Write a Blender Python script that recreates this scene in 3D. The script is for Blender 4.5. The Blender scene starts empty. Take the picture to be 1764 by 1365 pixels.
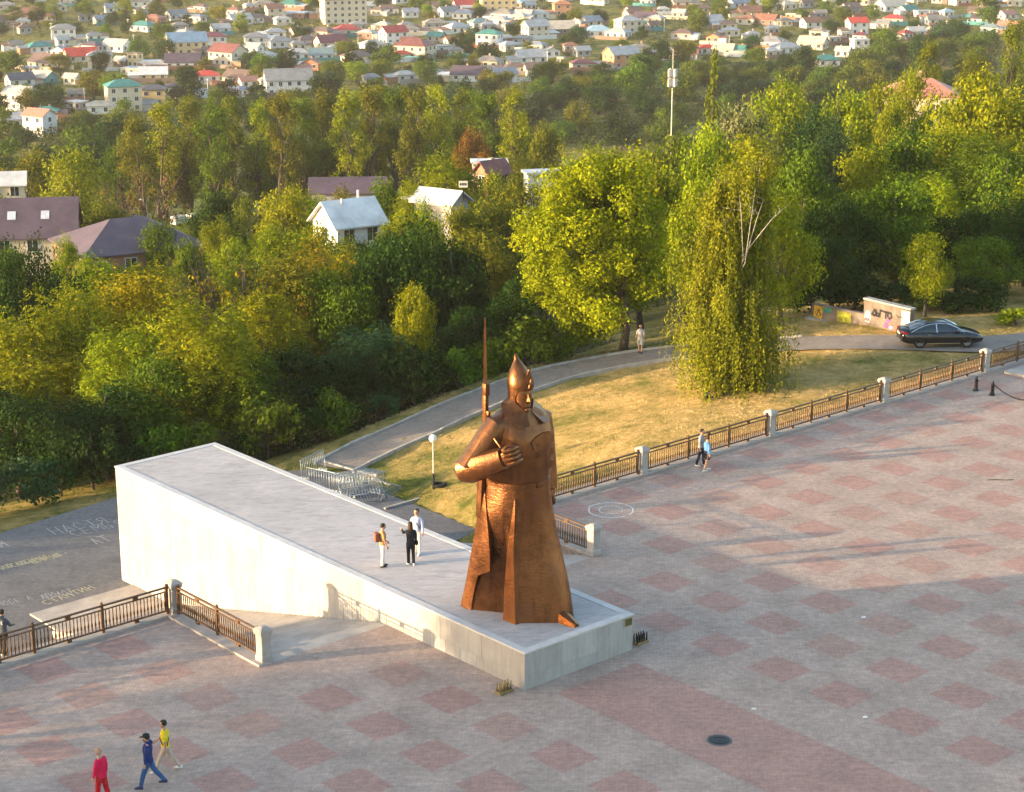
import bpy, bmesh, math, random
import numpy as np
from mathutils import Vector, Matrix
R = math.radians
random.seed(7); RNG = np.random.default_rng(7)
SC = bpy.context.scene
COL = SC.collection

# ------------------------------------------------------------------ camera, sky, sun, exposure
CAM_H, PITCH, LENS = 28.4, R(16.13), 3304 / 1764 * 36
cam = bpy.data.objects.new('camera', bpy.data.cameras.new('camera'))
COL.objects.link(cam); SC.camera = cam
cam.data.sensor_width = 36; cam.data.lens = LENS
cam.data.clip_start = 0.5; cam.data.clip_end = 6000
cam.location = (0, 0, CAM_H); cam.rotation_euler = (R(90) - PITCH, 0, 0)

SUN_EL = R(7.3)
SUN_DIR = Vector((0.970, 0.244, 0)).normalized()          # horizontal way the light travels
world = bpy.data.worlds.new('World'); SC.world = world; world.use_nodes = True
wn = world.node_tree
bg = wn.nodes['Background']; sky = wn.nodes.new('ShaderNodeTexSky')
sky.sky_type = 'NISHITA'; sky.sun_disc = False
sky.sun_elevation = SUN_EL
to_sun = -SUN_DIR
sky.sun_rotation = math.atan2(to_sun.x, to_sun.y)
sky.air_density = 1.0; sky.dust_density = 1.6; sky.ozone_density = 1.0
wn.links.new(sky.outputs[0], bg.inputs[0]); bg.inputs[1].default_value = 0.15
sl = bpy.data.lights.new('sun', 'SUN'); sl.energy = 3.1; sl.angle = R(0.8); sl.color = (1.0, 0.72, 0.42)
so = bpy.data.objects.new('sun', sl); COL.objects.link(so)
ray = Vector((SUN_DIR.x * math.cos(SUN_EL), SUN_DIR.y * math.cos(SUN_EL), -math.sin(SUN_EL)))
so.rotation_euler = ray.to_track_quat('-Z', 'Y').to_euler(); so.location = (-60, 0, 60)
vs = SC.view_settings
vs.view_transform = 'Standard'; vs.look = 'None'; vs.gamma = 1; vs.use_curve_mapping = False
vs.exposure = 2.25
SC.cycles.max_bounces = 5; SC.cycles.diffuse_bounces = 3; SC.cycles.glossy_bounces = 2
SC.cycles.transmission_bounces = 3; SC.cycles.volume_bounces = 0; SC.cycles.transparent_max_bounces = 4
SC.cycles.use_adaptive_sampling = True; SC.cycles.adaptive_threshold = 0.02
SC.cycles.use_denoising = True
SC.cycles.volume_step_rate = 4

# ------------------------------------------------------------------ survey: photograph pixel -> place
PW, PH, PF = 1764, 1365, 3304.0
_F = np.array([0, math.cos(PITCH), -math.sin(PITCH)]); _U = np.array([0, math.sin(PITCH), math.cos(PITCH)])
def ray_dir(px, py):
    return _F * PF + np.array([1., 0, 0]) * (px - PW / 2) - _U * (py - PH / 2)
def at(px, py, z=0.0):
    d = ray_dir(px, py); q = d * ((z - CAM_H) / d[2]); return Vector((q[0], q[1], z))
def proj(P):
    q = np.array([P[0], P[1], P[2] - CAM_H]); dd = q @ _F
    return PW / 2 + PF * q[0] / dd, PH / 2 - PF * (q @ _U) / dd
def depth(P):
    return float(np.array([P[0], P[1], P[2] - CAM_H]) @ _F)
def z_for(x, y, py):
    t = math.tan(PITCH + math.atan((py - PH / 2) / PF))     # plane of equal picture height
    return CAM_H - y * t if True else 0
# monument frame: b along the front edge, d back along the ramp
TH = R(41.5); AX, AY = 0.44, 61.29
VX, VY = math.cos(TH), math.sin(TH)
def BD(b, d, z=0.0): return Vector((AX + b * VX - d * VY, AY + b * VY + d * VX, z))
def toBD(x, y): return (x - AX) * VX + (y - AY) * VY, -(x - AX) * VY + (y - AY) * VX

# ------------------------------------------------------------------ materials
MATS = {}
def lin(c):
    return tuple(((u / 12.92) if u <= 0.04045 else ((u + 0.055) / 1.055) ** 2.4) for u in c)
class NT:
    def __init__(s, name):
        s.m = bpy.data.materials.new(name); s.m.use_nodes = True; s.t = s.m.node_tree; s.n = s.t.nodes
        s.b = s.n['Principled BSDF']
    def new(s, ty, **k):
        x = s.n.new(ty)
        for a, v in k.items(): setattr(x, a, v)
        return x
    def link(s, a, b): s.t.links.new(a, b)
    def noise(s, scale, detail=4, rough=0.6, vec=None, dist=0.0):
        x = s.new('ShaderNodeTexNoise'); x.inputs['Scale'].default_value = scale
        x.inputs['Detail'].default_value = detail; x.inputs['Roughness'].default_value = rough
        x.inputs['Distortion'].default_value = dist
        if vec is not None: s.link(vec, x.inputs['Vector'])
        return x
    def ramp(s, fac, stops):
        x = s.new('ShaderNodeValToRGB'); e = x.color_ramp.elements
        while len(e) > 1: e.remove(e[-1])
        e[0].position = stops[0][0]; e[0].color = (*stops[0][1], 1)
        for p, c in stops[1:]:
            q = e.new(p); q.color = (*c, 1)
        s.link(fac, x.inputs[0]); return x
    def mix(s, fac, a, b, mode='MIX'):
        x = s.new('ShaderNodeMix', data_type='RGBA', blend_type=mode)
        for i, val in ((0, fac), (6, a), (7, b)):
            if hasattr(val, 'is_linked') or hasattr(val, 'links'): s.link(val, x.inputs[i])
            elif i == 0: x.inputs[i].default_value = val
            else: x.inputs[i].default_value = (*val, 1)
        return x.outputs[2]
    def bump(s, h, strength=0.3, dist=0.02):
        x = s.new('ShaderNodeBump'); x.inputs['Strength'].default_value = strength
        x.inputs['Distance'].default_value = dist; s.link(h, x.inputs['Height'])
        s.link(x.outputs[0], s.b.inputs['Normal']); return x
    def geo(s): return s.new('ShaderNodeNewGeometry').outputs['Position']
    def obj(s): return s.new('ShaderNodeTexCoord').outputs['Object']
def mat(name, c, rough=0.7, var=0.12, scale=3.0, metal=0.0, bump=0.0, spec=0.3, bscale=None, space='w', det=5):
    if name in MATS: return MATS[name]
    k = NT(name); v = k.geo() if space == 'w' else k.obj()
    n = k.noise(scale, det, 0.65, v)
    lo = tuple(u * (1 - var * 1.6) for u in c); hi = tuple(min(1, u * (1 + var * 1.3)) for u in c)
    r = k.ramp(n.outputs[0], [(0.3, lo), (0.7, hi)])
    k.link(r.outputs[0], k.b.inputs['Base Color'])
    k.b.inputs['Roughness'].default_value = rough; k.b.inputs['Metallic'].default_value = metal
    k.b.inputs['Specular IOR Level'].default_value = spec
    if bump:
        n2 = k.noise(bscale or scale * 6, 4, 0.6, v); k.bump(n2.outputs[0], bump, 0.03)
    MATS[name] = k.m; return k.m

# ------------------------------------------------------------------ mesh and object helpers
class MB:
    def __init__(s): s.v = []; s.f = []
    def add(s, vs, fs):
        o = len(s.v); s.v += [tuple(p) for p in vs]; s.f += [tuple(i + o for i in f) for f in fs]; return s
    def box(s, x0, x1, y0, y1, z0, z1, M=None):
        vs = [Vector((x, y, z)) for z in (z0, z1) for y in (y0, y1) for x in (x0, x1)]
        if M: vs = [M @ p for p in vs]
        return s.add(vs, [(0, 2, 3, 1), (4, 5, 7, 6), (0, 1, 5, 4), (2, 6, 7, 3), (0, 4, 6, 2), (1, 3, 7, 5)])
    def prism(s, pts, z0, z1, bev=0):
        n = len(pts); vs = [(p[0], p[1], z0) for p in pts] + [(p[0], p[1], z1) for p in pts]
        return s.add(vs, [tuple(range(n - 1, -1, -1)), tuple(range(n, 2 * n))] + [(i, (i + 1) % n, n + (i + 1) % n, n + i) for i in range(n)])
    def loft(s, rings, cap=True, closed=True):
        n = len(rings[0]); vs = [p for r in rings for p in r]; fs = []
        for k in range(len(rings) - 1):
            for i in range(n if closed else n - 1):
                j = (i + 1) % n
                fs.append((k * n + i, k * n + j, (k + 1) * n + j, (k + 1) * n + i))
        if cap:
            fs.append(tuple(range(n - 1, -1, -1))); m = (len(rings) - 1) * n; fs.append(tuple(range(m, m + n)))
        return s.add(vs, fs)
    def tube(s, pts, rad, n=8, cap=True):
        pts = [Vector(p) for p in pts]; rad = rad if hasattr(rad, '__len__') else [rad] * len(pts); rings = []
        prev = None
        for i, p in enumerate(pts):
            t = (pts[min(i + 1, len(pts) - 1)] - pts[max(i - 1, 0)]).normalized()
            if prev is None: a = t.orthogonal().normalized()
            else: a = (prev - t * prev.dot(t)).normalized()
            prev = a; b = t.cross(a)
            rings.append([p + (a * math.cos(2 * math.pi * q / n) + b * math.sin(2 * math.pi * q / n)) * rad[i] for q in range(n)])
        return s.loft(rings, cap)
    def lathe(s, prof, n=10, c=(0, 0, 0)):
        return s.loft([[(c[0] + r * math.cos(2 * math.pi * q / n), c[1] + r * math.sin(2 * math.pi * q / n), c[2] + z) for q in range(n)] for r, z in prof])
    def mesh(s, name, smooth=False):
        me = bpy.data.meshes.new(name); me.from_pydata(s.v, [], s.f); me.validate(); me.update()
        if smooth:
            me.polygons.foreach_set('use_smooth', [True] * len(me.polygons))
        return me
def fix_normals(me):
    bm = bmesh.new(); bm.from_mesh(me); bmesh.ops.recalc_face_normals(bm, faces=bm.faces); bm.to_mesh(me); bm.free(); return me
def bevel(me, w=0.02, seg=1):
    bm = bmesh.new(); bm.from_mesh(me); bmesh.ops.recalc_face_normals(bm, faces=bm.faces)
    es = [e for e in bm.edges if len(e.link_faces) == 2 and e.calc_face_angle(0) > 0.5]
    bmesh.ops.bevel(bm, geom=es, offset=w, segments=seg, affect='EDGES', profile=0.6)
    bm.to_mesh(me); bm.free(); return me
def np_mesh(name, V, Q, attr=None, smooth=False):
    V = np.asarray(V, np.float32); Q = np.asarray(Q, np.int32); k = Q.shape[1]
    me = bpy.data.meshes.new(name); me.vertices.add(len(V)); me.vertices.foreach_set('co', V.ravel())
    me.loops.add(Q.size); me.loops.foreach_set('vertex_index', Q.ravel())
    me.polygons.add(len(Q)); me.polygons.foreach_set('loop_start', np.arange(0, Q.size, k, dtype=np.int32))
    me.polygons.foreach_set('loop_total', np.full(len(Q), k, np.int32))
    if smooth: me.polygons.foreach_set('use_smooth', np.ones(len(Q), bool))
    me.update(calc_edges=True)
    if attr:
        for nm, (dom, arr) in attr.items():
            a = me.attributes.new(nm, 'FLOAT', dom); a.data.foreach_set('value', np.asarray(arr, np.float32))
    return me
def smooth_by_angle(me, ang=40):
    me.polygons.foreach_set('use_smooth', [True] * len(me.polygons))
    bm = bmesh.new(); bm.from_mesh(me)
    for e in bm.edges:
        if len(e.link_faces) == 2 and e.calc_face_angle(0) > R(ang): e.smooth = False
    bm.to_mesh(me); bm.free(); return me
def ob(name, me, m=None, parent=None, loc=None, rz=0.0, label=None, cat=None, group=None, kind=None, smooth=False):
    if isinstance(me, MB): me = fix_normals(me.mesh(name, smooth))
    o = bpy.data.objects.new(name, me); COL.objects.link(o)
    if m is not None and me is not None and not me.materials: me.materials.append(m)
    if parent is not None: o.parent = parent
    if loc is not None: o.location = loc
    if rz: o.rotation_euler = (0, 0, rz)
    tag(o, label, cat, group, kind); return o
def tag(o, label=None, cat=None, group=None, kind=None):
    if label: o['label'] = label
    if cat: o['category'] = cat
    if group: o['group'] = group
    if kind: o['kind'] = kind
    return o
def empty(name, loc, rz=0.0, label=None, cat=None, group=None, scale=1.0):
    o = bpy.data.objects.new(name, None); COL.objects.link(o); o.location = loc; o.rotation_euler = (0, 0, rz)
    o.empty_display_size = 0.2; o.scale = (scale,) * 3 if not hasattr(scale, '__len__') else scale
    return tag(o, label, cat, group)
def copy_part(src, parent):
    c = src.copy(); COL.objects.link(c); c.parent = parent
    for ch in src.children: copy_part(ch, c)
    return c
ORD = ['first', 'second', 'third', 'fourth', 'fifth', 'sixth', 'seventh', 'eighth', 'ninth', 'tenth', 'eleventh', 'twelfth', 'thirteenth', 'fourteenth', 'fifteenth', 'sixteenth', 'seventeenth', 'eighteenth', 'nineteenth', 'twentieth']
def ordinal(k):
    if k < 20: return ORD[k]
    t = ['twenty', 'thirty', 'forty', 'fifty', 'sixty'][k // 10 - 1 - (0 if (k + 1) % 10 else 0) - 1] if False else None
    return '%d%s' % (k + 1, {1: 'st', 2: 'nd', 3: 'rd'}.get((k + 1) % 10 if (k + 1) // 10 % 10 != 1 else 0, 'th'))

# ------------------------------------------------------------------ terrain
PATH = [(-30, 30.0, -4.05), (17.0, 34.4, -4.05), (20.0, 35.2, -3.85), (23.0, 35.4, -3.5), (28, 36.0, -3.0), (34.0, 36.1, -2.45), (38.0, 35.0, -2.1), (41.0, 32.8, -1.6), (43.5, 29.8, -1.15), (46.0, 26.6, -0.6), (48.6, 22.4, -0.14), (52.5, 18.2, -0.12), (57, 16.0, -0.12), (64, 14.9, -0.14), (80, 15.2, -0.2), (110, 16, -0.5)]
def path_pts(step=1.0, i0=1):
    out = []
    P = [Vector(p) for p in PATH[i0:]]
    # Catmull-Rom through the surveyed centre line
    for i in range(len(P) - 1):
        p0, p1, p2, p3 = P[max(i - 1, 0)], P[i], P[i + 1], P[min(i + 2, len(P) - 1)]
        n = max(2, int((p2 - p1).length / step))
        for k in range(n):
            t = k / n
            out.append(0.5 * ((2 * p1) + (-p0 + p2) * t + (2 * p0 - 5 * p1 + 4 * p2 - p3) * t * t + (-p0 + 3 * p1 - 3 * p2 + p3) * t ** 3))
    out.append(P[-1]); return out
PCL = path_pts(1.2)
_CP = []
def cbd(b, d, z): p = BD(b, d); _CP.append((p.x, p.y, z))
for b in (-80, -55, -35, -20, -6): 
    cbd(b, 13.5, -1.6); cbd(b, 0, -1.5); cbd(b, -40, -1.5); cbd(b, 17, -2.6); cbd(b, 21.5, -4.2); cbd(b, 38, -4.25); cbd(b, 43, -5.0); cbd(b, 55, -9.5); cbd(b, 75, -15)
for b in (0, 5, 10): cbd(b, 13.5, -4.7); cbd(b, 18, -4.7); cbd(b, 0, -2.0); cbd(b, 30, -4.3); cbd(b, 42, -4.9); cbd(b, 55, -9.0); cbd(b, 75, -15)
for b, z in ((13, -1.0), (20, -.62), (29, -.5), (38, -.4), (47, -.3), (60, -.3), (80, -.4)): cbd(b, 14.2, z); cbd(b, 9, -1.2); cbd(b, -40, -1.5)
cbd(13.5, 20, -3.4); cbd(17, 20, -2.6); cbd(17, 25, -3.9); cbd(22, 20, -1.7); cbd(22, 27, -3.0); cbd(27, 22, -1.35); cbd(28, 30, -2.6); cbd(33, 23, -1.15); cbd(34, 29, -1.8); cbd(38, 26, -1.0); cbd(42, 20, -.55); cbd(15, 30, -4.15)
for b, d, z in PATH[1:-1]: cbd(b, d, z - .08)
cbd(24, 40, -4.4); cbd(34, 40, -3.4); cbd(42, 38, -2.4); cbd(48, 31, -.9); cbd(53, 26, -.2); cbd(60, 20, -.2)
cbd(24, 46, -6.0); cbd(36, 48, -5.6); cbd(46, 44, -3.6); cbd(56, 36, -1.6); cbd(66, 28, -1.0)
for x, y, z in ((-60, 130, -10), (-60, 165, -15), (-60, 200, -19), (-25, 140, -11.5), (-25, 165, -15), (-25, 200, -19.5), (0, 140, -9.5), (0, 165, -13.5), (0, 200, -18.5), (20, 140, -5), (20, 165, -9), (25, 200, -15), (45, 140, -2.5), (45, 165, -5), (50, 200, -10), (75, 140, -2), (80, 165, -4), (80, 200, -8),
                (-90, 250, -26), (-50, 250, -26), (-10, 250, -25), (30, 250, -20), (65, 250, -14.5), (100, 250, -12), (-120, 310, -33), (-60, 310, -33), (0, 310, -32), (40, 310, -28), (85, 310, -22), (130, 310, -19), (-120, 380, -41), (-60, 380, -41), (0, 380, -40), (50, 380, -38), (110, 380, -33), (160, 380, -30), (-200, 460, -50), (-80, 450, -50), (0, 450, -50), (80, 450, -48), (180, 450, -44), (250, 460, -42),
                (-300, 560, -53), (-100, 550, -53), (0, 550, -53), (120, 550, -52), (300, 560, -50), (-400, 760, -51), (0, 750, -51), (200, 750, -50), (450, 760, -49), (-500, 1000, -46), (0, 1000, -46), (300, 1000, -46), (600, 1000, -46), (-900, 1500, -30), (0, 1500, -32), (900, 1500, -30), (-1600, 2600, 15), (0, 2600, 5), (1600, 2600, 15), (-200, 120, -14), (-200, 60, -6), (-180, 200, -24), (160, 120, -1), (160, 60, -1), (220, 240, -8), (-60, 20, -2), (0, 20, -2), (80, 20, -2), (-300, 20, -6), (300, 20, -4)):
    _CP.append((x, y, z))
_CP = np.array(_CP); _c = _CP[:, :2]
_K = np.sqrt(((_c[:, None] - _c[None]) ** 2).sum(-1)) + 0.0
_n = len(_c); _A = np.zeros((_n + 3, _n + 3)); _A[:_n, :_n] = _K - np.eye(_n) * 0.6; _A[:_n, _n] = 1; _A[:_n, _n + 1:] = _c; _A[_n:, :_n] = _A[:_n, _n:].T
_wt = np.linalg.solve(_A, np.concatenate([_CP[:, 2], [0, 0, 0]]))
_pcl = np.array([[*BD(p.x, p.y)[:2], p.z] for p in PCL])
def sstep(t): t = np.clip(t, 0, 1); return t * t * (3 - 2 * t)
def terrain(X, Y):
    X = np.atleast_1d(np.asarray(X, float)); Y = np.atleast_1d(np.asarray(Y, float)); out = np.empty_like(X)
    for s in range(0, len(X), 4000):
        x, y = X[s:s + 4000], Y[s:s + 4000]
        r = np.sqrt((x[:, None] - _c[None, :, 0]) ** 2 + (y[:, None] - _c[None, :, 1]) ** 2)
        z = r @ _wt[:_n] + _wt[_n] + _wt[_n + 1] * x + _wt[_n + 2] * y
        b = (x - AX) * VX + (y - AY) * VY; d = -(x - AX) * VY + (y - AY) * VX
        # lower terrace is level
        edge = np.minimum.reduce([d - 21.0, LOW_D1(b) - d, 16.5 - b, b + 90])
        k = sstep((edge + 1.2) / 1.2); z = z * (1 - k) + (-4.16) * k
        # under the stairs and the square
        k = ((b > -5.6) & (b < 11.2) & (d > 6) & (d < 22)).astype(float); z = np.where(k > 0, np.minimum(z, -4.6), z)
        k = (d < 13.9); z = np.where(k, np.minimum(z, -0.9), z)
        # bench cut for the path
        q = np.sqrt((x[:, None] - _pcl[None, :, 0]) ** 2 + (y[:, None] - _pcl[None, :, 1]) ** 2); j = q.argmin(1); dm = q.min(1)
        k = 1 - sstep((dm - 2.2) / 2.5); k = np.where(d < 13.9, 0, k); z = z * (1 - k) + (_pcl[j, 2] - 0.09) * k
        out[s:s + 4000] = z
    return out
def LOW_D1(b): return np.interp(b, [-90, -4, 8, 14, 16.5], [36.0, 36.6, 38.2, 36.0, 34.6])
def tz(x, y): return float(terrain([x], [y])[0])
def ground_at(px, py, y0=60.0, y1=2500.0):
    """where the sight line through a photograph pixel meets the terrain"""
    t = math.tan(PITCH + math.atan((py - PH / 2) / PF)); d = ray_dir(px, py); kx = d[0] / d[1]
    ys = np.geomspace(y0, y1, 400); zr = CAM_H - ys * t; g = terrain(ys * kx, ys)
    h = np.nonzero(zr <= g)[0]
    if len(h) == 0: y = y1
    else:
        i = max(h[0], 1); a, c = zr[i - 1] - g[i - 1], zr[i] - g[i]; y = ys[i - 1] + (ys[i] - ys[i - 1]) * a / (a - c)
    return Vector((y * kx, y, tz(y * kx, y)))

xs = np.concatenate([-np.geomspace(70, 1500, 38)[::-1], np.arange(-66, 70, 0.8), np.geomspace(72, 1500, 38)])
ys = np.concatenate([np.arange(5, 58, 4.0), np.arange(58, 136, 0.7), np.geomspace(137, 2400, 100)])
gx, gy = np.meshgrid(xs, ys); gz = terrain(gx.ravel(), gy.ravel())
gb = (gx.ravel() - AX) * VX + (gy.ravel() - AY) * VY; gd = -(gx.ravel() - AX) * VY + (gy.ravel() - AY) * VX
near = (gy.ravel() < 136) & (np.abs(gx.ravel()) < 70)
gz = gz + np.where(near, RNG.normal(0, .015, gz.shape), 0)
nx = len(xs); ii = np.arange(len(ys) - 1)[:, None] * nx + np.arange(nx - 1)[None]; ii = ii.ravel()
# dry: how parched the turf is (lawn by the square is straw, wood floor is leaf litter)
dmin = np.sqrt((gx.ravel()[:, None] - _pcl[None, ::3, 0]) ** 2 + (gy.ravel()[:, None] - _pcl[None, ::3, 1]) ** 2).min(1) if False else None
lawn = ((gd > 13) & (gd < np.interp(gb, [12, 17, 35, 41, 47, 55, 80], [30, 34, 36, 33, 28, 22, 18])) & (gb > 11)).astype(float)
dry = lawn * np.clip(0.30 + 0.52 * sstep((gb - 17) / 9), 0, 1)
dry = np.where((gd > 36) & (gd < 46) & (gb < 52), 0.45, dry)
dry = np.where((gd > 18) & (gd < 34) & (gb > 40), 0.8, dry)
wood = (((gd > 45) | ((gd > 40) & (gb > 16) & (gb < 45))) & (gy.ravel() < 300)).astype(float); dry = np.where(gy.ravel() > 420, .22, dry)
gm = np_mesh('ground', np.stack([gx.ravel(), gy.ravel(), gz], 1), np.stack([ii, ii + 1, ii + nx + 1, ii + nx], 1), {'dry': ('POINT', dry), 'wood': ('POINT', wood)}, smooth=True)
k = NT('turf'); pos = k.geo()
a1 = k.new('ShaderNodeAttribute', attribute_name='dry'); a2 = k.new('ShaderNodeAttribute', attribute_name='wood')
n1 = k.noise(0.35, 6, 0.7, pos); n2 = k.noise(2.2, 6, 0.75, pos); n3 = k.noise(14, 3, 0.7, pos)
green = k.ramp(n2.outputs[0], [(0.3, (.05, .075, .014)), (0.55, (.12, .135, .024)), (0.75, (.20, .18, .05))])
straw = k.ramp(n2.outputs[0], [(0.25, (.19, .14, .035)), (0.5, (.46, .31, .11)), (0.75, (.60, .42, .18))])
ma = k.new('ShaderNodeMath', operation='ADD'); k.link(a1.outputs['Fac'], ma.inputs[0])
mb = k.new('ShaderNodeMath', operation='MULTIPLY_ADD'); k.link(n1.outputs[0], mb.inputs[0]); mb.inputs[1].default_value = 3.4; mb.inputs[2].default_value = -1.75
k.link(mb.outputs[0], ma.inputs[1]); ma.use_clamp = True
tur = k.mix(ma.outputs[0], green.outputs[0], straw.outputs[0])
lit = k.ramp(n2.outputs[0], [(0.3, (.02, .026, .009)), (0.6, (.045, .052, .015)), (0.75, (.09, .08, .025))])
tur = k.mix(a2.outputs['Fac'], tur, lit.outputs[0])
k.link(tur, k.b.inputs['Base Color']); k.b.inputs['Roughness'].default_value = 0.95; k.b.inputs['Specular IOR Level'].default_value = 0.1
k.bump(n3.outputs[0], 0.8, 0.12)
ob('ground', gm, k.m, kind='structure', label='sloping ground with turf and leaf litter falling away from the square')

# ------------------------------------------------------------------ paving materials
def paver(name, c1, c2, mortar, rot=TH, bw=0.2, bh=0.1, stain=0.25, rough=0.8):
    k = NT(name); pos = k.geo()
    mp = k.new('ShaderNodeMapping'); mp.inputs['Rotation'].default_value = (0, 0, -rot); k.link(pos, mp.inputs[0])
    br = k.new('ShaderNodeTexBrick'); k.link(mp.outputs[0], br.inputs[0]); br.inputs['Scale'].default_value = 1.0
    br.inputs['Brick Width'].default_value = bw; br.inputs['Row Height'].default_value = bh; br.inputs['Mortar Size'].default_value = 0.008
    br.inputs['Color1'].default_value = (*c1, 1); br.inputs['Color2'].default_value = (*c2, 1); br.inputs['Mortar'].default_value = (*mortar, 1); br.inputs['Bias'].default_value = -0.1
    n = k.noise(0.5, 6, 0.7, pos); n2 = k.noise(4.0, 5, 0.75, pos)
    # streaks of wear that follow the courses
    mp2 = k.new('ShaderNodeMapping'); mp2.inputs['Rotation'].default_value = (0, 0, -rot); mp2.inputs['Scale'].default_value = (0.6, 4.5, 1); k.link(pos, mp2.inputs[0])
    n3 = k.noise(1.6, 4, 0.7, mp2.outputs[0])
    st = k.ramp(n.outputs[0], [(0.28, (1 - stain,) * 3), (0.72, (1 + stain * .7,) * 3)])
    c = k.mix(1.0, br.outputs[0], st.outputs[0], 'MULTIPLY')
    st2 = k.ramp(n2.outputs[0], [(0.3, (.82, .82, .84)), (0.65, (1.12, 1.1, 1.06))])
    c = k.mix(1.0, c, st2.outputs[0], 'MULTIPLY')
    st3 = k.ramp(n3.outputs[0], [(0.25, (.80,) * 3), (0.6, (1.08,) * 3)])
    c = k.mix(0.8, c, st3.outputs[0], 'MULTIPLY')
    k.link(c, k.b.inputs['Base Color']); k.b.inputs['Roughness'].default_value = rough; k.b.inputs['Specular IOR Level'].default_value = 0.25
    k.bump(br.outputs['Fac'], -0.35, 0.006); return k.m
M_GREY = paver('grey_block_paving', (.43, .32, .265), (.375, .285, .24), (.29, .225, .19))
M_RED = paver('red_block_paving', (.42, .245, .20), (.365, .22, .185), (.29, .19, .16), stain=0.18)
M_RED2 = paver('faded_red_block_paving', (.415, .262, .21), (.36, .235, .192), (.285, .195, .162), stain=0.2)
M_DARK = paver('dark_block_paving', (.175, .168, .168), (.15, .146, .15), (.10, .097, .10), rot=TH + R(3), stain=0.25)
M_CONC = mat('worn_concrete', (.40, .36, .32), 0.85, 0.16, 0.8, bump=0.2, bscale=12)
M_STONE = mat('pale_stone', (.35, .315, .29), 0.75, 0.1, 2.5, bump=0.15, bscale=30)
M_KERB = mat('kerb_concrete', (.36, .34, .31), 0.85, 0.2, 1.5, bump=0.2, bscale=15)

# ------------------------------------------------------------------ the square
EDGE = 14.6                                     # back edge of the square, the railings stand along it
ST_L, ST_R = (-5.2, 0.0), (5.3, 10.75)          # the two stair openings
PL = [(-90, -70), (160, -70), (160, EDGE), (11.25, EDGE), (10.75, EDGE), (10.75, 7.8), (5.3, 7.8), (5.3, 7.8), (0, 7.8), (-5.2, 7.8), (-5.2, EDGE), (-90, EDGE)]
PL = [p for i, p in enumerate(PL) if p != PL[i - 1]]
m = MB(); m.prism([BD(*p) for p in PL], -1.6, 0.0)
plaza = ob('plaza', m, M_GREY, kind='structure', label='broad paved square of grey and faded red blocks')
def sheet(pts, z): return MB().add([(p.x, p.y, z) for p in pts], [tuple(range(len(pts)))])
o_r = toBD(8.07, 69.42); o_l = toBD(-5.90, 64.84)
su, sv = 2.85, 3.07
def red_panel(b, d, m, hu=0.86, hv=0.80):
    c = [BD(b - hv, d - hu), BD(b + hv, d - hu), BD(b + hv, d + hu), BD(b - hv, d + hu)]
    ob('red_paving_panel', sheet(c, 0.004), m, plaza)
def panel_ok(b, d):
    if d > EDGE - 1.5 : return False
    if -6.3 < b < 11.8 and d > 6.7: return False
    if -1.1 < b < 6.3 and d > -0.9: return False
    if 0.3 - .9 < b < 5.0 + .9: return False
    P = BD(b, d); px, py = proj(P); return -120 < px < PW + 120 and py < PH + 120 and P.y > 30
for i in range(-8, 16):
    for j in range(-6, 22):
        b, d = o_r[0] + j * sv, o_r[1] - i * su
        if b > 5.3 and panel_ok(b, d): red_panel(b, d, random.choice([M_RED, M_RED, M_RED, M_RED2]))
for i in range(-5, 10):
    for j in range(-12, 3):
        b, d = o_l[0] + j * sv, o_l[1] - i * su
        if b < 0.2 and panel_ok(b, d): red_panel(b, d, random.choice([M_RED, M_RED, M_RED, M_RED2]))
ob('red_paving_band', sheet([BD(0.7, -45), BD(4.6, -45), BD(4.6, -0.9), BD(0.7, -0.9)], 0.0045), M_RED, plaza)
# pale kerb course along the railings
for b0, b1 in ((-40, -5.2), (10.75, 64)):
    ob('edge_course', MB().prism([BD(b0, EDGE - .75), BD(b1, EDGE - .75), BD(b1, EDGE + .02), BD(b0, EDGE + .02)], -0.3, 0.09), M_STONE, plaza)
for b, s in ((-5.2, -1), (10.75, 1)):
    b0, b1 = sorted((b, b + s * 0.62))
    ob('edge_course', MB().prism([BD(b0, 7.75), BD(b1, 7.75), BD(b1, EDGE - .76), BD(b0, EDGE - .76)], -0.3, 0.085), M_STONE, plaza)
# chalk ring
pc = at(1052, 879)
for rr, w_ in ((1.02, .07), (.55, .05)):
    mbx = MB(); n = 40; vv = []; 
    for i in range(n):
        a = 2 * math.pi * i / n; j = random.uniform(-.03, .03)
        for r_ in (rr - w_ + j, rr + j): vv.append((pc.x + r_ * math.cos(a), pc.y + r_ * math.sin(a), .006))
    ob('chalk_ring', MB().add(vv, [(2 * i, 2 * i + 1, (2 * i + 3) % (2 * n), (2 * i + 2) % (2 * n)) for i in range(n) if random.random() > .12]), mat('chalk', (.62, .60, .56), .95, .3, 25), plaza)

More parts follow.
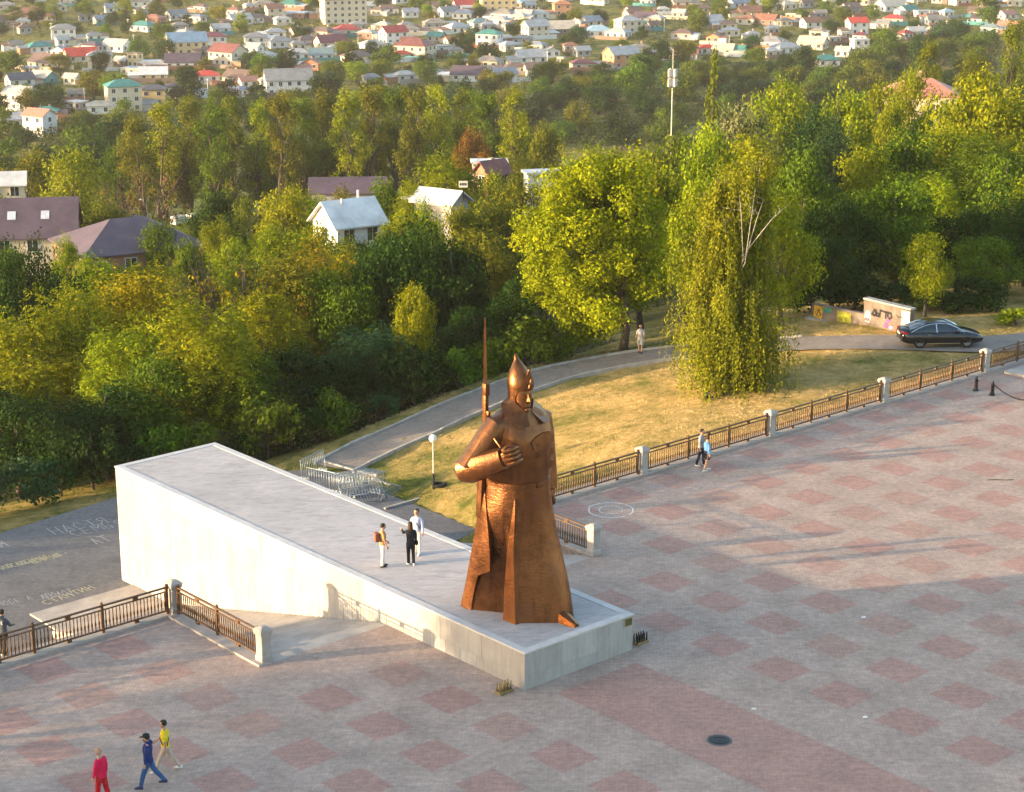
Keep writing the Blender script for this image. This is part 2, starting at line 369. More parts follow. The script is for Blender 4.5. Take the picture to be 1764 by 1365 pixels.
# ------------------------------------------------------------------ lower terrace, writing in chalk
LP = [(b, float(LOW_D1(b))) for b in (16.5, 14, 11, 8, 4, 0, -4, -20, -90)]
LPP = [BD(-90, 21.4), BD(-5.4, 21.4), BD(16.5, 21.4)] + [BD(*p) for p in LP]
lower = ob('lower_terrace', MB().prism([(p.x, p.y) for p in LPP], -4.6, -4.05), M_DARK, kind='structure', label='lower terrace paved in dark blocks below the ramp')
GLY = {'Н': [[(0, 0), (0, 1)], [(.6, 0), (.6, 1)], [(0, .5), (.6, .5)]], 'А': [[(0, 0), (.32, 1), (.65, 0)], [(.14, .4), (.5, .4)]], 'С': [[(.6, .9), (.25, 1), (0, .7), (0, .3), (.25, 0), (.6, .1)]],
       'Т': [[(0, 1), (.7, 1)], [(.35, 1), (.35, 0)]], 'Я': [[(.55, 0), (.55, 1), (.2, .95), (.05, .75), (.2, .52), (.55, .5)], [(.3, .5), (0, 0)]], 'Е': [[(.55, 1), (0, 1), (0, 0), (.55, 0)], [(0, .5), (.45, .5)]],
       'М': [[(0, 0), (0, 1), (.35, .45), (.7, 1), (.7, 0)]], 'Ь': [[(0, 1), (0, 0), (.45, .05), (.5, .4), (0, .5)]], 'П': [[(0, 0), (0, 1), (.6, 1), (.6, 0)]], 'Л': [[(0, 0), (.3, 1), (.6, 0)]], 'О': [[(.3, 0), (0, .3), (0, .7), (.3, 1), (.6, .7), (.6, .3), (.3, 0)]], 'Ю': [[(0, 0), (0, 1)], [(0, .5), (.25, .5)], [(.5, 0), (.25, .3), (.25, .7), (.5, 1), (.75, .7), (.75, .3), (.5, 0)]], 'Б': [[(.5, 1), (0, 1), (0, 0), (.5, .05), (.55, .4), (0, .5)]], 'И': [[(0, 1), (0, 0), (.6, 1), (.6, 0)]], 'Х': [[(0, 0), (.6, 1)], [(0, 1), (.6, 0)]], '-': [[(0, .5), (.5, .5)]]}
def chalk_text(txt, px, py, px2, py2, hgt, m, w_=.07, sq=1.0):
    """hand-chalked words on the terrace, running between two surveyed points"""
    p, q = at(px, py, -4.05), at(px2, py2, -4.05); ux = (q - p).normalized(); uy = Vector((-ux.y, ux.x, 0))
    step = (q - p).length / len(txt); mb = MB()
    for i, ch in enumerate(txt):
        for st in GLY.get(ch, []):
            for (x0, y0), (x1, y1) in zip(st, st[1:]):
                a = p + ux * (i * step + x0 * step * 1.05) + uy * (y0 * hgt + random.uniform(-.03, .03)); c = p + ux * (i * step + x1 * step * 1.05) + uy * (y1 * hgt + random.uniform(-.03, .03))
                t = (c - a).normalized() * (w_ * .3); s = Vector((-t.y, t.x, 0)).normalized() * w_ * random.uniform(.35, .6)
                mb.add([(*(a - t - s)[:2], -4.045), (*(c + t - s)[:2], -4.045), (*(c + t + s)[:2], -4.045), (*(a - t + s)[:2], -4.045)], [(0, 1, 2, 3)])
    o = ob('chalk_writing', mb, m, lower); o['label'] = 'large white chalk letters on the dark terrace'; return o
M_CH = mat('chalk', (.62, .60, .56), .95, .3, 25); M_CHF = mat('faint_chalk', (.36, .35, .345), .95, .3, 25); M_CHY = mat('yellow_chalk', (.50, .45, .28), .95, .3, 25)
chalk_text('НАСТЯ', 96, 921, 196, 899, 1.0, M_CHF, .055)
chalk_text('СЕМЬЯ', 130, 924, 224, 903, .9, M_CHF, .055)
chalk_text('ХМ', -8, 946, 18, 940, .9, M_CHF, .08)
chalk_text('ЛТ', 168, 938, 198, 930, .9, M_CHF, .07)
chalk_text('ПЛЮСЛЮБИМАЯ', 0, 983, 88, 962, .55, M_CHY, .05)
chalk_text('НАШИТОЛПЫ-', 60, 972, 122, 954, .5, M_CHY, .045)
chalk_text('АПОЛОТ', 75, 1033, 130, 1022, .6, M_CHF, .05)
chalk_text('СТАНТИН', 82, 1042, 168, 1012, .5, M_CHY, .05)
chalk_text('ПОБЕДА', 0, 1045, 60, 1032, .5, M_CHF, .04)

# ------------------------------------------------------------------ path with kerbs
k = NT('path_asphalt'); pos = k.geo(); n1 = k.noise(0.8, 6, .7, pos); n2 = k.noise(30, 3, .6, pos); n3 = k.noise(4, 5, .7, pos)
r1 = k.ramp(n1.outputs[0], [(.3, (.17, .145, .125)), (.7, (.26, .22, .185))]); r3 = k.ramp(n3.outputs[0], [(.3, (.8,) * 3), (.7, (1.12,) * 3)])
k.link(k.mix(1.0, r1.outputs[0], r3.outputs[0], 'MULTIPLY'), k.b.inputs['Base Color']); k.b.inputs['Roughness'].default_value = .9; k.bump(n2.outputs[0], .25, .01); M_PATH = k.m
def pw(b): return float(np.interp(b, [17, 20, 34, 41, 46, 52, 60], [1.3, 1.4, 1.4, 1.45, 1.65, 1.85, 2.0]))
Lp, Rp = [], []
for i, p in enumerate(PCL):
    t = (PCL[min(i + 1, len(PCL) - 1)] - PCL[max(i - 1, 0)]); t.z = 0; t.normalize(); s = Vector((-t.y, t.x, 0)); h = pw(p.x)
    Lp.append(p + s * h); Rp.append(p - s * h)
vv = []; 
for a, c in zip(Lp, Rp): vv += [BD(a.x, a.y, a.z), BD(c.x, c.y, c.z)]
path = ob('path', MB().add(vv, [(2 * i, 2 * i + 1, 2 * i + 3, 2 * i + 2) for i in range(len(Lp) - 1)]), M_PATH, kind='structure', label='asphalt path curving up past the lawn to the parked car')
for side, sg in ((Lp, 1), (Rp, -1)):
    for i in range(len(side) - 1):
        if side[i].x > (47 if sg > 0 else 42): break
        a, c = side[i], side[i + 1]; A0, C0 = BD(a.x, a.y, a.z), BD(c.x, c.y, c.z); t = (C0 - A0).normalized(); s = Vector((-t.y, t.x, 0)) * .075; g = t * .012
        j = random.uniform(-.012, .02); mb = MB(); q = [A0 + g - s, C0 - g - s, C0 - g + s, A0 + g + s]
        mb.add([(p.x, p.y, p.z - .3) for p in q] + [(p.x, p.y, p.z + .11 + j) for p in q], [(3, 2, 1, 0), (4, 5, 6, 7), (0, 1, 5, 4), (1, 2, 6, 5), (2, 3, 7, 6), (3, 0, 4, 7)])
        ob('kerb_stone', mb, M_KERB, path)
# loose kerbs at the path mouth and round the apron where the barriers lie
for (x0, y0, x1, y1) in ((541, 790, 610, 809), (610, 809, 650, 818), (640, 823, 728, 856), (728, 857, 662, 876)):
    A0, C0 = at(x0, y0, -4.0), at(x1, y1, -4.0); n = 4
    for i in range(n):
        p0, p1 = A0.lerp(C0, i / n + .01), A0.lerp(C0, (i + 1) / n - .01); t = (p1 - p0).normalized(); s = Vector((-t.y, t.x, 0)) * .07
        q = [p0 - s, p1 - s, p1 + s, p0 + s]
        ob('kerb_stone', MB().add([(p.x, p.y, -4.3) for p in q] + [(p.x, p.y, -3.97) for p in q], [(3, 2, 1, 0), (4, 5, 6, 7), (0, 1, 5, 4), (1, 2, 6, 5), (2, 3, 7, 6), (3, 0, 4, 7)]), M_KERB, lower)

# ------------------------------------------------------------------ pedestal ramp
ZT = 1.42; PWD, PLN = 5.3, 27.6
k = NT('white_facing_stone'); pos = k.obj(); gp = k.geo()
n = k.noise(.9, 6, .7, gp); n2 = k.noise(9, 4, .6, gp)
mp = k.new('ShaderNodeMapping'); mp.inputs['Scale'].default_value = (5, 5, .35); k.link(gp, mp.inputs[0]); n3 = k.noise(1.4, 5, .7, mp.outputs[0])
r = k.ramp(n.outputs[0], [(.3, (.305, .295, .29)), (.7, (.385, .38, .375))]); r3 = k.ramp(n3.outputs[0], [(.25, (.72, .69, .66)), (.55, (1.02,) * 3)])
oi_ = k.new('ShaderNodeObjectInfo'); ro_ = k.ramp(oi_.outputs['Random'], [(0, (.88, .87, .86)), (1, (1.06, 1.06, 1.06))]); k.link(k.mix(1., k.mix(.8, r.outputs[0], r3.outputs[0], 'MULTIPLY'), ro_.outputs[0], 'MULTIPLY'), k.b.inputs['Base Color']); k.b.inputs['Roughness'].default_value = .6; k.bump(n2.outputs[0], .08, .02); M_FACE = k.m
k = NT('ramp_top_slabs'); gp = k.geo(); mp = k.new('ShaderNodeMapping'); mp.inputs['Rotation'].default_value = (0, 0, -TH); k.link(gp, mp.inputs[0])
br = k.new('ShaderNodeTexBrick'); k.link(mp.outputs[0], br.inputs[0]); br.inputs['Scale'].default_value = 1; br.inputs['Brick Width'].default_value = .6; br.inputs['Row Height'].default_value = .3; br.inputs['Mortar Size'].default_value = .012
br.inputs['Color1'].default_value = (.45, .41, .405, 1); br.inputs['Color2'].default_value = (.40, .37, .365, 1); br.inputs['Mortar'].default_value = (.38, .355, .345, 1)
mp2 = k.new('ShaderNodeMapping'); mp2.inputs['Rotation'].default_value = (0, 0, -TH); mp2.inputs['Scale'].default_value = (.7, 3, 1); k.link(gp, mp2.inputs[0])
n = k.noise(1.3, 6, .75, mp2.outputs[0], 1.0); n2 = k.noise(.3, 4, .6, gp); r = k.ramp(n.outputs[0], [(.25, (.62, .60, .62)), (.5, (1, 1, 1)), (.75, (1.2, 1.17, 1.13))]); r2 = k.ramp(n2.outputs[0], [(.3, (.85,) * 3), (.7, (1.1,) * 3)])
c = k.mix(1., br.outputs[0], r.outputs[0], 'MULTIPLY'); c = k.mix(1., c, r2.outputs[0], 'MULTIPLY'); k.link(c, k.b.inputs['Base Color']); k.b.inputs['Roughness'].default_value = .75; k.bump(n.outputs[0], .3, .03); M_TOP = k.m
M_COPE = mat('coping_stone', (.52, .50, .49), .65, .1, 1.5, bump=.08, bscale=20)
M_JOINT = mat('joint_mortar', (.50, .47, .44), .9, .1, 3)
ped = empty('pedestal_ramp', BD(0, 0), TH, 'long white stone ramp that carries the copper soldier statue', 'pedestal')
ob('core', MB().box(.035, PWD - .035, .035, PLN - .035, -4.3, ZT - .06), M_JOINT, ped)
_sl = {}
def slab(w_, h_, t_=.035):
    key = (round(w_, 3), round(h_, 3), t_)
    if key not in _sl: _sl[key] = bevel(MB().box(0, w_, 0, t_, 0, h_).mesh('facing_slab'), .004); _sl[key].materials.append(M_FACE)
    return _sl[key]
def face_row(p0, ang, L, z0, z1, n, inset=0.0):
    st = L / n; c, s = math.cos(ang), math.sin(ang)
    for i in range(n):
        o = ob('facing_slab', slab(st - .007, z1 - z0 - .007), None, ped)
        x = p0[0] + c * (i * st + .0035) - s * inset; y = p0[1] + s * (i * st + .0035) + c * inset
        o.location = (x, y, z0 + .0035); o.rotation_euler = (0, 0, ang)
# front face (faces -d): slab local +y points inward (+d)
face_row((0.035, 0), 0, PWD - .07, .46, ZT - .06, 3); face_row((0.035, 0), 0, PWD - .07, -.02, .46, 6, .012)
# left face b=0: run along -d so that inward is +b
face_row((0, PLN), -R(90), PLN, .46, ZT - .06, 12); face_row((0, 7.8), -R(90), 7.8, -.02, .46, 9, .012)
face_row((0, PLN), -R(90), PLN - 7.8, -1.7, .46, 36, .004); face_row((0, PLN), -R(90), PLN - 7.8, -4.1, -1.7, 36, .006)
face_row((PWD, 0), R(90), PLN, .46, ZT - .06, 12); face_row((PWD, 7.8), R(90), PLN - 7.8, -1.7, .46, 18, .004); face_row((PWD, 0), R(90), 7.8, -.02, .46, 9, .012); face_row((PWD, 7.8), R(90), PLN - 7.8, -4.1, -1.7, 18, .006)
face_row((PWD - .035, PLN), R(180), PWD - .07, .46, ZT - .06, 3); face_row((PWD - .035, PLN), R(180), PWD - .07, -4.1, .46, 9, .004)
ob('deck', MB().box(.30, PWD - .30, .30, PLN - .30, ZT - .06, ZT - .012), M_TOP, ped)
for (x0, x1, y0, y1, n) in ((-.02, .30, .30, PLN - .30, 14), (PWD - .30, PWD + .02, .30, PLN - .30, 14), (-.02, PWD + .02, -.02, .297, 3), (-.02, PWD + .02, PLN - .297, PLN + .02, 3)):
    for i in range(n):
        if y1 - y0 > 1: a, c = y0 + (y1 - y0) * i / n, y0 + (y1 - y0) * (i + 1) / n; mb = MB().box(x0, x1, a + .003, c - .003, ZT - .058, ZT + .004)
        else: a, c = x0 + (x1 - x0) * i / n, x0 + (x1 - x0) * (i + 1) / n; mb = MB().box(a + .003, c - .003, y0, y1, ZT - .058, ZT + .004)
        ob('coping_slab', mb, M_COPE, ped)
pq = ob('plaque', MB().box(4.83, 5.24, -.03, 0, 1.0, 1.335), mat('plaque_brass', (.40, .36, .24), .45, .15, 20, metal=.3), ped); pq['label'] = 'small dark brass-edged plaque'
ob('plaque_plate', MB().box(4.865, 5.205, -.036, -.029, 1.03, 1.305), mat('plaque_plate', (.09, .085, .035), .4, .35, 30), pq)
# patched plinth stains at the foot

# ------------------------------------------------------------------ stairs
def stairs(name, b0, b1, label, n=40, tread=.39, d0=7.8, flip=False):
    rise = 4.05 / n; e = empty(name, BD(0, 0), TH, label, 'staircase')
    me = MB().box(b0 + .03, b1 - .03, 0, tread + .12, -.6, -.004).mesh('step'); bevel(me, .012); me.materials.append(M_CONC)
    for i in range(n):
        o = ob('step', me, None, e, (0, d0 + .002 + i * tread, -i * rise - (0 if i else .004)))
    ob('landing', MB().box(b0 + .03, b1 - .03, d0 + n * tread, d0 + n * tread + 3.2, -4.5, -3.98), M_CONC, e)
    for c in ((b0 - .0, -1), (b1, 1)):
        if abs(c[0]) < .01 or abs(c[0] - PWD) < .01: continue
        x0, x1 = sorted((c[0] - c[1] * .02, c[0] + c[1] * .4))
        mb = MB(); y0, y1 = EDGE + .03, d0 + n * tread + .4
        za = -(y0 - d0) / tread * rise + .35; zb = -3.8
        mb.add([(x0, y0, -5), (x1, y0, -5), (x1, y1, -5), (x0, y1, -5), (x0, y0, za), (x1, y0, za), (x1, y1, zb), (x0, y1, zb)], [(3, 2, 1, 0), (4, 5, 6, 7), (0, 1, 5, 4), (1, 2, 6, 5), (2, 3, 7, 6), (3, 0, 4, 7)])
        ob('cheek_wall', mb, M_STONE, e)
    return e
stairs('staircase', *ST_L, 'sunlit concrete stair going down beside the white wall, left of the ramp')
stairs('staircase', *ST_R, 'shaded concrete stair going down behind the statue, right of the ramp')
for b0, b1 in ((-90, -5.65), (11.2, 150)):
    ob('retaining_wall', MB().prism([BD(b0, EDGE + .03), BD(b1, EDGE + .03), BD(b1, EDGE + .3), BD(b0, EDGE + .3)], -2.2, -.1), M_STONE, label=('low stone retaining wall under the left railings' if b0 < 0 else 'low stone retaining wall under the long right railings'), cat='wall')

# ------------------------------------------------------------------ railings and pillars
M_RAIL = mat('brown_cast_iron', (.11, .058, .026), .5, .2, 6, metal=.25, bump=.1, bscale=40, spec=.5)
pm = MB()
pm.loft([[(sx * h, sy * h, z) for sx, sy in ((-1, -1), (1, -1), (1, 1), (-1, 1))] for h, z in ((.225, 0), (.225, .2), (.195, .23), (.195, 1.0), (.245, 1.04), (.245, 1.12), (.22, 1.13))])
PILLAR = bevel(pm.mesh('shaft'), .012); PILLAR.materials.append(M_STONE)
cm = MB(); cm.loft([[(sx * h, sy * h, z) for sx, sy in ((-1, -1), (1, -1), (1, 1), (-1, 1))] for h, z in ((.265, 1.13), (.265, 1.19), (.21, 1.26), (.08, 1.33))])
CAP = bevel(cm.mesh('cap'), .01); CAP.materials.append(M_STONE)
def pillar(b, d, label, grp='stone pillars of the railings'):
    e = empty('stone_pillar', BD(b, d, .06), TH, label, 'pillar', grp); ob('shaft', PILLAR, None, e); ob('cap', CAP, None, e); return e
bal = MB(); bal.lathe([(.022, 0), (.022, .05), (.034, .09), (.026, .13), (.036, .2), (.044, .26), (.034, .33), (.022, .4), (.02, .52), (.028, .56), (.022, .6), (.024, .70)], 7)
BAL = smooth_by_angle(fix_normals(bal.mesh('baluster')), 50); BAL.materials.append(M_RAIL)
arch = MB()
def railing(b0, d0, b1, d1, nb, label, bays):
    P, Q = BD(b0, d0, .06), BD(b1, d1, .06); L = (Q - P).length; ang = math.atan2(Q.y - P.y, Q.x - P.x)
    e = empty('railing', P, ang, label, 'railing', 'cast iron railings of the square')
    ob('top_rail', bevel(MB().box(0, L, -.05, .05, 1.06, 1.12).mesh('top_rail'), .012), M_RAIL, e)
    ob('middle_rail', MB().box(0, L, -.03, .03, .90, .945), M_RAIL, e)
    ob('bottom_rail', MB().box(0, L, -.035, .035, .12, .175), M_RAIL, e)
    post = bevel(MB().box(-.055, .055, -.055, .055, -.06, 1.15).mesh('post'), .01); post.materials.append(M_RAIL)
    knob = MB().lathe([(.03, 0), (.055, .03), (.05, .07), (.015, .10)], 8).mesh('knob'); knob.materials.append(M_RAIL)
    blk = MB().box(-.11, .11, -.036, .036, .948, 1.057).mesh('spacer_block'); blk.materials.append(M_RAIL)
    foot = MB().box(-.09, .09, -.05, .05, -.06, .118).mesh('foot_block'); foot.materials.append(M_RAIL)
    st = L / bays
    for i in range(bays + 1):
        x = min(max(i * st, .06), L - .06)
        p = ob('post', post, None, e, (x, 0, 0)); ob('knob', knob, None, p, (0, 0, 1.14))
        if i < bays:
            ob('spacer_block', blk, None, e, ((i + .5) * st, 0, 0)); ob('foot_block', foot, None, e, ((i + .5) * st, 0, 0))
            n = int(round(st / .148))
            for q in range(1, n):
                ob('baluster', BAL, None, e, (i * st + q * st / n, 0, .175))
FD = 14.05
RIGHT = [10.95, 19.95, 28.95, 37.95, 46.95, 55.95]
names = ['pillar at the corner hidden behind the statue, by the right stair', 'pillar just left of the strolling couple, nearest the statue', 'second pillar right of the statue, just below the weeping birch', 'third pillar right of the statue, on the long railing below the path', 'pillar just below the black car at the right end of the railing', 'pillar beyond the right edge of the long railing']
for b, nmx in zip(RIGHT, names): pillar(b, FD, 'pale stone ' + nmx)
rl = ['brown railing running out from behind the statue to the first pillar', 'brown railing behind the strolling couple', 'long brown railing between the second and third pillars under the birch', 'brown railing behind the two black bollards, left of the last pillar', 'brown railing right of the last pillar, cut by the picture edge']
for i in range(5): railing(RIGHT[i] + .26, FD, RIGHT[i + 1] - .26, FD, 0, rl[i], 3)
pillar(10.95, 7.95, 'sunlit stone pillar standing free just right of the statue')
railing(10.95, 8.21, 10.95, FD - .26, 0, 'short brown railing between statue and sunlit pillar, along the right stair', 2)
pillar(-5.4, FD, 'tall stone corner pillar where two railings meet left of the ramp'); pillar(-5.4, 8.05, 'stone end pillar at the head of the left stair')
railing(-5.4, FD - .26, -5.4, 8.31, 0, 'short sunlit railing along the left stair between two pillars', 2)
LEFT = [-5.4, -14.4, -23.4]
pillar(LEFT[1], FD, 'stone pillar at the far left edge behind the hooded person'); 
railing(LEFT[1] + .26, FD, LEFT[0] - .26, FD, 0, 'brown railing left of the corner pillar above the chalked terrace', 3)
railing(LEFT[2] + .26, FD, LEFT[1] - .26, FD, 0, 'brown railing leaving the picture at the left edge', 3)

# ------------------------------------------------------------------ copper soldier
k = NT('hammered_copper'); pos = k.obj()
n1 = k.noise(.55, 5, .65, pos); n2 = k.noise(7.5, 4, .6, pos); n3 = k.noise(2.2, 6, .7, pos)
mpx = k.new('ShaderNodeMapping'); mpx.inputs['Scale'].default_value = (1, 1, 1.5); k.link(pos, mpx.inputs[0]); n4 = k.noise(9.0, 3, .5, mpx.outputs[0])
r1 = k.ramp(n1.outputs[0], [(.3, (.135, .055, .026)), (.55, (.205, .083, .031)), (.75, (.16, .074, .046))])
r3 = k.ramp(n3.outputs[0], [(.3, (.72, .74, .78)), (.6, (1.06, 1.04, 1.0))])
mps = k.new('ShaderNodeMapping'); mps.inputs['Scale'].default_value = (3, 3, .25); k.link(pos, mps.inputs[0]); n5 = k.noise(1.5, 4, .7, mps.outputs[0]); r5 = k.ramp(n5.outputs[0], [(.3, (.62, .64, .70)), (.5, (1, 1, 1))]); k.link(k.mix(.8, k.mix(.85, r1.outputs[0], r3.outputs[0], 'MULTIPLY'), r5.outputs[0], 'MULTIPLY'), k.b.inputs['Base Color'])
k.b.inputs['Metallic'].default_value = .85
rr = k.new('ShaderNodeMapRange'); k.link(n3.outputs[0], rr.inputs[0]); rr.inputs[1].default_value = .3; rr.inputs[2].default_value = .7; rr.inputs[3].default_value = .27; rr.inputs[4].default_value = .42
k.link(rr.outputs[0], k.b.inputs['Roughness']); k.bump(n4.outputs[0], .30, .04); M_COP = k.m
STAT = empty('soldier_statue', BD(2.65, 3.2, ZT - .012), TH - R(90), 'tall hammered copper statue of a soldier in pointed cap and greatcoat, rifle on shoulder', 'statue')
def spart(name, mb, parent=None, ang=38, bev=0, label=None):
    me = mb.mesh(name) if isinstance(mb, MB) else mb
    fix_normals(me)
    if bev: bevel(me, bev, 2)
    smooth_by_angle(me, ang); o = ob(name, me, M_COP, parent or STAT)
    if label: o['label'] = label
    return o
def crr(keys, z):
    """Catmull-Rom over (z, ring) keys"""
    zs = [q[0] for q in keys]; i = max(0, min(len(zs) - 2, int(np.searchsorted(zs, z, 'right')) - 1))
    t = (z - zs[i]) / (zs[i + 1] - zs[i]); g = lambda j: np.array(keys[max(0, min(len(keys) - 1, j))][1], float)
    p0, p1, p2, p3 = g(i - 1), g(i), g(i + 1), g(i + 2)
    if i == 0: p0 = 2 * p1 - p2
    if i + 2 > len(keys) - 1: p3 = 2 * p2 - p1
    h = 0.5 * ((2 * p1) + (-p0 + p2) * t + (2 * p0 - 5 * p1 + 4 * p2 - p3) * t * t + (-p0 + 3 * p1 - 3 * p2 + p3) * t ** 3)
    return h
# skirt of the greatcoat: rings (forward, left); 15 stations from the back round his right side to the front and left
HEM = [(-2.02, 0), (-1.88, -.98), (-1.50, -1.54), (-1.02, -1.50), (.22, -.66), (.46, -1.16), (1.06, -1.10), (1.66, -.36), (2.16, .28), (1.98, .84), (1.0, 1.38), (-.2, 1.62), (-1.2, 1.5), (-1.75, .95)]
LOW_ = [(-1.75, 0), (-1.60, -.88), (-1.30, -1.42), (-.92, -1.40), (.18, -.66), (.42, -1.10), (.95, -1.04), (1.45, -.32), (1.88, .26), (1.76, .82), (.9, 1.30), (-.2, 1.52), (-1.05, 1.4), (-1.55, .88)]
MID = [(-1.42, 0), (-1.32, -.80), (-1.10, -1.28), (-.62, -1.30), (.20, -.88), (.42, -1.04), (.79, -.96), (1.12, -.32), (1.42, .20), (1.34, .76), (.74, 1.14), (-.15, 1.32), (-.85, 1.2), (-1.25, .75)]
UPR = [(-1.22, 0), (-1.15, -.74), (-.92, -1.16), (-.42, -1.22), (.22, -1.10), (.44, -1.00), (.70, -.88), (.94, -.34), (1.12, .12), (1.06, .62), (.66, .96), (-.12, 1.18), (-.75, 1.05), (-1.08, .68)]
BELT = [(-1.10, 0), (-1.03, -.66), (-.80, -1.02), (-.35, -1.10), (.22, -1.02), (.46, -.93), (.64, -.82), (.88, -.46), (.98, .02), (.92, .50), (.60, .82), (-.10, 1.06), (-.66, .96), (-.98, .60)]
keys = [(0, HEM), (1.1, LOW_), (2.5, MID), (3.75, UPR), (4.95, BELT)]
def round_ring(q, hard=(3, 4, 5, 6)):
    """round the cloth between stations, keep the pleat edges sharp"""
    n = len(q); out = []
    for i in range(n):
        p0, p1, p2, p3 = q[i - 1], q[i], q[(i + 1) % n], q[(i + 2) % n]
        if i in hard: p0 = 2 * p1 - p2
        if (i + 1) % n in hard: p3 = 2 * p2 - p1
        for t in (0, .33, .67):
            if i in hard and (i + 1) % n in hard: out.append(p1 + (p2 - p1) * t)
            else: out.append(0.5 * ((2 * p1) + (-p0 + p2) * t + (2 * p0 - 5 * p1 + 4 * p2 - p3) * t * t + (-p0 + 3 * p1 - 3 * p2 + p3) * t ** 3))
    return out
rings = []
for z in np.linspace(0, 4.95, 22):
    q = round_ring(crr(keys, z)); rings.append([(x, y, z - (.05 if z == 0 else 0)) for x, y in q])
coat = spart('greatcoat', MB().loft(rings), ang=36, label='long flared greatcoat skirt')
# back tail that hangs outside the side vent
def sheet3(poly, yfun, th=.07):
    """plate following the coat's right side; poly in (forward, height)"""
    mb = MB(); n = len(poly); o = [(x, yfun(x, z), z) for x, z in poly]; i_ = [(x, yfun(x, z) + th, z) for x, z in poly]
    mb.add(o + i_, [tuple(range(n)), tuple(range(2 * n - 1, n - 1, -1))] + [(i, (i + 1) % n, n + (i + 1) % n, n + i) for i in range(n)]); return mb
def yside(x, z):
    q = crr(keys, min(max(z, 0), 4.95)); a, c = q[2], q[3]; t = (x - a[0]) / (c[0] - a[0]); t = max(-.4, t)
    return a[1] + (c[1] - a[1]) * min(t, 3.2) * .9 - .06 - .05 * max(0, t)
# tail as a strip grid: left edge follows station 2, right edge is the fold line
zs_ = np.linspace(.02, 4.6, 14); L_, R_ = [], []
for z in zs_:
    q = crr(keys, z); xl = q[2][0] - .02; L_.append((xl, q[2][1] - .05, z))
    xr = float(np.interp(z, [0, .5, 1.0, 1.55, 1.75, 1.78, 2.6, 3.3, 4.6], [-.98, -.92, -.80, -.62, -.40, -.02, -.12, -.28, -.62])); yr = q[3][1] - float(np.interp(z, [0, 1.7, 2.5, 3.6, 4.6], [.04, .10, .09, .06, .03]))
    R_.append((xr, yr, z))
mb = MB(); vv = []; n = len(zs_)
for a, c in zip(L_, R_):
    m_ = ((a[0] + c[0]) / 2, (a[1] + c[1]) / 2 - .04, a[2]); vv += [a, m_, c, (c[0], c[1] + .09, c[2]), (m_[0], m_[1] + .10, m_[2]), (a[0], a[1] + .12, a[2])]
mb.loft([vv[i * 6:i * 6 + 6] for i in range(n)]); spart('coat_tail', mb, coat, 26)
# front opening: narrow proud lapel running from belt to hem
st = []
for z in np.linspace(.0, 4.55, 12):
    q = crr(keys, z); a, c = q[5], q[6]; w_ = float(np.interp(z, [0, 2.2, 3.6, 4.55], [1.0, .85, .5, .12])); o_ = float(np.interp(z, [0, 3, 4.55], [.10, .09, .02]))
    d_ = (c - a); nn = np.array([d_[1], -d_[0]]); nn /= np.linalg.norm(nn); l = c - d_ * w_
    p = [l + nn * .01, l + nn * o_, c + nn * (o_ + .03) + d_ * .06, c + d_ * .14 - nn * .02]
    st.append([(x, y, z) for x, y in p])
spart('coat_lapel', MB().loft(st), coat, 20)
# torso
T0 = [(x * .98, y * .98) for x, y in BELT]
T1 = [(-1.02, 0), (-.98, -.66), (-.78, -1.04), (-.3, -1.16), (.26, -1.08), (.52, -.95), (.70, -.82), (.93, -.48), (1.0, 0), (.95, .52), (.68, .90), (-.05, 1.13), (-.62, 1.02), (-.92, .6)]
T2 = [(-.98, 0), (-.95, -.7), (-.72, -1.14), (-.25, -1.26), (.26, -1.16), (.52, -1.0), (.68, -.86), (.88, -.5), (.93, 0), (.90, .55), (.68, .95), (0, 1.22), (-.6, 1.12), (-.9, .65)]
T3 = [(-.70, 0), (-.68, -.6), (-.52, -1.02), (-.15, -1.16), (.2, -1.06), (.38, -.88), (.48, -.72), (.58, -.42), (.60, 0), (.58, .45), (.46, .8), (0, 1.12), (-.42, 1.02), (-.64, .58)]
T4 = [(-.45, 0), (-.43, -.3), (-.34, -.46), (-.12, -.52), (.1, -.5), (.2, -.42), (.26, -.36), (.34, -.2), (.36, 0), (.34, .22), (.26, .4), (0, .52), (-.28, .46), (-.42, .28)]
tk = [(4.95, T0), (5.7, T1), (6.7, T2), (7.38, T3), (7.72, T4)]
rings = [[(x, y, z) for x, y in round_ring(crr(tk, z), ())] for z in (4.93, 5.2, 5.5, 5.9, 6.3, 6.7, 6.95, 7.15, 7.3, 7.42, 7.55, 7.68)]
torso = spart('tunic', MB().loft(rings), ang=30)
rb = [[(x * s, y * s, z) for x, y in round_ring(np.array(BELT), ())] for s, z in ((1.0, 4.86), (1.035, 4.88), (1.035, 5.10), (1.0, 5.12))]
belt = spart('belt', MB().loft(rb), ang=30)
spart('buckle', MB().box(1.0, 1.06, -.14, .14, 4.9, 5.08), belt, bev=.015)
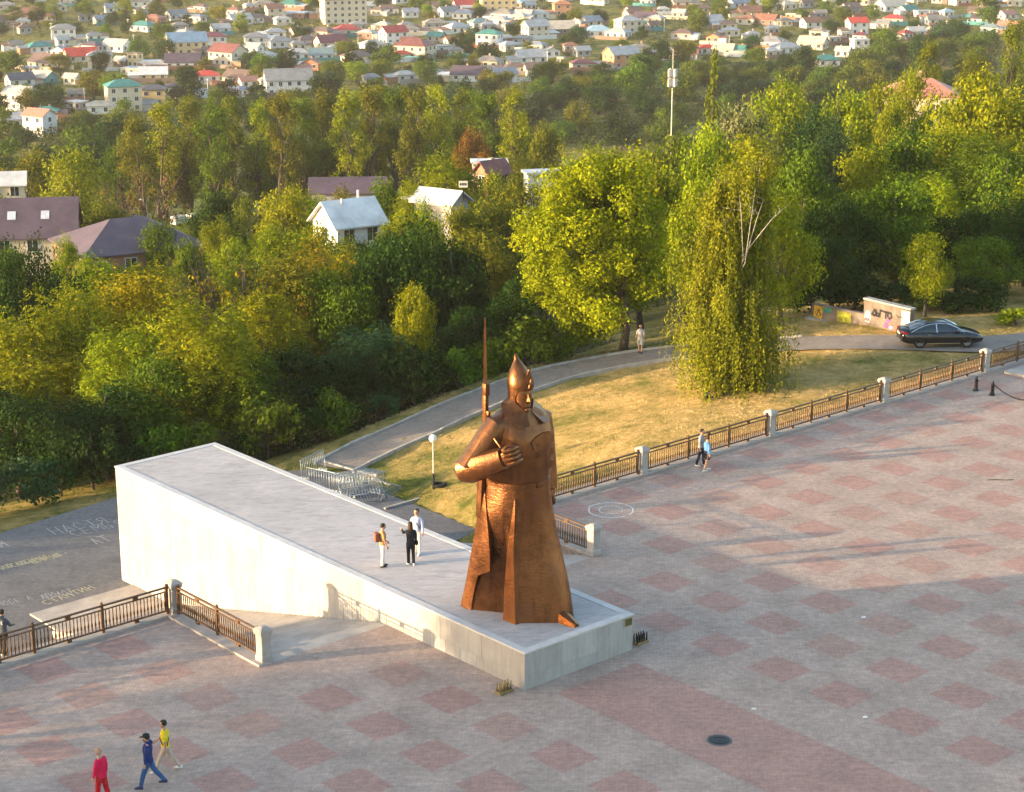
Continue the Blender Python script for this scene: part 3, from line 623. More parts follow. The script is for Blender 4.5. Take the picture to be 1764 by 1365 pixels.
# chest straps of the greatcoat (pointed tabs) and pockets
def tab(parent, pts, x=.95, th=.055, name='chest_tab', k=0.0):
    mb = MB(); n = len(pts)
    f = lambda y, z: x - .16 * abs(y) ** 1.6 - (max(0, z - 6.5) ** 1.3) * .22 - max(0, 5.7 - z) * .0
    o = [(f(y, z) + th, y, z) for y, z in pts]; i_ = [(f(y, z) - .15, y, z) for y, z in pts]
    mb.add(o + i_, [tuple(range(n)), tuple(range(2 * n - 1, n - 1, -1))] + [(i, (i + 1) % n, n + (i + 1) % n, n + i) for i in range(n)])
    return spart(name, mb, parent, 20)
tab(torso, [(-.36, 6.62), (-.1, 6.78), (.25, 6.86), (.62, 6.84), (.78, 6.62), (.78, 6.42), (.3, 6.42), (.0, 6.36), (-.22, 6.3)])
tab(torso, [(-.18, 6.12), (.05, 6.22), (.4, 6.26), (.78, 6.2), (.80, 5.98), (.4, 5.92), (.05, 5.86)])
tab(torso, [(-.16, 5.66), (.05, 5.76), (.4, 5.8), (.78, 5.74), (.80, 5.52), (.4, 5.46), (.05, 5.40)])
for z in (6.45, 5.98): spart('button', MB().tube([(.92, -.02, z), (1.0, -.02, z)], .09, 10), torso)
# turned-down collar: two wings
for s in (-1, 1):
    p = [(-.44, s * .06, 8.02), (-.40, s * .58, 7.84), (.06, s * .92, 7.58), (.74, s * .80, 7.16), (.86, s * .34, 7.20), (.50, s * .12, 7.56), (.22, s * .42, 7.92), (-.2, s * .38, 8.10)]
    mb = MB(); n = len(p); c = Vector((0, 0, 7.2))
    inn = [tuple(Vector(q) + (c - Vector(q)).normalized() * .12) for q in p]
    mb.add(p + inn, [(0, 1, 6, 7), (1, 2, 5, 6), (2, 3, 4, 5), (8, 15, 14, 9), (9, 14, 13, 10), (10, 13, 12, 11)] + [(i, i + 8, (i + 1) % 8 + 8, (i + 1) % 8) for i in range(8)])
    spart('collar_wing', mb, torso, 25)
spart('neck', MB().tube([(.0, 0, 7.3), (.06, 0, 7.95)], [.36, .33], 12), torso, 60)
# head, face
HZ = 8.02
hd = MB(); rg = []
prof = [(-.42, .18, .20, .16), (-.34, .27, .27, .12), (-.2, .33, .31, .06), (0, .37, .335, .02), (.2, .38, .345, 0), (.42, .36, .34, 0), (.6, .2, .2, 0)]
for dz, a, b_, ox in prof:
    rg.append([(ox + (a if math.cos(t) > 0 else a * .95) * math.cos(t), b_ * math.sin(t), HZ + dz) for t in np.linspace(0, 2 * math.pi, 20, endpoint=False)])
head = spart('head', hd.loft(rg), ang=50); head.location = (.08, -.02, .02); head.rotation_euler = (0, 0, -.12)
nose = MB(); nose.loft([[(.33, -.045, HZ + .22), (.40, 0, HZ + .22), (.33, .045, HZ + .22)], [(.33, -.06, HZ + .05), (.47, 0, HZ + .06), (.33, .06, HZ + .05)], [(.33, -.085, HZ - .06), (.52, 0, HZ - .04), (.33, .085, HZ - .06)], [(.32, -.05, HZ - .09), (.40, 0, HZ - .09), (.32, .05, HZ - .09)]]); spart('nose', nose, head, 30)
spart('brow', MB().loft([[(.30, -.28, HZ + .23), (.40, -.12, HZ + .22), (.43, 0, HZ + .21), (.40, .12, HZ + .22), (.30, .28, HZ + .23)], [(.26, -.29, HZ + .32), (.37, -.13, HZ + .32), (.40, 0, HZ + .32), (.37, .13, HZ + .32), (.26, .29, HZ + .32)]], False, False), head)
for zz, o_ in ((-.185, .05), (-.245, .035)): spart('lip', MB().tube([(.30, -.13, HZ + zz), (.36 + o_, -.05, HZ + zz + .012), (.375 + o_, 0, HZ + zz), (.36 + o_, .05, HZ + zz + .012), (.30, .13, HZ + zz)], [.02, .034, .036, .034, .02], 6), head, 60)
spart('chin', MB().lathe([(.02, -.10), (.10, -.08), (.12, 0), (.06, .07), (.01, .08)], 10, (.32, 0, HZ - .36)), head, 60)
for s in (-1, 1): spart('eye', MB().lathe([(.01, -.04), (.05, -.02), (.05, .02), (.01, .04)], 8, (.33, s * .14, HZ + .12)), head, 60)
# pointed cap with ear flaps and upturned front flap
cp = []
for z, a, b_, ox in ((8.30, .46, .43, -.01), (8.45, .485, .455, -.02), (8.62, .475, .45, -.03), (8.80, .43, .405, -.05), (8.98, .355, .33, -.08), (9.12, .275, .25, -.12), (9.25, .19, .17, -.16), (9.36, .12, .105, -.20), (9.46, .075, .07, -.24), (9.54, .045, .045, -.27), (9.57, .012, .012, -.28)):
    cp.append([(ox + a * math.cos(t), b_ * math.sin(t), z) for t in np.linspace(0, 2 * math.pi, 24, endpoint=False)])
cap_ = spart('pointed_cap', MB().loft(cp), ang=45)
fl = []
for z, a, b_, ox, op in ((8.38, .47, .44, -.01, 54), (8.1, .455, .43, -.03, 66), (7.85, .44, .41, -.03, 68), (7.65, .42, .39, -.01, 68), (7.50, .38, .36, .04, 70), (7.40, .33, .32, .06, 74)):
    ts = np.linspace(R(op), R(360 - op), 22); fl.append([(ox + a * math.cos(t), b_ * math.sin(t), z) for t in ts] + [(ox + (a - .07) * math.cos(t), (b_ - .07) * math.sin(t), z) for t in ts[::-1]])
spart('ear_flaps', MB().loft(fl), cap_, 45)
vf = []
for z, a, op, ox in ((8.36, .485, 56, 0), (8.46, .50, 50, .0), (8.62, .50, 38, .0), (8.80, .475, 25, .005), (8.94, .45, 13, .015), (9.06, .43, 5, .03), (9.13, .42, 1.5, .04)):
    ts = np.linspace(R(-op), R(op), 11); vf.append([(ox + a * math.cos(t), .93 * a * math.sin(t), z) for t in ts] + [(ox + (a - .06) * math.cos(t), .93 * (a - .06) * math.sin(t), z) for t in ts[::-1]])
spart('front_flap', MB().loft(vf), cap_, 35)
star = []
for i in range(10):
    t = math.pi / 2 + i * math.pi / 5; r_ = .17 if i % 2 == 0 else .07; star.append((r_ * math.cos(t), 8.62 + r_ * math.sin(t)))
mb = MB(); n = 10; mb.add([(.555, y, z) for y, z in star] + [(.47, y, z) for y, z in star] + [(.585, 0, 8.62)], [(i, (i + 1) % 10, 20) for i in range(10)] + [(i, 10 + i, 10 + (i + 1) % 10, (i + 1) % 10) for i in range(10)]); spart('star_badge', mb, cap_, 10)
# bent right arm
def oval(pts, rads, n=14, flat=None):
    mb = MB(); P = [Vector(p) for p in pts]; rg = []; up = Vector((0, 0, 1))
    for i, p in enumerate(P):
        t = (P[min(i + 1, len(P) - 1)] - P[max(i - 1, 0)]).normalized(); a = t.cross(up).normalized(); c = a.cross(t).normalized(); ra, rc = rads[i]
        rg.append([p + a * ra * math.copysign(abs(math.cos(q)) ** .8, math.cos(q)) + c * rc * math.copysign(abs(math.sin(q)) ** .8, math.sin(q)) for q in np.linspace(0, 2 * math.pi, n, endpoint=False)])
    return mb.loft(rg)
SH, EL, WR = Vector((-.12, -1.02, 7.12)), Vector((-.52, -2.02, 5.62)), Vector((.72, -1.42, 6.22))
arm = spart('upper_arm', oval([SH + Vector((.02, .35, .12)), SH, SH.lerp(EL, .3), SH.lerp(EL, .65), SH.lerp(EL, .92), EL + Vector((.05, .06, -.30))], [(.38, .36), (.48, .46), (.50, .47), (.47, .46), (.46, .50), (.36, .30)]), ang=30)
fa = spart('forearm', oval([EL + Vector((-.42, -.14, -.16)), EL + Vector((-.28, -.08, -.08)), EL + Vector((.05, .06, .02)), EL.lerp(WR, .4), EL.lerp(WR, .75), WR, WR + Vector((.02, .01, .01))], [(.20, .22), (.38, .42), (.44, .50), (.42, .48), (.38, .44), (.36, .41), (.30, .34)]), arm, 30)
# fist: palm, four curled fingers, thumb
FI = WR + Vector((.34, .16, .17)); ax = (WR - EL).normalized()
fist = spart('fist', oval([WR + ax * -.05, WR + ax * .12, WR + ax * .32, WR + ax * .5], [(.26, .26), (.31, .33), (.30, .33), (.2, .22)], 10), arm, 35)
side = ax.cross(Vector((0, 0, 1))).normalized(); upv = side.cross(ax).normalized()
for i in range(4):
    c = WR + ax * (.42) + upv * (.24 - i * .155); ln = (.15, .17, .16, .13)[i]
    spart('finger', MB().tube([c - ax * .22 + side * .26, c + ax * .04 + side * .27, c + ax * (ln) + side * .10, c + ax * ln - side * .12, c - ax * .02 - side * .22], [.075, .085, .085, .08, .065], 7), fist, 50)
spart('thumb', MB().tube([WR + ax * .1 + upv * .28 + side * .10, WR + ax * .32 + upv * .36 + side * .06, WR + ax * .50 + upv * .30 - side * .06], [.08, .085, .065], 7), fist, 50)
# cuff seam on the sleeve
# left arm hanging close to the body
SL, ELl, WL = Vector((-.1, 1.05, 7.05)), Vector((-.30, 1.45, 5.6)), Vector((.05, 1.36, 4.3))
la = spart('upper_arm', oval([SL + Vector((0, -.25, .1)), SL, SL.lerp(ELl, .4), ELl], [(.34, .34), (.40, .40), (.42, .40), (.38, .38)]), ang=30)
spart('forearm', oval([ELl + Vector((0, 0, .1)), ELl, ELl.lerp(WL, .6), WL], [(.36, .36), (.38, .38), (.34, .34), (.29, .29)]), la, 30)
lh = spart('fist', oval([WL, WL + Vector((.02, 0, -.2)), WL + Vector((.03, -.02, -.42))], [(.2, .22), (.2, .26), (.12, .18)], 10), la, 40)
for i in range(4): spart('finger', MB().tube([WL + Vector((-.16 + i * .11, .10, -.34)), WL + Vector((-.15 + i * .11, .08, -.52)), WL + Vector((-.13 + i * .10, -.04, -.58))], [.06, .06, .05], 6), lh, 60)
spart('thumb', MB().tube([WL + Vector((.18, 0, -.12)), WL + Vector((.27, -.03, -.30)), WL + Vector((.24, -.05, -.42))], [.06, .06, .045], 6), lh, 60)
# toe of the boot under the hem
bt = MB(); bt.loft([[(1.75, -.18, 0), (1.75, .28, 0), (1.75, .26, .42), (1.75, .05, .55), (1.75, -.16, .42)], [(2.35, -.17, 0), (2.35, .27, 0), (2.35, .22, .26), (2.35, .05, .34), (2.35, -.12, .26)], [(2.78, -.08, 0), (2.78, .18, 0), (2.78, .14, .10), (2.78, .05, .13), (2.78, -.04, .10)]]); bt.v = [(x - .06, y + .22, z) for x, y, z in bt.v]; spart('boot_toe', bt, ang=30)
# rifle slung behind the right shoulder, long bayonet
RX, RY = -.62, -1.12
rf = spart('rifle', MB().box(RX - .09, RX + .09, RY - .08, RY + .08, 7.0, 8.35), bev=.02)
spart('muzzle_band', MB().box(RX - .06, RX + .13, RY - .10, RY + .10, 8.18, 8.62), rf, bev=.02)
spart('bolt', MB().box(RX + .05, RX + .22, RY - .06, RY + .06, 7.15, 7.62), rf, bev=.02)
spart('bayonet', MB().loft([[(RX + a * s, RY + c * s, z) for a, c in ((-1, 0), (0, -1), (1, 0), (0, 1))] for s, z in ((.085, 8.6), (.08, 9.2), (.07, 9.9), (.05, 10.6), (.025, 11.0))]), rf)
spart('rifle_stock', MB().loft([[(RX - .14 + ox - w_, RY - .16, z) for w_ in (.13,)] + [(RX - .14 + ox + .13, RY - .16, z), (RX - .14 + ox + .13, RY + .1, z), (RX - .14 + ox - .13, RY + .1, z)] for ox, z in ((-.10, 3.55), (-.06, 4.3), (0, 5.2), (.06, 7.0))]), rf, bev=.02)
spart('sling', MB().tube([(RX + .12, RY - .02, 7.5), (RX + .35, RY - .28, 7.28), (.1, -1.42, 6.9), (.62, -1.42, 6.55)], [.05, .05, .05, .05], 6), rf, 60)

# ------------------------------------------------------------------ foliage
k = NT('leaf'); at_ = k.new('ShaderNodeAttribute', attribute_name='r'); oi = k.new('ShaderNodeObjectInfo')
rp = k.ramp(at_.outputs['Fac'], [(0, (.50, .58, .62)), (.5, (1, 1, 1)), (1, (1.65, 1.42, .95))]); c = k.mix(1., oi.outputs['Color'], rp.outputs[0], 'MULTIPLY')
k.link(c, k.b.inputs['Base Color']); k.b.inputs['Roughness'].default_value = .7; k.b.inputs['Specular IOR Level'].default_value = .08
tr = k.new('ShaderNodeBsdfTranslucent'); k.link(k.mix(1., c, (1.25, 1.15, .55), 'MULTIPLY'), tr.inputs[0]); mx = k.new('ShaderNodeMixShader'); mx.inputs[0].default_value = .26
k.link(k.b.outputs[0], mx.inputs[1]); k.link(tr.outputs[0], mx.inputs[2]); k.link(mx.outputs[0], k.n['Material Output'].inputs[0]); M_LEAF = k.m
M_BARK = mat('bark', (.085, .065, .05), .95, .3, 8, bump=.4, bscale=25, space='o'); M_BIRCH = mat('birch_bark', (.34, .32, .28), .8, .35, 5, space='o')
def unit(v): return v / np.maximum(np.linalg.norm(v, axis=-1, keepdims=True), 1e-9)
def leaves(P, N, size, rs, rattr, axis=None, wid=.55):
    n = len(P); N = unit(N); t = rs.normal(size=(n, 3)) if axis is None else axis + rs.normal(size=(n, 3)) * .25
    a = unit(t - (t * N).sum(1, keepdims=True) * N); b = np.cross(N, a); L = (size * rs.uniform(.7, 1.3, n))[:, None]
    fold = N * L * .10
    V = np.stack([P - a * L * .5, P + b * L * wid * .5 + fold, P + a * L * .5, P - b * L * wid * .5 + fold], 1).reshape(-1, 3)
    return V, np.arange(4 * n).reshape(n, 4), rattr
def clump_leaves(clumps, dens, size, rs, flat=.8, up=.35, shell=.4):
    Ps, Ns, rr = [], [], []
    for (c, r) in clumps:
        n = max(4, int(dens * r * r)); d = unit(rs.normal(size=(n, 3))); rad = r * rs.uniform(0, 1, n) ** shell
        # ragged outline: lobes on the clump
        lob = 1 + .28 * np.sin(d[:, 0] * 5 + c[0] * 3) * np.sin(d[:, 1] * 5 + c[1] * 3 + 1) + .15 * np.sin(d[:, 2] * 9 + c[2])
        p = c + d * (rad * lob)[:, None] * np.array([1, 1, flat]); Ps.append(p)
        Ns.append(d * .7 + rs.normal(size=(n, 3)) * .55 + np.array([0, 0, up])); rr.append(np.clip(rs.normal(.5 + rs.normal(0, .13), .2, n), 0, 1))
    return np.concatenate(Ps), np.concatenate(Ns), np.concatenate(rr)
def limbs(mb, base, top, targets, r0, rs, n=7):
    axis = [Vector((0, 0, 0))]; H = top
    pts = [(rs.normal(0, .02 * H) * (t > 0), rs.normal(0, .02 * H) * (t > 0), t * H) for t in (0, .15, .35, .55, .75, .95)]
    mb.tube(pts, [r0 * 1.25, r0, r0 * .82, r0 * .6, r0 * .38, r0 * .12], n)
    for c in targets:
        z0 = min(max(c[2] * rs.uniform(.35, .62), base * .75), H * .8); p0 = Vector((0, 0, z0)); c = Vector(c); mid = p0.lerp(c, .5) + Vector((0, 0, -.06 * (c - p0).length)); rr = r0 * .45 * (1 - z0 / H * .6)
        mb.tube([p0, mid, c], [rr, rr * .6, rr * .15], 5)
PROTO = {}
def finish(key, V, Q, ra, tm, H, W, bark=None):
    cm = np_mesh('crown', V, Q, {'r': ('FACE', ra)}); cm.materials.append(M_LEAF)
    tme = fix_normals(tm.mesh('trunk', True)); tme.materials.append(bark or M_BARK); PROTO.setdefault(key, []).append((tme, cm, H, W))
def make_round(key, seed, R_, H, z0=.12, ncl=30, dens=130, leaf=.26, flat=.8, taper=0.0, shell=.4, up=.35, crs=(.26, .40)):
    rs = np.random.default_rng(seed); cl = []
    for i in range(ncl):
        d = unit(rs.normal(size=3)); q = rs.uniform(.35, .95) ** .7; zc = (z0 + 1) / 2 * H; hz = (1 - z0) / 2 * H
        s = 1 - taper * max(0, d[2] * q)
        bump_ = 1 + .16 * math.sin(3 * math.atan2(d[1], d[0]) + seed) + rs.normal(0, .06)
        r = R_ * rs.uniform(*crs); c = np.array([d[0] * q * (R_ - r * .6) * s * bump_, d[1] * q * (R_ - r * .6) * s * bump_, zc + d[2] * q * (hz - r * .5)]); cl.append((c, r))
    P, N, ra = clump_leaves(cl, dens, leaf, rs, flat, up, shell); V, Q, ra = leaves(P, N, np.full(len(P), leaf), rs, ra)
    tm = MB(); limbs(tm, z0 * H, H * .93, [c for c, r in cl[:9]], .028 * H, rs); finish(key, V, Q, ra, tm, H, 2 * R_)
def make_locust(key, seed, R_, H, ncl=44, sprays=70, leaf=.17, z0=.12):
    rs = np.random.default_rng(seed); cl = []
    for i in range(ncl):
        d = unit(rs.normal(size=3)); q = rs.uniform(.3, 1) ** .6; zc = (z0 + 1) / 2 * H; hz = (1 - z0) / 2 * H; cl.append((np.array([d[0] * q * R_ * .85, d[1] * q * R_ * .85, zc + d[2] * q * hz * .88]), R_ * rs.uniform(.2, .32)))
    Ps, Ns, As, ra = [], [], [], []
    for c, r in cl:
        off = rs.normal(0, .13)
        for j in range(sprays):
            d = unit(rs.normal(size=3)); p0 = c + d * r * rs.uniform(.2, 1.0); ax = unit(d * np.array([1, 1, .3]) + rs.normal(size=3) * .35); n = 8
            t = np.linspace(0, 1, n)[:, None]; L = rs.uniform(.45, .75); pts = p0 + ax * t * L + np.array([0, 0, -.28]) * t * t * L; sd = unit(np.cross(ax, [0, 0, 1])) * .07
            pts = pts + sd * np.where(np.arange(n) % 2 == 0, 1, -1)[:, None]; Ps.append(pts); Ns.append(np.tile(np.array([0, 0, 1.]) + d * .4, (n, 1)) + rs.normal(size=(n, 3)) * .35); As.append(np.tile(sd * 12, (n, 1)) * np.where(np.arange(n) % 2 == 0, 1, -1)[:, None]); ra.append(np.clip(rs.normal(.5 + off, .18, n), 0, 1))
    P, N, A_ = np.concatenate(Ps), np.concatenate(Ns), np.concatenate(As); V, Q, ra = leaves(P, N, np.full(len(P), leaf), rs, np.concatenate(ra), A_, .5)
    tm = MB(); limbs(tm, z0 * H, H * .92, [c for c, r in cl[:12]], .022 * H, rs); finish(key, V, Q, ra, tm, H, 2 * R_)
def make_tall(key, seed, R_, H, ncl=66, dens=130, leaf=.33, z0=.14):
    rs = np.random.default_rng(seed); cl = []; stems = [np.array([rs.normal(0, .12 * R_), rs.normal(0, .12 * R_)]) for _ in range(5)]
    for i in range(ncl):
        t = rs.uniform(z0, .97); w_ = R_ * (.35 + .75 * math.sin(math.pi * min(1, (t - z0) / (1 - z0) * .82 + .12))); a = rs.uniform(0, 6.28); q = rs.uniform(.25, 1); r = R_ * rs.uniform(.2, .33) * (.75 if t < .4 else 1)
        cl.append((np.array([math.cos(a) * q * w_ * .8, math.sin(a) * q * w_ * .8, t * H]), r))
    P, N, ra = clump_leaves(cl, dens, leaf, rs, 1.15, .2, .45); V, Q, ra = leaves(P, N, np.full(len(P), leaf), rs, ra)
    tm = MB(); limbs(tm, z0 * H * .6, H * .93, [c for c, r in cl[:16]], .018 * H, rs); finish(key, V, Q, ra, tm, H, 2 * R_)
def make_spire(key, seed, R_, H, leaf=.4):
    rs = np.random.default_rng(seed); cl = []
    for i in range(60):
        t = rs.uniform(.06, .98); w_ = R_ * (.9 if t < .5 else .9 * (1 - ((t - .5) / .5) ** 1.6) + .08); a = rs.uniform(0, 6.28); cl.append((np.array([math.cos(a) * w_ * .6, math.sin(a) * w_ * .6, t * H]), R_ * rs.uniform(.3, .45)))
    P, N, ra = clump_leaves(cl, 60, leaf, rs, 1.9, .2, .45); V, Q, ra = leaves(P, N, np.full(len(P), leaf), rs, ra, np.tile([0, 0, 1.], (len(P), 1)))
    tm = MB(); limbs(tm, .05, H * .95, [], .014 * H, rs); finish(key, V, Q, ra, tm, H, 2 * R_)
def make_bare(key, seed, R_, H):
    rs = np.random.default_rng(seed); tm = MB(); cl = []
    for i in range(26):
        d = unit(rs.normal(size=3)); q = rs.uniform(.5, 1); cl.append(np.array([d[0] * q * R_, d[1] * q * R_, .6 * H + d[2] * q * .38 * H]))
    limbs(tm, .2 * H, H * .95, cl, .02 * H, rs)
    for c in cl:
        for j in range(6):
            e = c + rs.normal(size=3) * R_ * .22 + np.array([0, 0, .1]); tm.tube([tuple(c * .9), tuple(e)], [.035, .01], 3)
    P, N, ra = clump_leaves([(c, R_ * .28) for c in cl], 26, .3, rs); V, Q, ra = leaves(P, N, np.full(len(P), .28), rs, ra); finish(key, V, Q, ra, tm, H, 2 * R_)
for s in range(4): make_round('round', 11 + s, 3.3, 7.5, .06, 36, 235, .215)
for s in range(2): make_round('dome', 31 + s, 3.8, 6.4, .04, 42, 225, .20, .75)
for s in range(3): make_locust('locust', 41 + s, 3.2, 7.0)
for s in range(3): make_tall('tall', 51 + s, 3.6, 18.0)
for s in range(2): make_round('shrub', 61 + s, 1.5, 2.2, .0, 18, 330, .19)
make_spire('spire', 71, 1.5, 15.0)
for s in range(2): make_bare('bare', 81 + s, 2.8, 8.0)
for s in range(4): make_round('town', 91 + s, 3.6, 7.4, .03, 22, 90, .40, .85, crs=(.3, .46))
make_round('conifer', 99, 1.5, 7.0, .02, 34, 260, .22, 1.0, .85)
COLS = {'yg': ((.18, .225, .006), 'yellow-green'), 'gold': ((.24, .215, .006), 'golden'), 'green': ((.075, .13, .008), 'mid-green'), 'dark': ((.021, .052, .008), 'dark green'), 'olive': ((.115, .135, .010), 'olive'), 'blue': ((.035, .075, .03), 'blue-green'), 'silver': ((.15, .17, .085), 'silvery pale'), 'orange': ((.16, .085, .016), 'rust-orange'), 'brown': ((.105, .062, .026), 'brown'), 'yellow': ((.27, .23, .013), 'bright yellow')}
KINDW = {'round': ('broadleaf_tree', 'broadleaf tree'), 'dome': ('broadleaf_tree', 'domed tree'), 'locust': ('locust_tree', 'feathery locust tree'), 'tall': ('poplar_tree', 'tall poplar'), 'shrub': ('shrub', 'shrub'), 'spire': ('spire_poplar', 'spire-shaped poplar'), 'bare': ('thin_tree', 'thin half-bare tree'), 'town': ('garden_tree', 'garden tree'), 'conifer': ('conifer', 'conifer')}
TREES = []; SKY_LINE = np.full(PW + 400, 5000.0)
def plant(kind, x, y, z, H, W, col, region, tint=.16, var=None):
    pr = PROTO[kind]; tme, cme, h0, w0 = pr[random.randrange(len(pr)) if var is None else var % len(pr)]
    nm, word = KINDW[kind]; base, cw = COLS[col]
    e = empty(nm, (x, y, z - .1), random.uniform(0, 6.28), None, 'shrub' if kind == 'shrub' else 'tree', None, (W / w0, W / w0, H / h0))
    ob('trunk', tme, None, e); c = ob('crown', cme, None, e)
    f = [random.uniform(1 - tint, 1 + tint) for _ in range(3)]; g = random.uniform(1 - tint, 1 + tint); c.color = (base[0] * f[0] * g, base[1] * f[1] * g, base[2] * f[2] * g, 1)
    px, py = proj((x, y, z + H * .6)); TREES.append(dict(e=e, px=px, py=py, kind=word, col=cw, region=region, x=x, y=y, W=W))
    a, b_ = int(px - W * .42 * PF / max(depth((x, y, z)), 1)) + 200, int(px + W * .42 * PF / max(depth((x, y, z)), 1)) + 200; tp = proj((x, y, z + H * .92))[1]
    a, b_ = max(a, 0), min(b_, len(SKY_LINE))
    if b_ > a: SKY_LINE[a:b_] = np.minimum(SKY_LINE[a:b_], tp)
    return e
def T(kind, px, top, Y, wpx, col, region, var=None):
    d = ray_dir(px, top); x = Y * d[0] / d[1]; z = tz(x, Y); zt = CAM_H - Y * math.tan(PITCH + math.atan((top - PH / 2) / PF)); H = min(max(zt - z, 1.2), 26)
    return plant(kind, x, Y, z, H, wpx * depth((x, Y, z)) / PF, col, region, .10, var)
RA, RB, RC, RD, RE, RG = 'in the thicket left of the ramp', 'on the wooded slope behind the path', 'around the purple-roofed houses', 'in the tall row before the town', 'on the wooded hill at right', 'behind the graffiti wall'
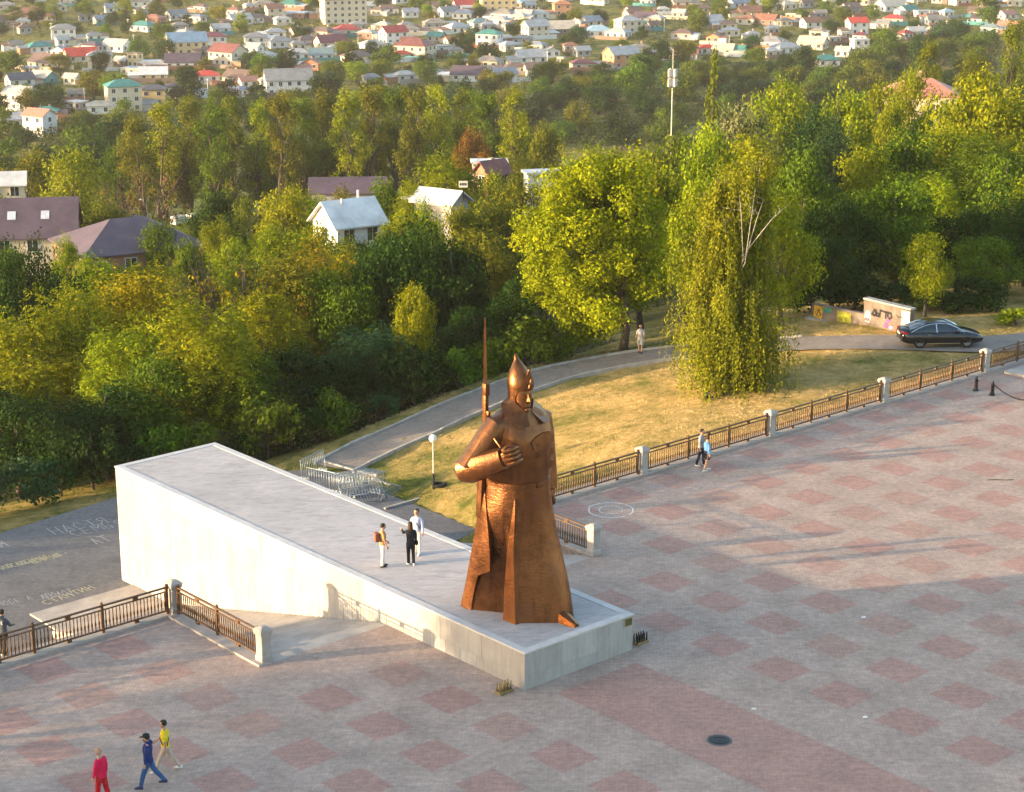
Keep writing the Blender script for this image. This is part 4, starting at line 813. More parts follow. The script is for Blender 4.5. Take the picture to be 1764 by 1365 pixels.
for t in [('round', 20, 660, 100, 190, 'dark', RA), ('dome', 95, 690, 99, 170, 'dark', RA), ('round', 180, 655, 101.5, 190, 'dark', RA), ('round', 265, 600, 104, 190, 'green', RA), ('locust', 345, 505, 106, 210, 'yg', RA), ('dome', 420, 600, 106, 190, 'green', RA), ('round', 500, 590, 108.5, 180, 'dark', RA), ('round', 560, 600, 109.5, 150, 'dark', RA),
          ('locust', 640, 555, 113, 170, 'blue', RB), ('round', 700, 560, 115, 150, 'dark', RB), ('round', 770, 560, 116.5, 140, 'dark', RB), ('shrub', 845, 610, 116, 90, 'green', RB), ('shrub', 905, 560, 118, 130, 'green', RB), ('round', 815, 520, 119, 130, 'dark', RB), ('round', 890, 470, 122, 130, 'dark', RB),
          ('locust', 40, 505, 116, 190, 'yg', RA), ('locust', 150, 480, 118, 200, 'yg', RA), ('locust', 260, 440, 122, 230, 'gold', RA), ('locust', 215, 540, 110, 170, 'yg', RA), ('bare', 415, 425, 124, 170, 'gold', RA), ('bare', 340, 430, 126, 130, 'olive', RA), ('locust', 500, 420, 124, 180, 'olive', RA), ('locust', 450, 480, 115, 170, 'yg', RA), ('round', 585, 440, 122, 160, 'green', RB), ('locust', 560, 410, 130, 150, 'gold', RB), ('dome', 690, 360, 127, 230, 'dark', RB), ('round', 780, 400, 126, 180, 'dark', RB), ('locust', 850, 375, 136, 170, 'olive', RB), ('round', 712, 476, 113.5, 90, 'yg', RB), ('round', 540, 376, 168, 110, 'yg', RC), ('round', 598, 384, 162, 120, 'green', RC), ('dome', 650, 380, 160, 120, 'dark', RC), ('locust', 150, 440, 158, 120, 'yg', RC), ('round', 205, 450, 158, 110, 'green', RC), ('locust', 262, 440, 160, 120, 'yg', RC), ('round', 318, 425, 168, 100, 'green', RC), ('locust', 300, 380, 205, 80, 'yg', RC), ('round', 390, 395, 178, 100, 'yg', RC), ('round', 350, 350, 215, 90, 'green', RC), ('round', 420, 330, 225, 80, 'olive', RC), ('round', 1150, 202, 192, 130, 'olive', RE), ('shrub', 925, 535, 114.5, 130, 'green', RB), ('shrub', 985, 565, 115, 90, 'green', RB), ('round', 660, 300, 222, 80, 'green', RC), ('round', 545, 325, 210, 70, 'yg', RC), ('round', 735, 338, 172, 95, 'yg', RC), ('round', 795, 332, 176, 90, 'yg', RC), ('round', 850, 284, 222, 90, 'yg', RC), ('round', 900, 280, 225, 90, 'olive', RC), ('town', 15, 236, 440, 110, 'green', 'in the dark wood band below the town'), ('town', 75, 240, 450, 100, 'dark', 'in the dark wood band below the town'), ('town', 130, 205, 460, 110, 'green', 'in the dark wood band below the town'), ('town', 185, 200, 470, 110, 'dark', 'in the dark wood band below the town'), ('town', 230, 205, 430, 90, 'olive', 'in the dark wood band below the town'), ('town', 160, 225, 400, 110, 'dark', 'in the dark wood band below the town'), ('round', 1540, 163, 232, 80, 'yg', RE), ('round', 1590, 172, 234, 80, 'yg', RE), ('dome', 1648, 158, 226, 100, 'green', RE), ('round', 20, 415, 170, 90, 'green', RC), ('round', 110, 400, 185, 70, 'yg', RC),
          ('dome', 45, 392, 140, 190, 'dark', RC), ('locust', 150, 430, 150, 110, 'yg', RC), ('locust', 228, 450, 160, 90, 'yg', RC), ('round', 330, 395, 165, 100, 'green', RC), ('round', 375, 318, 205, 110, 'dark', RC), ('locust', 380, 370, 185, 90, 'yg', RC), ('round', 490, 298, 195, 130, 'yg', RC), ('locust', 470, 380, 165, 150, 'yg', RC), ('round', 180, 335, 215, 90, 'olive', RC), ('round', 270, 370, 190, 90, 'green', RC), ('locust', 600, 310, 215, 70, 'olive', RC), ('conifer', 665, 280, 225, 45, 'olive', RC), ('locust', 765, 250, 215, 140, 'yg', RC), ('locust', 720, 300, 200, 100, 'yg', RC), ('locust', 690, 345, 172, 90, 'yg', RC), ('round', 830, 320, 175, 150, 'olive', RC), ('round', 900, 300, 180, 150, 'olive', RC), ('locust', 890, 255, 260, 90, 'olive', RC), ('round', 940, 330, 165, 110, 'olive', RC), ('round', 120, 245, 255, 150, 'yg', RC), ('round', 40, 240, 280, 110, 'olive', RC), ('bare', 245, 275, 245, 140, 'brown', RC), ('bare', 200, 290, 240, 70, 'brown', RC), ('round', 60, 330, 225, 60, 'yg', RC),
          ('round', 1110, 250, 140, 170, 'yg', RE), ('round', 1205, 290, 126, 150, 'yg', RE), ('round', 1355, 330, 117, 130, 'yg', RE, 2), ('dome', 1445, 320, 126, 170, 'dark', RG), ('round', 1440, 400, 121, 130, 'dark', RG), ('round', 1545, 300, 129, 190, 'green', RG), ('round', 1602, 392, 117, 95, 'yg', RG), ('round', 1660, 340, 128, 170, 'dark', RG), ('dome', 1745, 320, 126, 170, 'dark', RG), ('shrub', 1690, 470, 119, 120, 'dark', RG), ('shrub', 1655, 500, 118, 80, 'dark', RG), ('shrub', 1752, 525, 114.5, 90, 'yg', RG), ('round', 1700, 400, 122, 150, 'green', RG),
          ('round', 1290, 150, 185, 160, 'silver', RE), ('locust', 1405, 175, 175, 120, 'blue', RE), ('locust', 1440, 205, 168, 90, 'blue', RE), ('locust', 1330, 215, 155, 190, 'yg', RE), ('round', 1450, 130, 200, 150, 'yg', RE), ('round', 1240, 185, 172, 120, 'yg', RE), ('round', 1190, 205, 165, 120, 'yg', RE), ('round', 1050, 225, 165, 130, 'olive', RE), ('dome', 1715, 105, 185, 230, 'yg', RE), ('round', 1640, 205, 165, 170, 'yg', RE), ('round', 1560, 215, 160, 170, 'green', RE), ('locust', 1700, 215, 150, 150, 'green', RE), ('shrub', 1400, 468, 121.5, 150, 'dark', RG), ('shrub', 1475, 472, 121, 140, 'dark', RG), ('shrub', 1535, 478, 120.5, 130, 'dark', RG), ('shrub', 1592, 495, 120, 110, 'green', RG), ('shrub', 1640, 500, 119.5, 110, 'dark', RG), ('round', 1490, 240, 152, 150, 'yg', RE), ('round', 1390, 240, 148, 150, 'green', RE), ('locust', 1620, 290, 142, 130, 'yg', RE), ('round', 1740, 250, 140, 160, 'green', RE), ('round', 1575, 105, 245, 110, 'yg', RE), ('round', 1520, 125, 235, 90, 'yg', RE), ('dome', 1350, 120, 255, 160, 'yg', RE), ('locust', 1690, 75, 270, 100, 'olive', RE), ('tall', 1745, 35, 330, 70, 'olive', RE), ('tall', 1600, 70, 300, 70, 'olive', RE),
          ('spire', 1230, 85, 230, 34, 'olive', RE), ('round', 815, 208, 300, 90, 'orange', RD), ('round', 945, 195, 300, 90, 'olive', RD), ('tall', 885, 152, 310, 75, 'yg', RD), ('round', 100, 90, 700, 60, 'olive', RD)]:
    T(*t[:7], var=t[7] if len(t) > 7 else None)
for i, px in enumerate((235, 275, 318, 360, 398, 440, 480, 520, 560, 598, 640, 680, 718, 755, 795, 835)):
    T('tall', px, (195, 175, 163, 172, 165, 168, 158, 162, 150, 152, 146, 150, 152, 148, 152, 160)[i], 318 + (i % 3) * 11, 84, ('olive', 'yg', 'olive', 'green')[i % 4], RD)
for i in range(17):
    T('round', 215 + i * 44 + random.uniform(-10, 10), 235 + random.uniform(-14, 14), 334 + random.uniform(0, 14), 84, ('green', 'dark', 'olive', 'green')[i % 4], RD)
# --- single big trees by the lawn
def hero_yellow():
    rs = np.random.default_rng(5); g = at(1073, 607, -2.1); H = 13.6; cl = []
    cx, cy = -1.9, 0.6
    for i in range(112):
        d = unit(rs.normal(size=3)); q = rs.uniform(.4, 1) ** .6; t = d[2]
        az = math.atan2(d[1], d[0]); wr = 4.7 * (1 - .36 * max(0, t) - .05 * max(0, -t)) * (1 + .13 * math.sin(3 * az + 1 + 2 * t) + .08 * math.sin(5 * az + 5 * t)); r = rs.uniform(.7, 1.6)
        cl.append((np.array([cx * (1 - .25 * t) + d[0] * q * wr, cy + d[1] * q * wr * .95, 6.9 + t * q * 6.1]), r))
    P, N, ra = clump_leaves(cl, 520, .215, rs, .8, .3, .42); V, Q, ra = leaves(P, N, np.full(len(P), .215), rs, ra)
    tm = MB(); limbs(tm, 2.4, H * .9, [c for c, r in cl[:16]], .24, rs, 9)
    cm = np_mesh('crown', V, Q, {'r': ('FACE', ra)}); cm.materials.append(M_LEAF)
    e = empty('maple_tree', g - Vector((0, 0, .1)), 0, 'broad bright yellow-green tree with bare trunk beside the path', 'tree'); ob('trunk', fix_normals(tm.mesh('trunk', True)), M_BARK, e); c = ob('crown', cm, None, e); c.color = (.205, .25, .005, 1)
    SKY_LINE[1070:1360] = np.minimum(SKY_LINE[1070:1360], 260)
    # tan autumn patch near the top
    return e
hero_yellow()
def hero_birch():
    rs = np.random.default_rng(9); g = at(1262, 684, -1.45); g.z = tz(g.x, g.y); H = 13.6; tm = MB(); br = MB(); Ps, Ns, As, ra = [], [], [], []
    stems = []
    for s in range(5):
        a = s * 1.25 + .4; pts = [(0.08 * math.cos(a), .08 * math.sin(a), 0)]; lean = (.10, .15, .12, .17, .05)[s]
        top = H * (.93, .82, .86, .72, .90)[s]
        for t in (.2, .4, .6, .8, 1.0): pts.append((math.cos(a) * lean * top * t + rs.normal(0, .1), math.sin(a) * lean * top * t + rs.normal(0, .1), top * t))
        tm.tube(pts, [.15, .13, .10, .07, .045, .015], 7); stems.append(pts)
    for i in range(430):
        st = stems[rs.integers(0, 5)]; t = rs.uniform(.09, 1.0) ** (.85 if i < 330 else 1.9); f = t * 5; j = min(int(f), 4); p0 = Vector(st[j]).lerp(Vector(st[j + 1]), f - j)
        a = rs.uniform(0, 6.28); wmax = float(np.interp(t, [.1, .3, .5, .7, .85, 1.0], [4.0, 3.8, 3.1, 2.2, 1.5, .8])); ln = wmax * rs.uniform(.35, 1.0); rise = rs.uniform(.1, .9)
        if math.cos(a) > .1 and t > .62: ln *= .55
        p1 = p0 + Vector((math.cos(a) * ln, math.sin(a) * ln, rise)); r2 = math.hypot(p1.x, p1.y); 
        if r2 > 4.0: p1 = Vector((p1.x * 4.0 / r2, p1.y * 4.0 / r2, p1.z))
        mid = p0.lerp(p1, .55) + Vector((0, 0, .3)); br.tube([p0, mid, p1], [.022, .014, .006], 3)
        off = rs.normal(0, .12)
        for q in range(18):
            u = rs.uniform(.15, 1.02); s0 = np.array(p0.lerp(p1, u)) + rs.normal(size=3) * .16; L = min(rs.uniform(.8, 3.0), s0[2] - .1)
            if L < .3: continue
            n = int(L / .13); tt = np.linspace(0, 1, n)[:, None]; dr = np.array([math.cos(a), math.sin(a), 0]) * rs.uniform(.0, .32)
            pts = s0 + dr * np.sqrt(tt) + np.array([0, 0, -L]) * tt + rs.normal(size=(n, 3)) * .05; Ps.append(pts); Ns.append(rs.normal(size=(n, 3)) + np.array([math.cos(a), math.sin(a), .2])); As.append(np.tile([0, 0, -1.], (n, 1)) + rs.normal(size=(n, 3)) * .35); ra.append(np.clip(rs.normal(.5 + off, .17, n), 0, 1))
    P, N, A_ = np.concatenate(Ps), np.concatenate(Ns), np.concatenate(As); V, Q, ra = leaves(P, N, np.full(len(P), .18), rs, np.concatenate(ra), A_, .5)
    # pale dead leaders that stand clear of the leaves on the right
    for (x0, z0, x1, z1) in ((.2, 7.6, .55, 11.8), (.3, 8.2, 1.0, 11.2), (.35, 8.4, 2.4, 11.0), (.1, 7.8, -.3, 11.4)):
        b0 = Vector((x0, -1.9, z0)); tip = Vector((x1, -2.5, z1)); md = b0.lerp(tip, .55) + Vector((0, -.15, .25)); tm.tube([Vector((0, -.3, z0 - 1.2)), b0, md, tip], [.028, .026, .018, .006], 5)
        for q in range(4): e_ = md.lerp(tip, rs.uniform(0, 1)); tm.tube([e_, e_ + Vector((rs.normal(0, .4), rs.normal(0, .2), rs.uniform(.1, .5)))], [.014, .005], 3)
    cm = np_mesh('crown', V, Q, {'r': ('FACE', ra)}); cm.materials.append(M_LEAF)
    e = empty('weeping_birch', g - Vector((0, 0, .1)), 0, 'weeping birch with pale dead leaders standing alone on the dry lawn', 'tree'); ob('trunk', fix_normals(tm.mesh('trunk', True)), M_BIRCH, e); ob('branches', fix_normals(br.mesh('branches', True)), M_BARK, e); c = ob('crown', cm, None, e); c.color = (.165, .185, .010, 1)
    SKY_LINE[1350:1580] = np.minimum(SKY_LINE[1350:1580], 330)
hero_birch()

# ------------------------------------------------------------------ houses
RC_ = {'grey': ((.24, .235, .23), 'grey'), 'lgrey': ((.40, .39, .375), 'pale grey'), 'dgrey': ((.10, .10, .115), 'dark grey'), 'brown': ((.17, .115, .09), 'brown'), 'rust': ((.26, .12, .075), 'rust-brown'), 'brownred': ((.20, .075, .065), 'brown-red'), 'burg': ((.17, .05, .065), 'burgundy'), 'red': ((.42, .06, .05), 'red'), 'bred': ((.60, .07, .04), 'bright red'), 'salmon': ((.46, .20, .14), 'salmon'), 'orange': ((.45, .19, .09), 'orange'), 'teal': ((.06, .22, .19), 'teal'), 'tgrey': ((.20, .27, .27), 'grey-teal'), 'blue': ((.20, .29, .38), 'blue'), 'lblue': ((.36, .50, .55), 'light blue'), 'bgrey': ((.25, .27, .31), 'blue-grey'), 'purple': ((.105, .075, .095), 'plum'), 'white': ((.62, .61, .60), 'white'), 'cream': ((.52, .44, .34), 'cream'), 'gbrown': ((.25, .22, .185), 'grey-brown')}
WC_ = {'white': (.66, .64, .61), 'cream': (.60, .51, .38), 'yellow': (.62, .47, .24), 'grey': (.36, .34, .33), 'brick': (.36, .17, .11), 'orange': (.52, .25, .13), 'teal': (.08, .26, .27), 'brown': (.24, .17, .13)}
def roofmat(c): return mat('roof_' + c, RC_[c][0], .55, .16, .5, spec=.35)
def wallmat(c): return mat('plaster_' + c, WC_[c], .85, .08, .4)
M_GLASS = mat('dark_glass', (.03, .035, .045), .15, .3, 3, spec=.6); M_WF = mat('window_frame', (.6, .6, .6), .5, .05, 3); M_BRICK = mat('chimney_brick', (.42, .30, .24), .9, .2, 3)
def win_mesh(w_, h_):
    key = ('w', w_, h_)
    if key in _sl: return _sl[key]
    mb = MB().box(-w_ / 2 - .09, w_ / 2 + .09, -.05, .04, -.09, h_ + .09); mb.add([(-w_ / 2, -.054, 0), (-.03, -.054, 0), (-.03, -.054, h_), (-w_ / 2, -.054, h_)], [(0, 1, 2, 3)]); mb.add([(.03, -.054, 0), (w_ / 2, -.054, 0), (w_ / 2, -.054, h_), (.03, -.054, h_)], [(0, 1, 2, 3)])
    me = mb.mesh('window'); me.materials.append(M_WF); me.materials.append(M_GLASS)
    for i, p in enumerate(me.polygons): p.material_index = 1 if i >= 6 else 0
    _sl[key] = me; return me
HOUSES = []; hx = random.Random(5)
def house(px, py, wpx, st, kind, roof, wall, yaw=None, label=None, ratio=.75, chim=None, pos=None, w=None, rh=None, hgt=None, over=.45, win=True, name='house', wins=None):
    g = pos or ground_at(px, py, 150); dep = depth(g); yaw = random.choice([-28, 24, 32, -20, 12]) if yaw is None else yaw; a = R(yaw)
    if w is None: w = wpx * dep / PF / (abs(math.cos(a)) + ratio * abs(math.sin(a))) * 1.12
    dp = w * ratio; h = hgt or (st * 2.7 - .15); rh = rh or min(3.2, max(1.3, dp * (.30 if kind != 'hip' else .26)))
    fwd = (abs(math.sin(a)) * w + abs(math.cos(a)) * dp) / 2
    c = Vector((g.x * (g.y + fwd) / g.y, g.y + fwd, 0)); c.z = min(tz(c.x, c.y), g.z + .3) if pos is None else g.z
    c.z = g.z
    e = empty(name, (c.x, c.y, c.z), a, label, 'house' if name == 'house' else 'building', None); W2, D2 = w / 2, dp / 2
    ridge_y = kind == 'front'; mb = MB()
    mb.box(-W2, W2, -D2, D2, -2.5, h)
    if kind == 'gable': mb.add([(-W2, -D2, h), (-W2, D2, h), (-W2, 0, h + rh), (W2, -D2, h), (W2, D2, h), (W2, 0, h + rh)], [(0, 1, 2), (3, 5, 4), (0, 2, 5, 3), (1, 4, 5, 2)])
    if kind == 'front': mb.add([(-W2, -D2, h), (W2, -D2, h), (0, -D2, h + rh), (-W2, D2, h), (W2, D2, h), (0, D2, h + rh)], [(0, 2, 1), (3, 4, 5), (0, 3, 5, 2), (1, 2, 5, 4)])
    ob('wall', mb, wallmat(wall), e); rb = MB(); o = over; t = .14
    if kind == 'gable':
        k_ = rh / D2; zo = h - k_ * o + .06
        for z_ in (0,): rb.add([(-W2 - o, -D2 - o, zo), (W2 + o, -D2 - o, zo), (W2 + o, 0, h + rh + .06), (-W2 - o, 0, h + rh + .06), (-W2 - o, D2 + o, zo), (W2 + o, D2 + o, zo)] + [(-W2 - o, -D2 - o, zo + t), (W2 + o, -D2 - o, zo + t), (W2 + o, 0, h + rh + .06 + t), (-W2 - o, 0, h + rh + .06 + t), (-W2 - o, D2 + o, zo + t), (W2 + o, D2 + o, zo + t)], [(0, 3, 2, 1), (3, 4, 5, 2), (6, 7, 8, 9), (9, 8, 11, 10), (0, 1, 7, 6), (4, 10, 11, 5), (0, 6, 9, 3), (3, 9, 10, 4), (1, 2, 8, 7), (2, 5, 11, 8)])
    elif kind == 'front':
        k_ = rh / W2; zo = h - k_ * o + .06
        rb.add([(-W2 - o, -D2 - o, zo), (-W2 - o, D2 + o, zo), (0, D2 + o, h + rh + .06), (0, -D2 - o, h + rh + .06), (W2 + o, -D2 - o, zo), (W2 + o, D2 + o, zo)] + [(-W2 - o, -D2 - o, zo + t), (-W2 - o, D2 + o, zo + t), (0, D2 + o, h + rh + .06 + t), (0, -D2 - o, h + rh + .06 + t), (W2 + o, -D2 - o, zo + t), (W2 + o, D2 + o, zo + t)], [(0, 1, 2, 3), (3, 2, 5, 4), (6, 9, 8, 7), (9, 10, 11, 8), (0, 6, 7, 1), (4, 5, 11, 10), (0, 3, 9, 6), (3, 4, 10, 9), (1, 7, 8, 2), (2, 8, 11, 5)])
    elif kind == 'hip':
        rl = max(W2 - D2 * .85, .3); rb.add([(-W2 - o, -D2 - o, h), (W2 + o, -D2 - o, h), (W2 + o, D2 + o, h), (-W2 - o, D2 + o, h), (-W2 - o, -D2 - o, h + t), (W2 + o, -D2 - o, h + t), (W2 + o, D2 + o, h + t), (-W2 - o, D2 + o, h + t), (-rl, 0, h + rh), (rl, 0, h + rh)], [(3, 2, 1, 0), (0, 1, 5, 4), (1, 2, 6, 5), (2, 3, 7, 6), (3, 0, 4, 7), (4, 5, 9, 8), (5, 6, 9), (6, 7, 8, 9), (7, 4, 8)])
    else: rb.box(-W2 - .25, W2 + .25, -D2 - .25, D2 + .25, h + .002, h + .3)
    ro = ob('roof', rb, roofmat(roof), e)
    if chim or (chim is None and kind != 'flat' and random.random() < .6):
        cx = random.uniform(-.5, .5) * W2; ob('chimney', MB().box(cx - .3, cx + .3, D2 * .15, D2 * .15 + .6, h + .2, h + rh + random.uniform(.3, 1.0)), M_BRICK, ro)
    if pos is None and hx.random() < .6:
        sd = hx.choice([-1, 1]); aw, ad, ah = w * hx.uniform(.35, .6), dp * hx.uniform(.5, .8), hx.uniform(1.7, 2.3); x0 = sd * (W2 + aw / 2); ob('annex', MB().box(x0 - aw / 2, x0 + aw / 2, -D2 - .3, -D2 - .3 + ad, -2.5, ah), wallmat(hx.choice(['white', 'cream', 'grey', 'brick', 'brown'])), e)
        yb = -D2 - .3; r2 = MB().add([(x0 - aw / 2 - .25, yb - .25, ah + .02), (x0 + aw / 2 + .25, yb - .25, ah + .02), (x0 + aw / 2 + .25, yb + ad + .2, ah + .75), (x0 - aw / 2 - .25, yb + ad + .2, ah + .75), (x0 - aw / 2 - .25, yb - .25, ah + .14), (x0 + aw / 2 + .25, yb - .25, ah + .14), (x0 + aw / 2 + .25, yb + ad + .2, ah + .87), (x0 - aw / 2 - .25, yb + ad + .2, ah + .87)], [(3, 2, 1, 0), (4, 5, 6, 7), (0, 1, 5, 4), (1, 2, 6, 5), (2, 3, 7, 6), (3, 0, 4, 7)]); ob('annex_roof', r2, roofmat(hx.choice(['lgrey', 'grey', 'brown', 'rust', roof, 'white'])), e)
    if pos is None and hx.random() < .45:
        fl_ = w * hx.uniform(1.2, 2.0); fy = -D2 - hx.uniform(2.5, 5); ob('yard_wall', MB().box(-fl_ / 2, fl_ / 2, fy, fy + .2, -2, hx.uniform(1.3, 1.9)), wallmat(hx.choice(['white', 'grey', 'brick', 'cream', 'brown', 'teal'])), e)
    if win:
        wm = win_mesh(1.1, 1.25)
        for s in range(st):
            z = .85 + s * 2.65; nf = wins or max(2, int(w / 3.0))
            for i in range(nf): ob('window', wm, None, e, (-W2 + w * (i + .5) / nf, -D2 - .002, z))
            ns = max(1, int(dp / 3.4))
            for i in range(ns):
                q = ob('window', wm, None, e, (-W2 - .002, D2 - dp * (i + .5) / ns, z)); q.rotation_euler = (0, 0, -R(90))
                if yaw > 5 or yaw < -5: q = ob('window', wm, None, e, (W2 + .002, -D2 + dp * (i + .5) / ns, z)); q.rotation_euler = (0, 0, R(90))
    d = RC_[roof][1]; pxc, pyc = proj((c.x, c.y, c.z + h / 2))
    HOUSES.append(dict(e=e, px=pxc, py=pyc, desc='%s%s house with %s %s' % ({1: '', 2: 'two-storey ', 3: 'three-storey ', 4: ''}[st], wall, d, {'gable': 'gabled roof', 'front': 'front-gabled roof', 'hip': 'hipped roof', 'flat': 'flat roof'}[kind]), x=c.x, y=c.y, r=(w + dp) / 2, label=label))
    return e, w, dp, h, rh
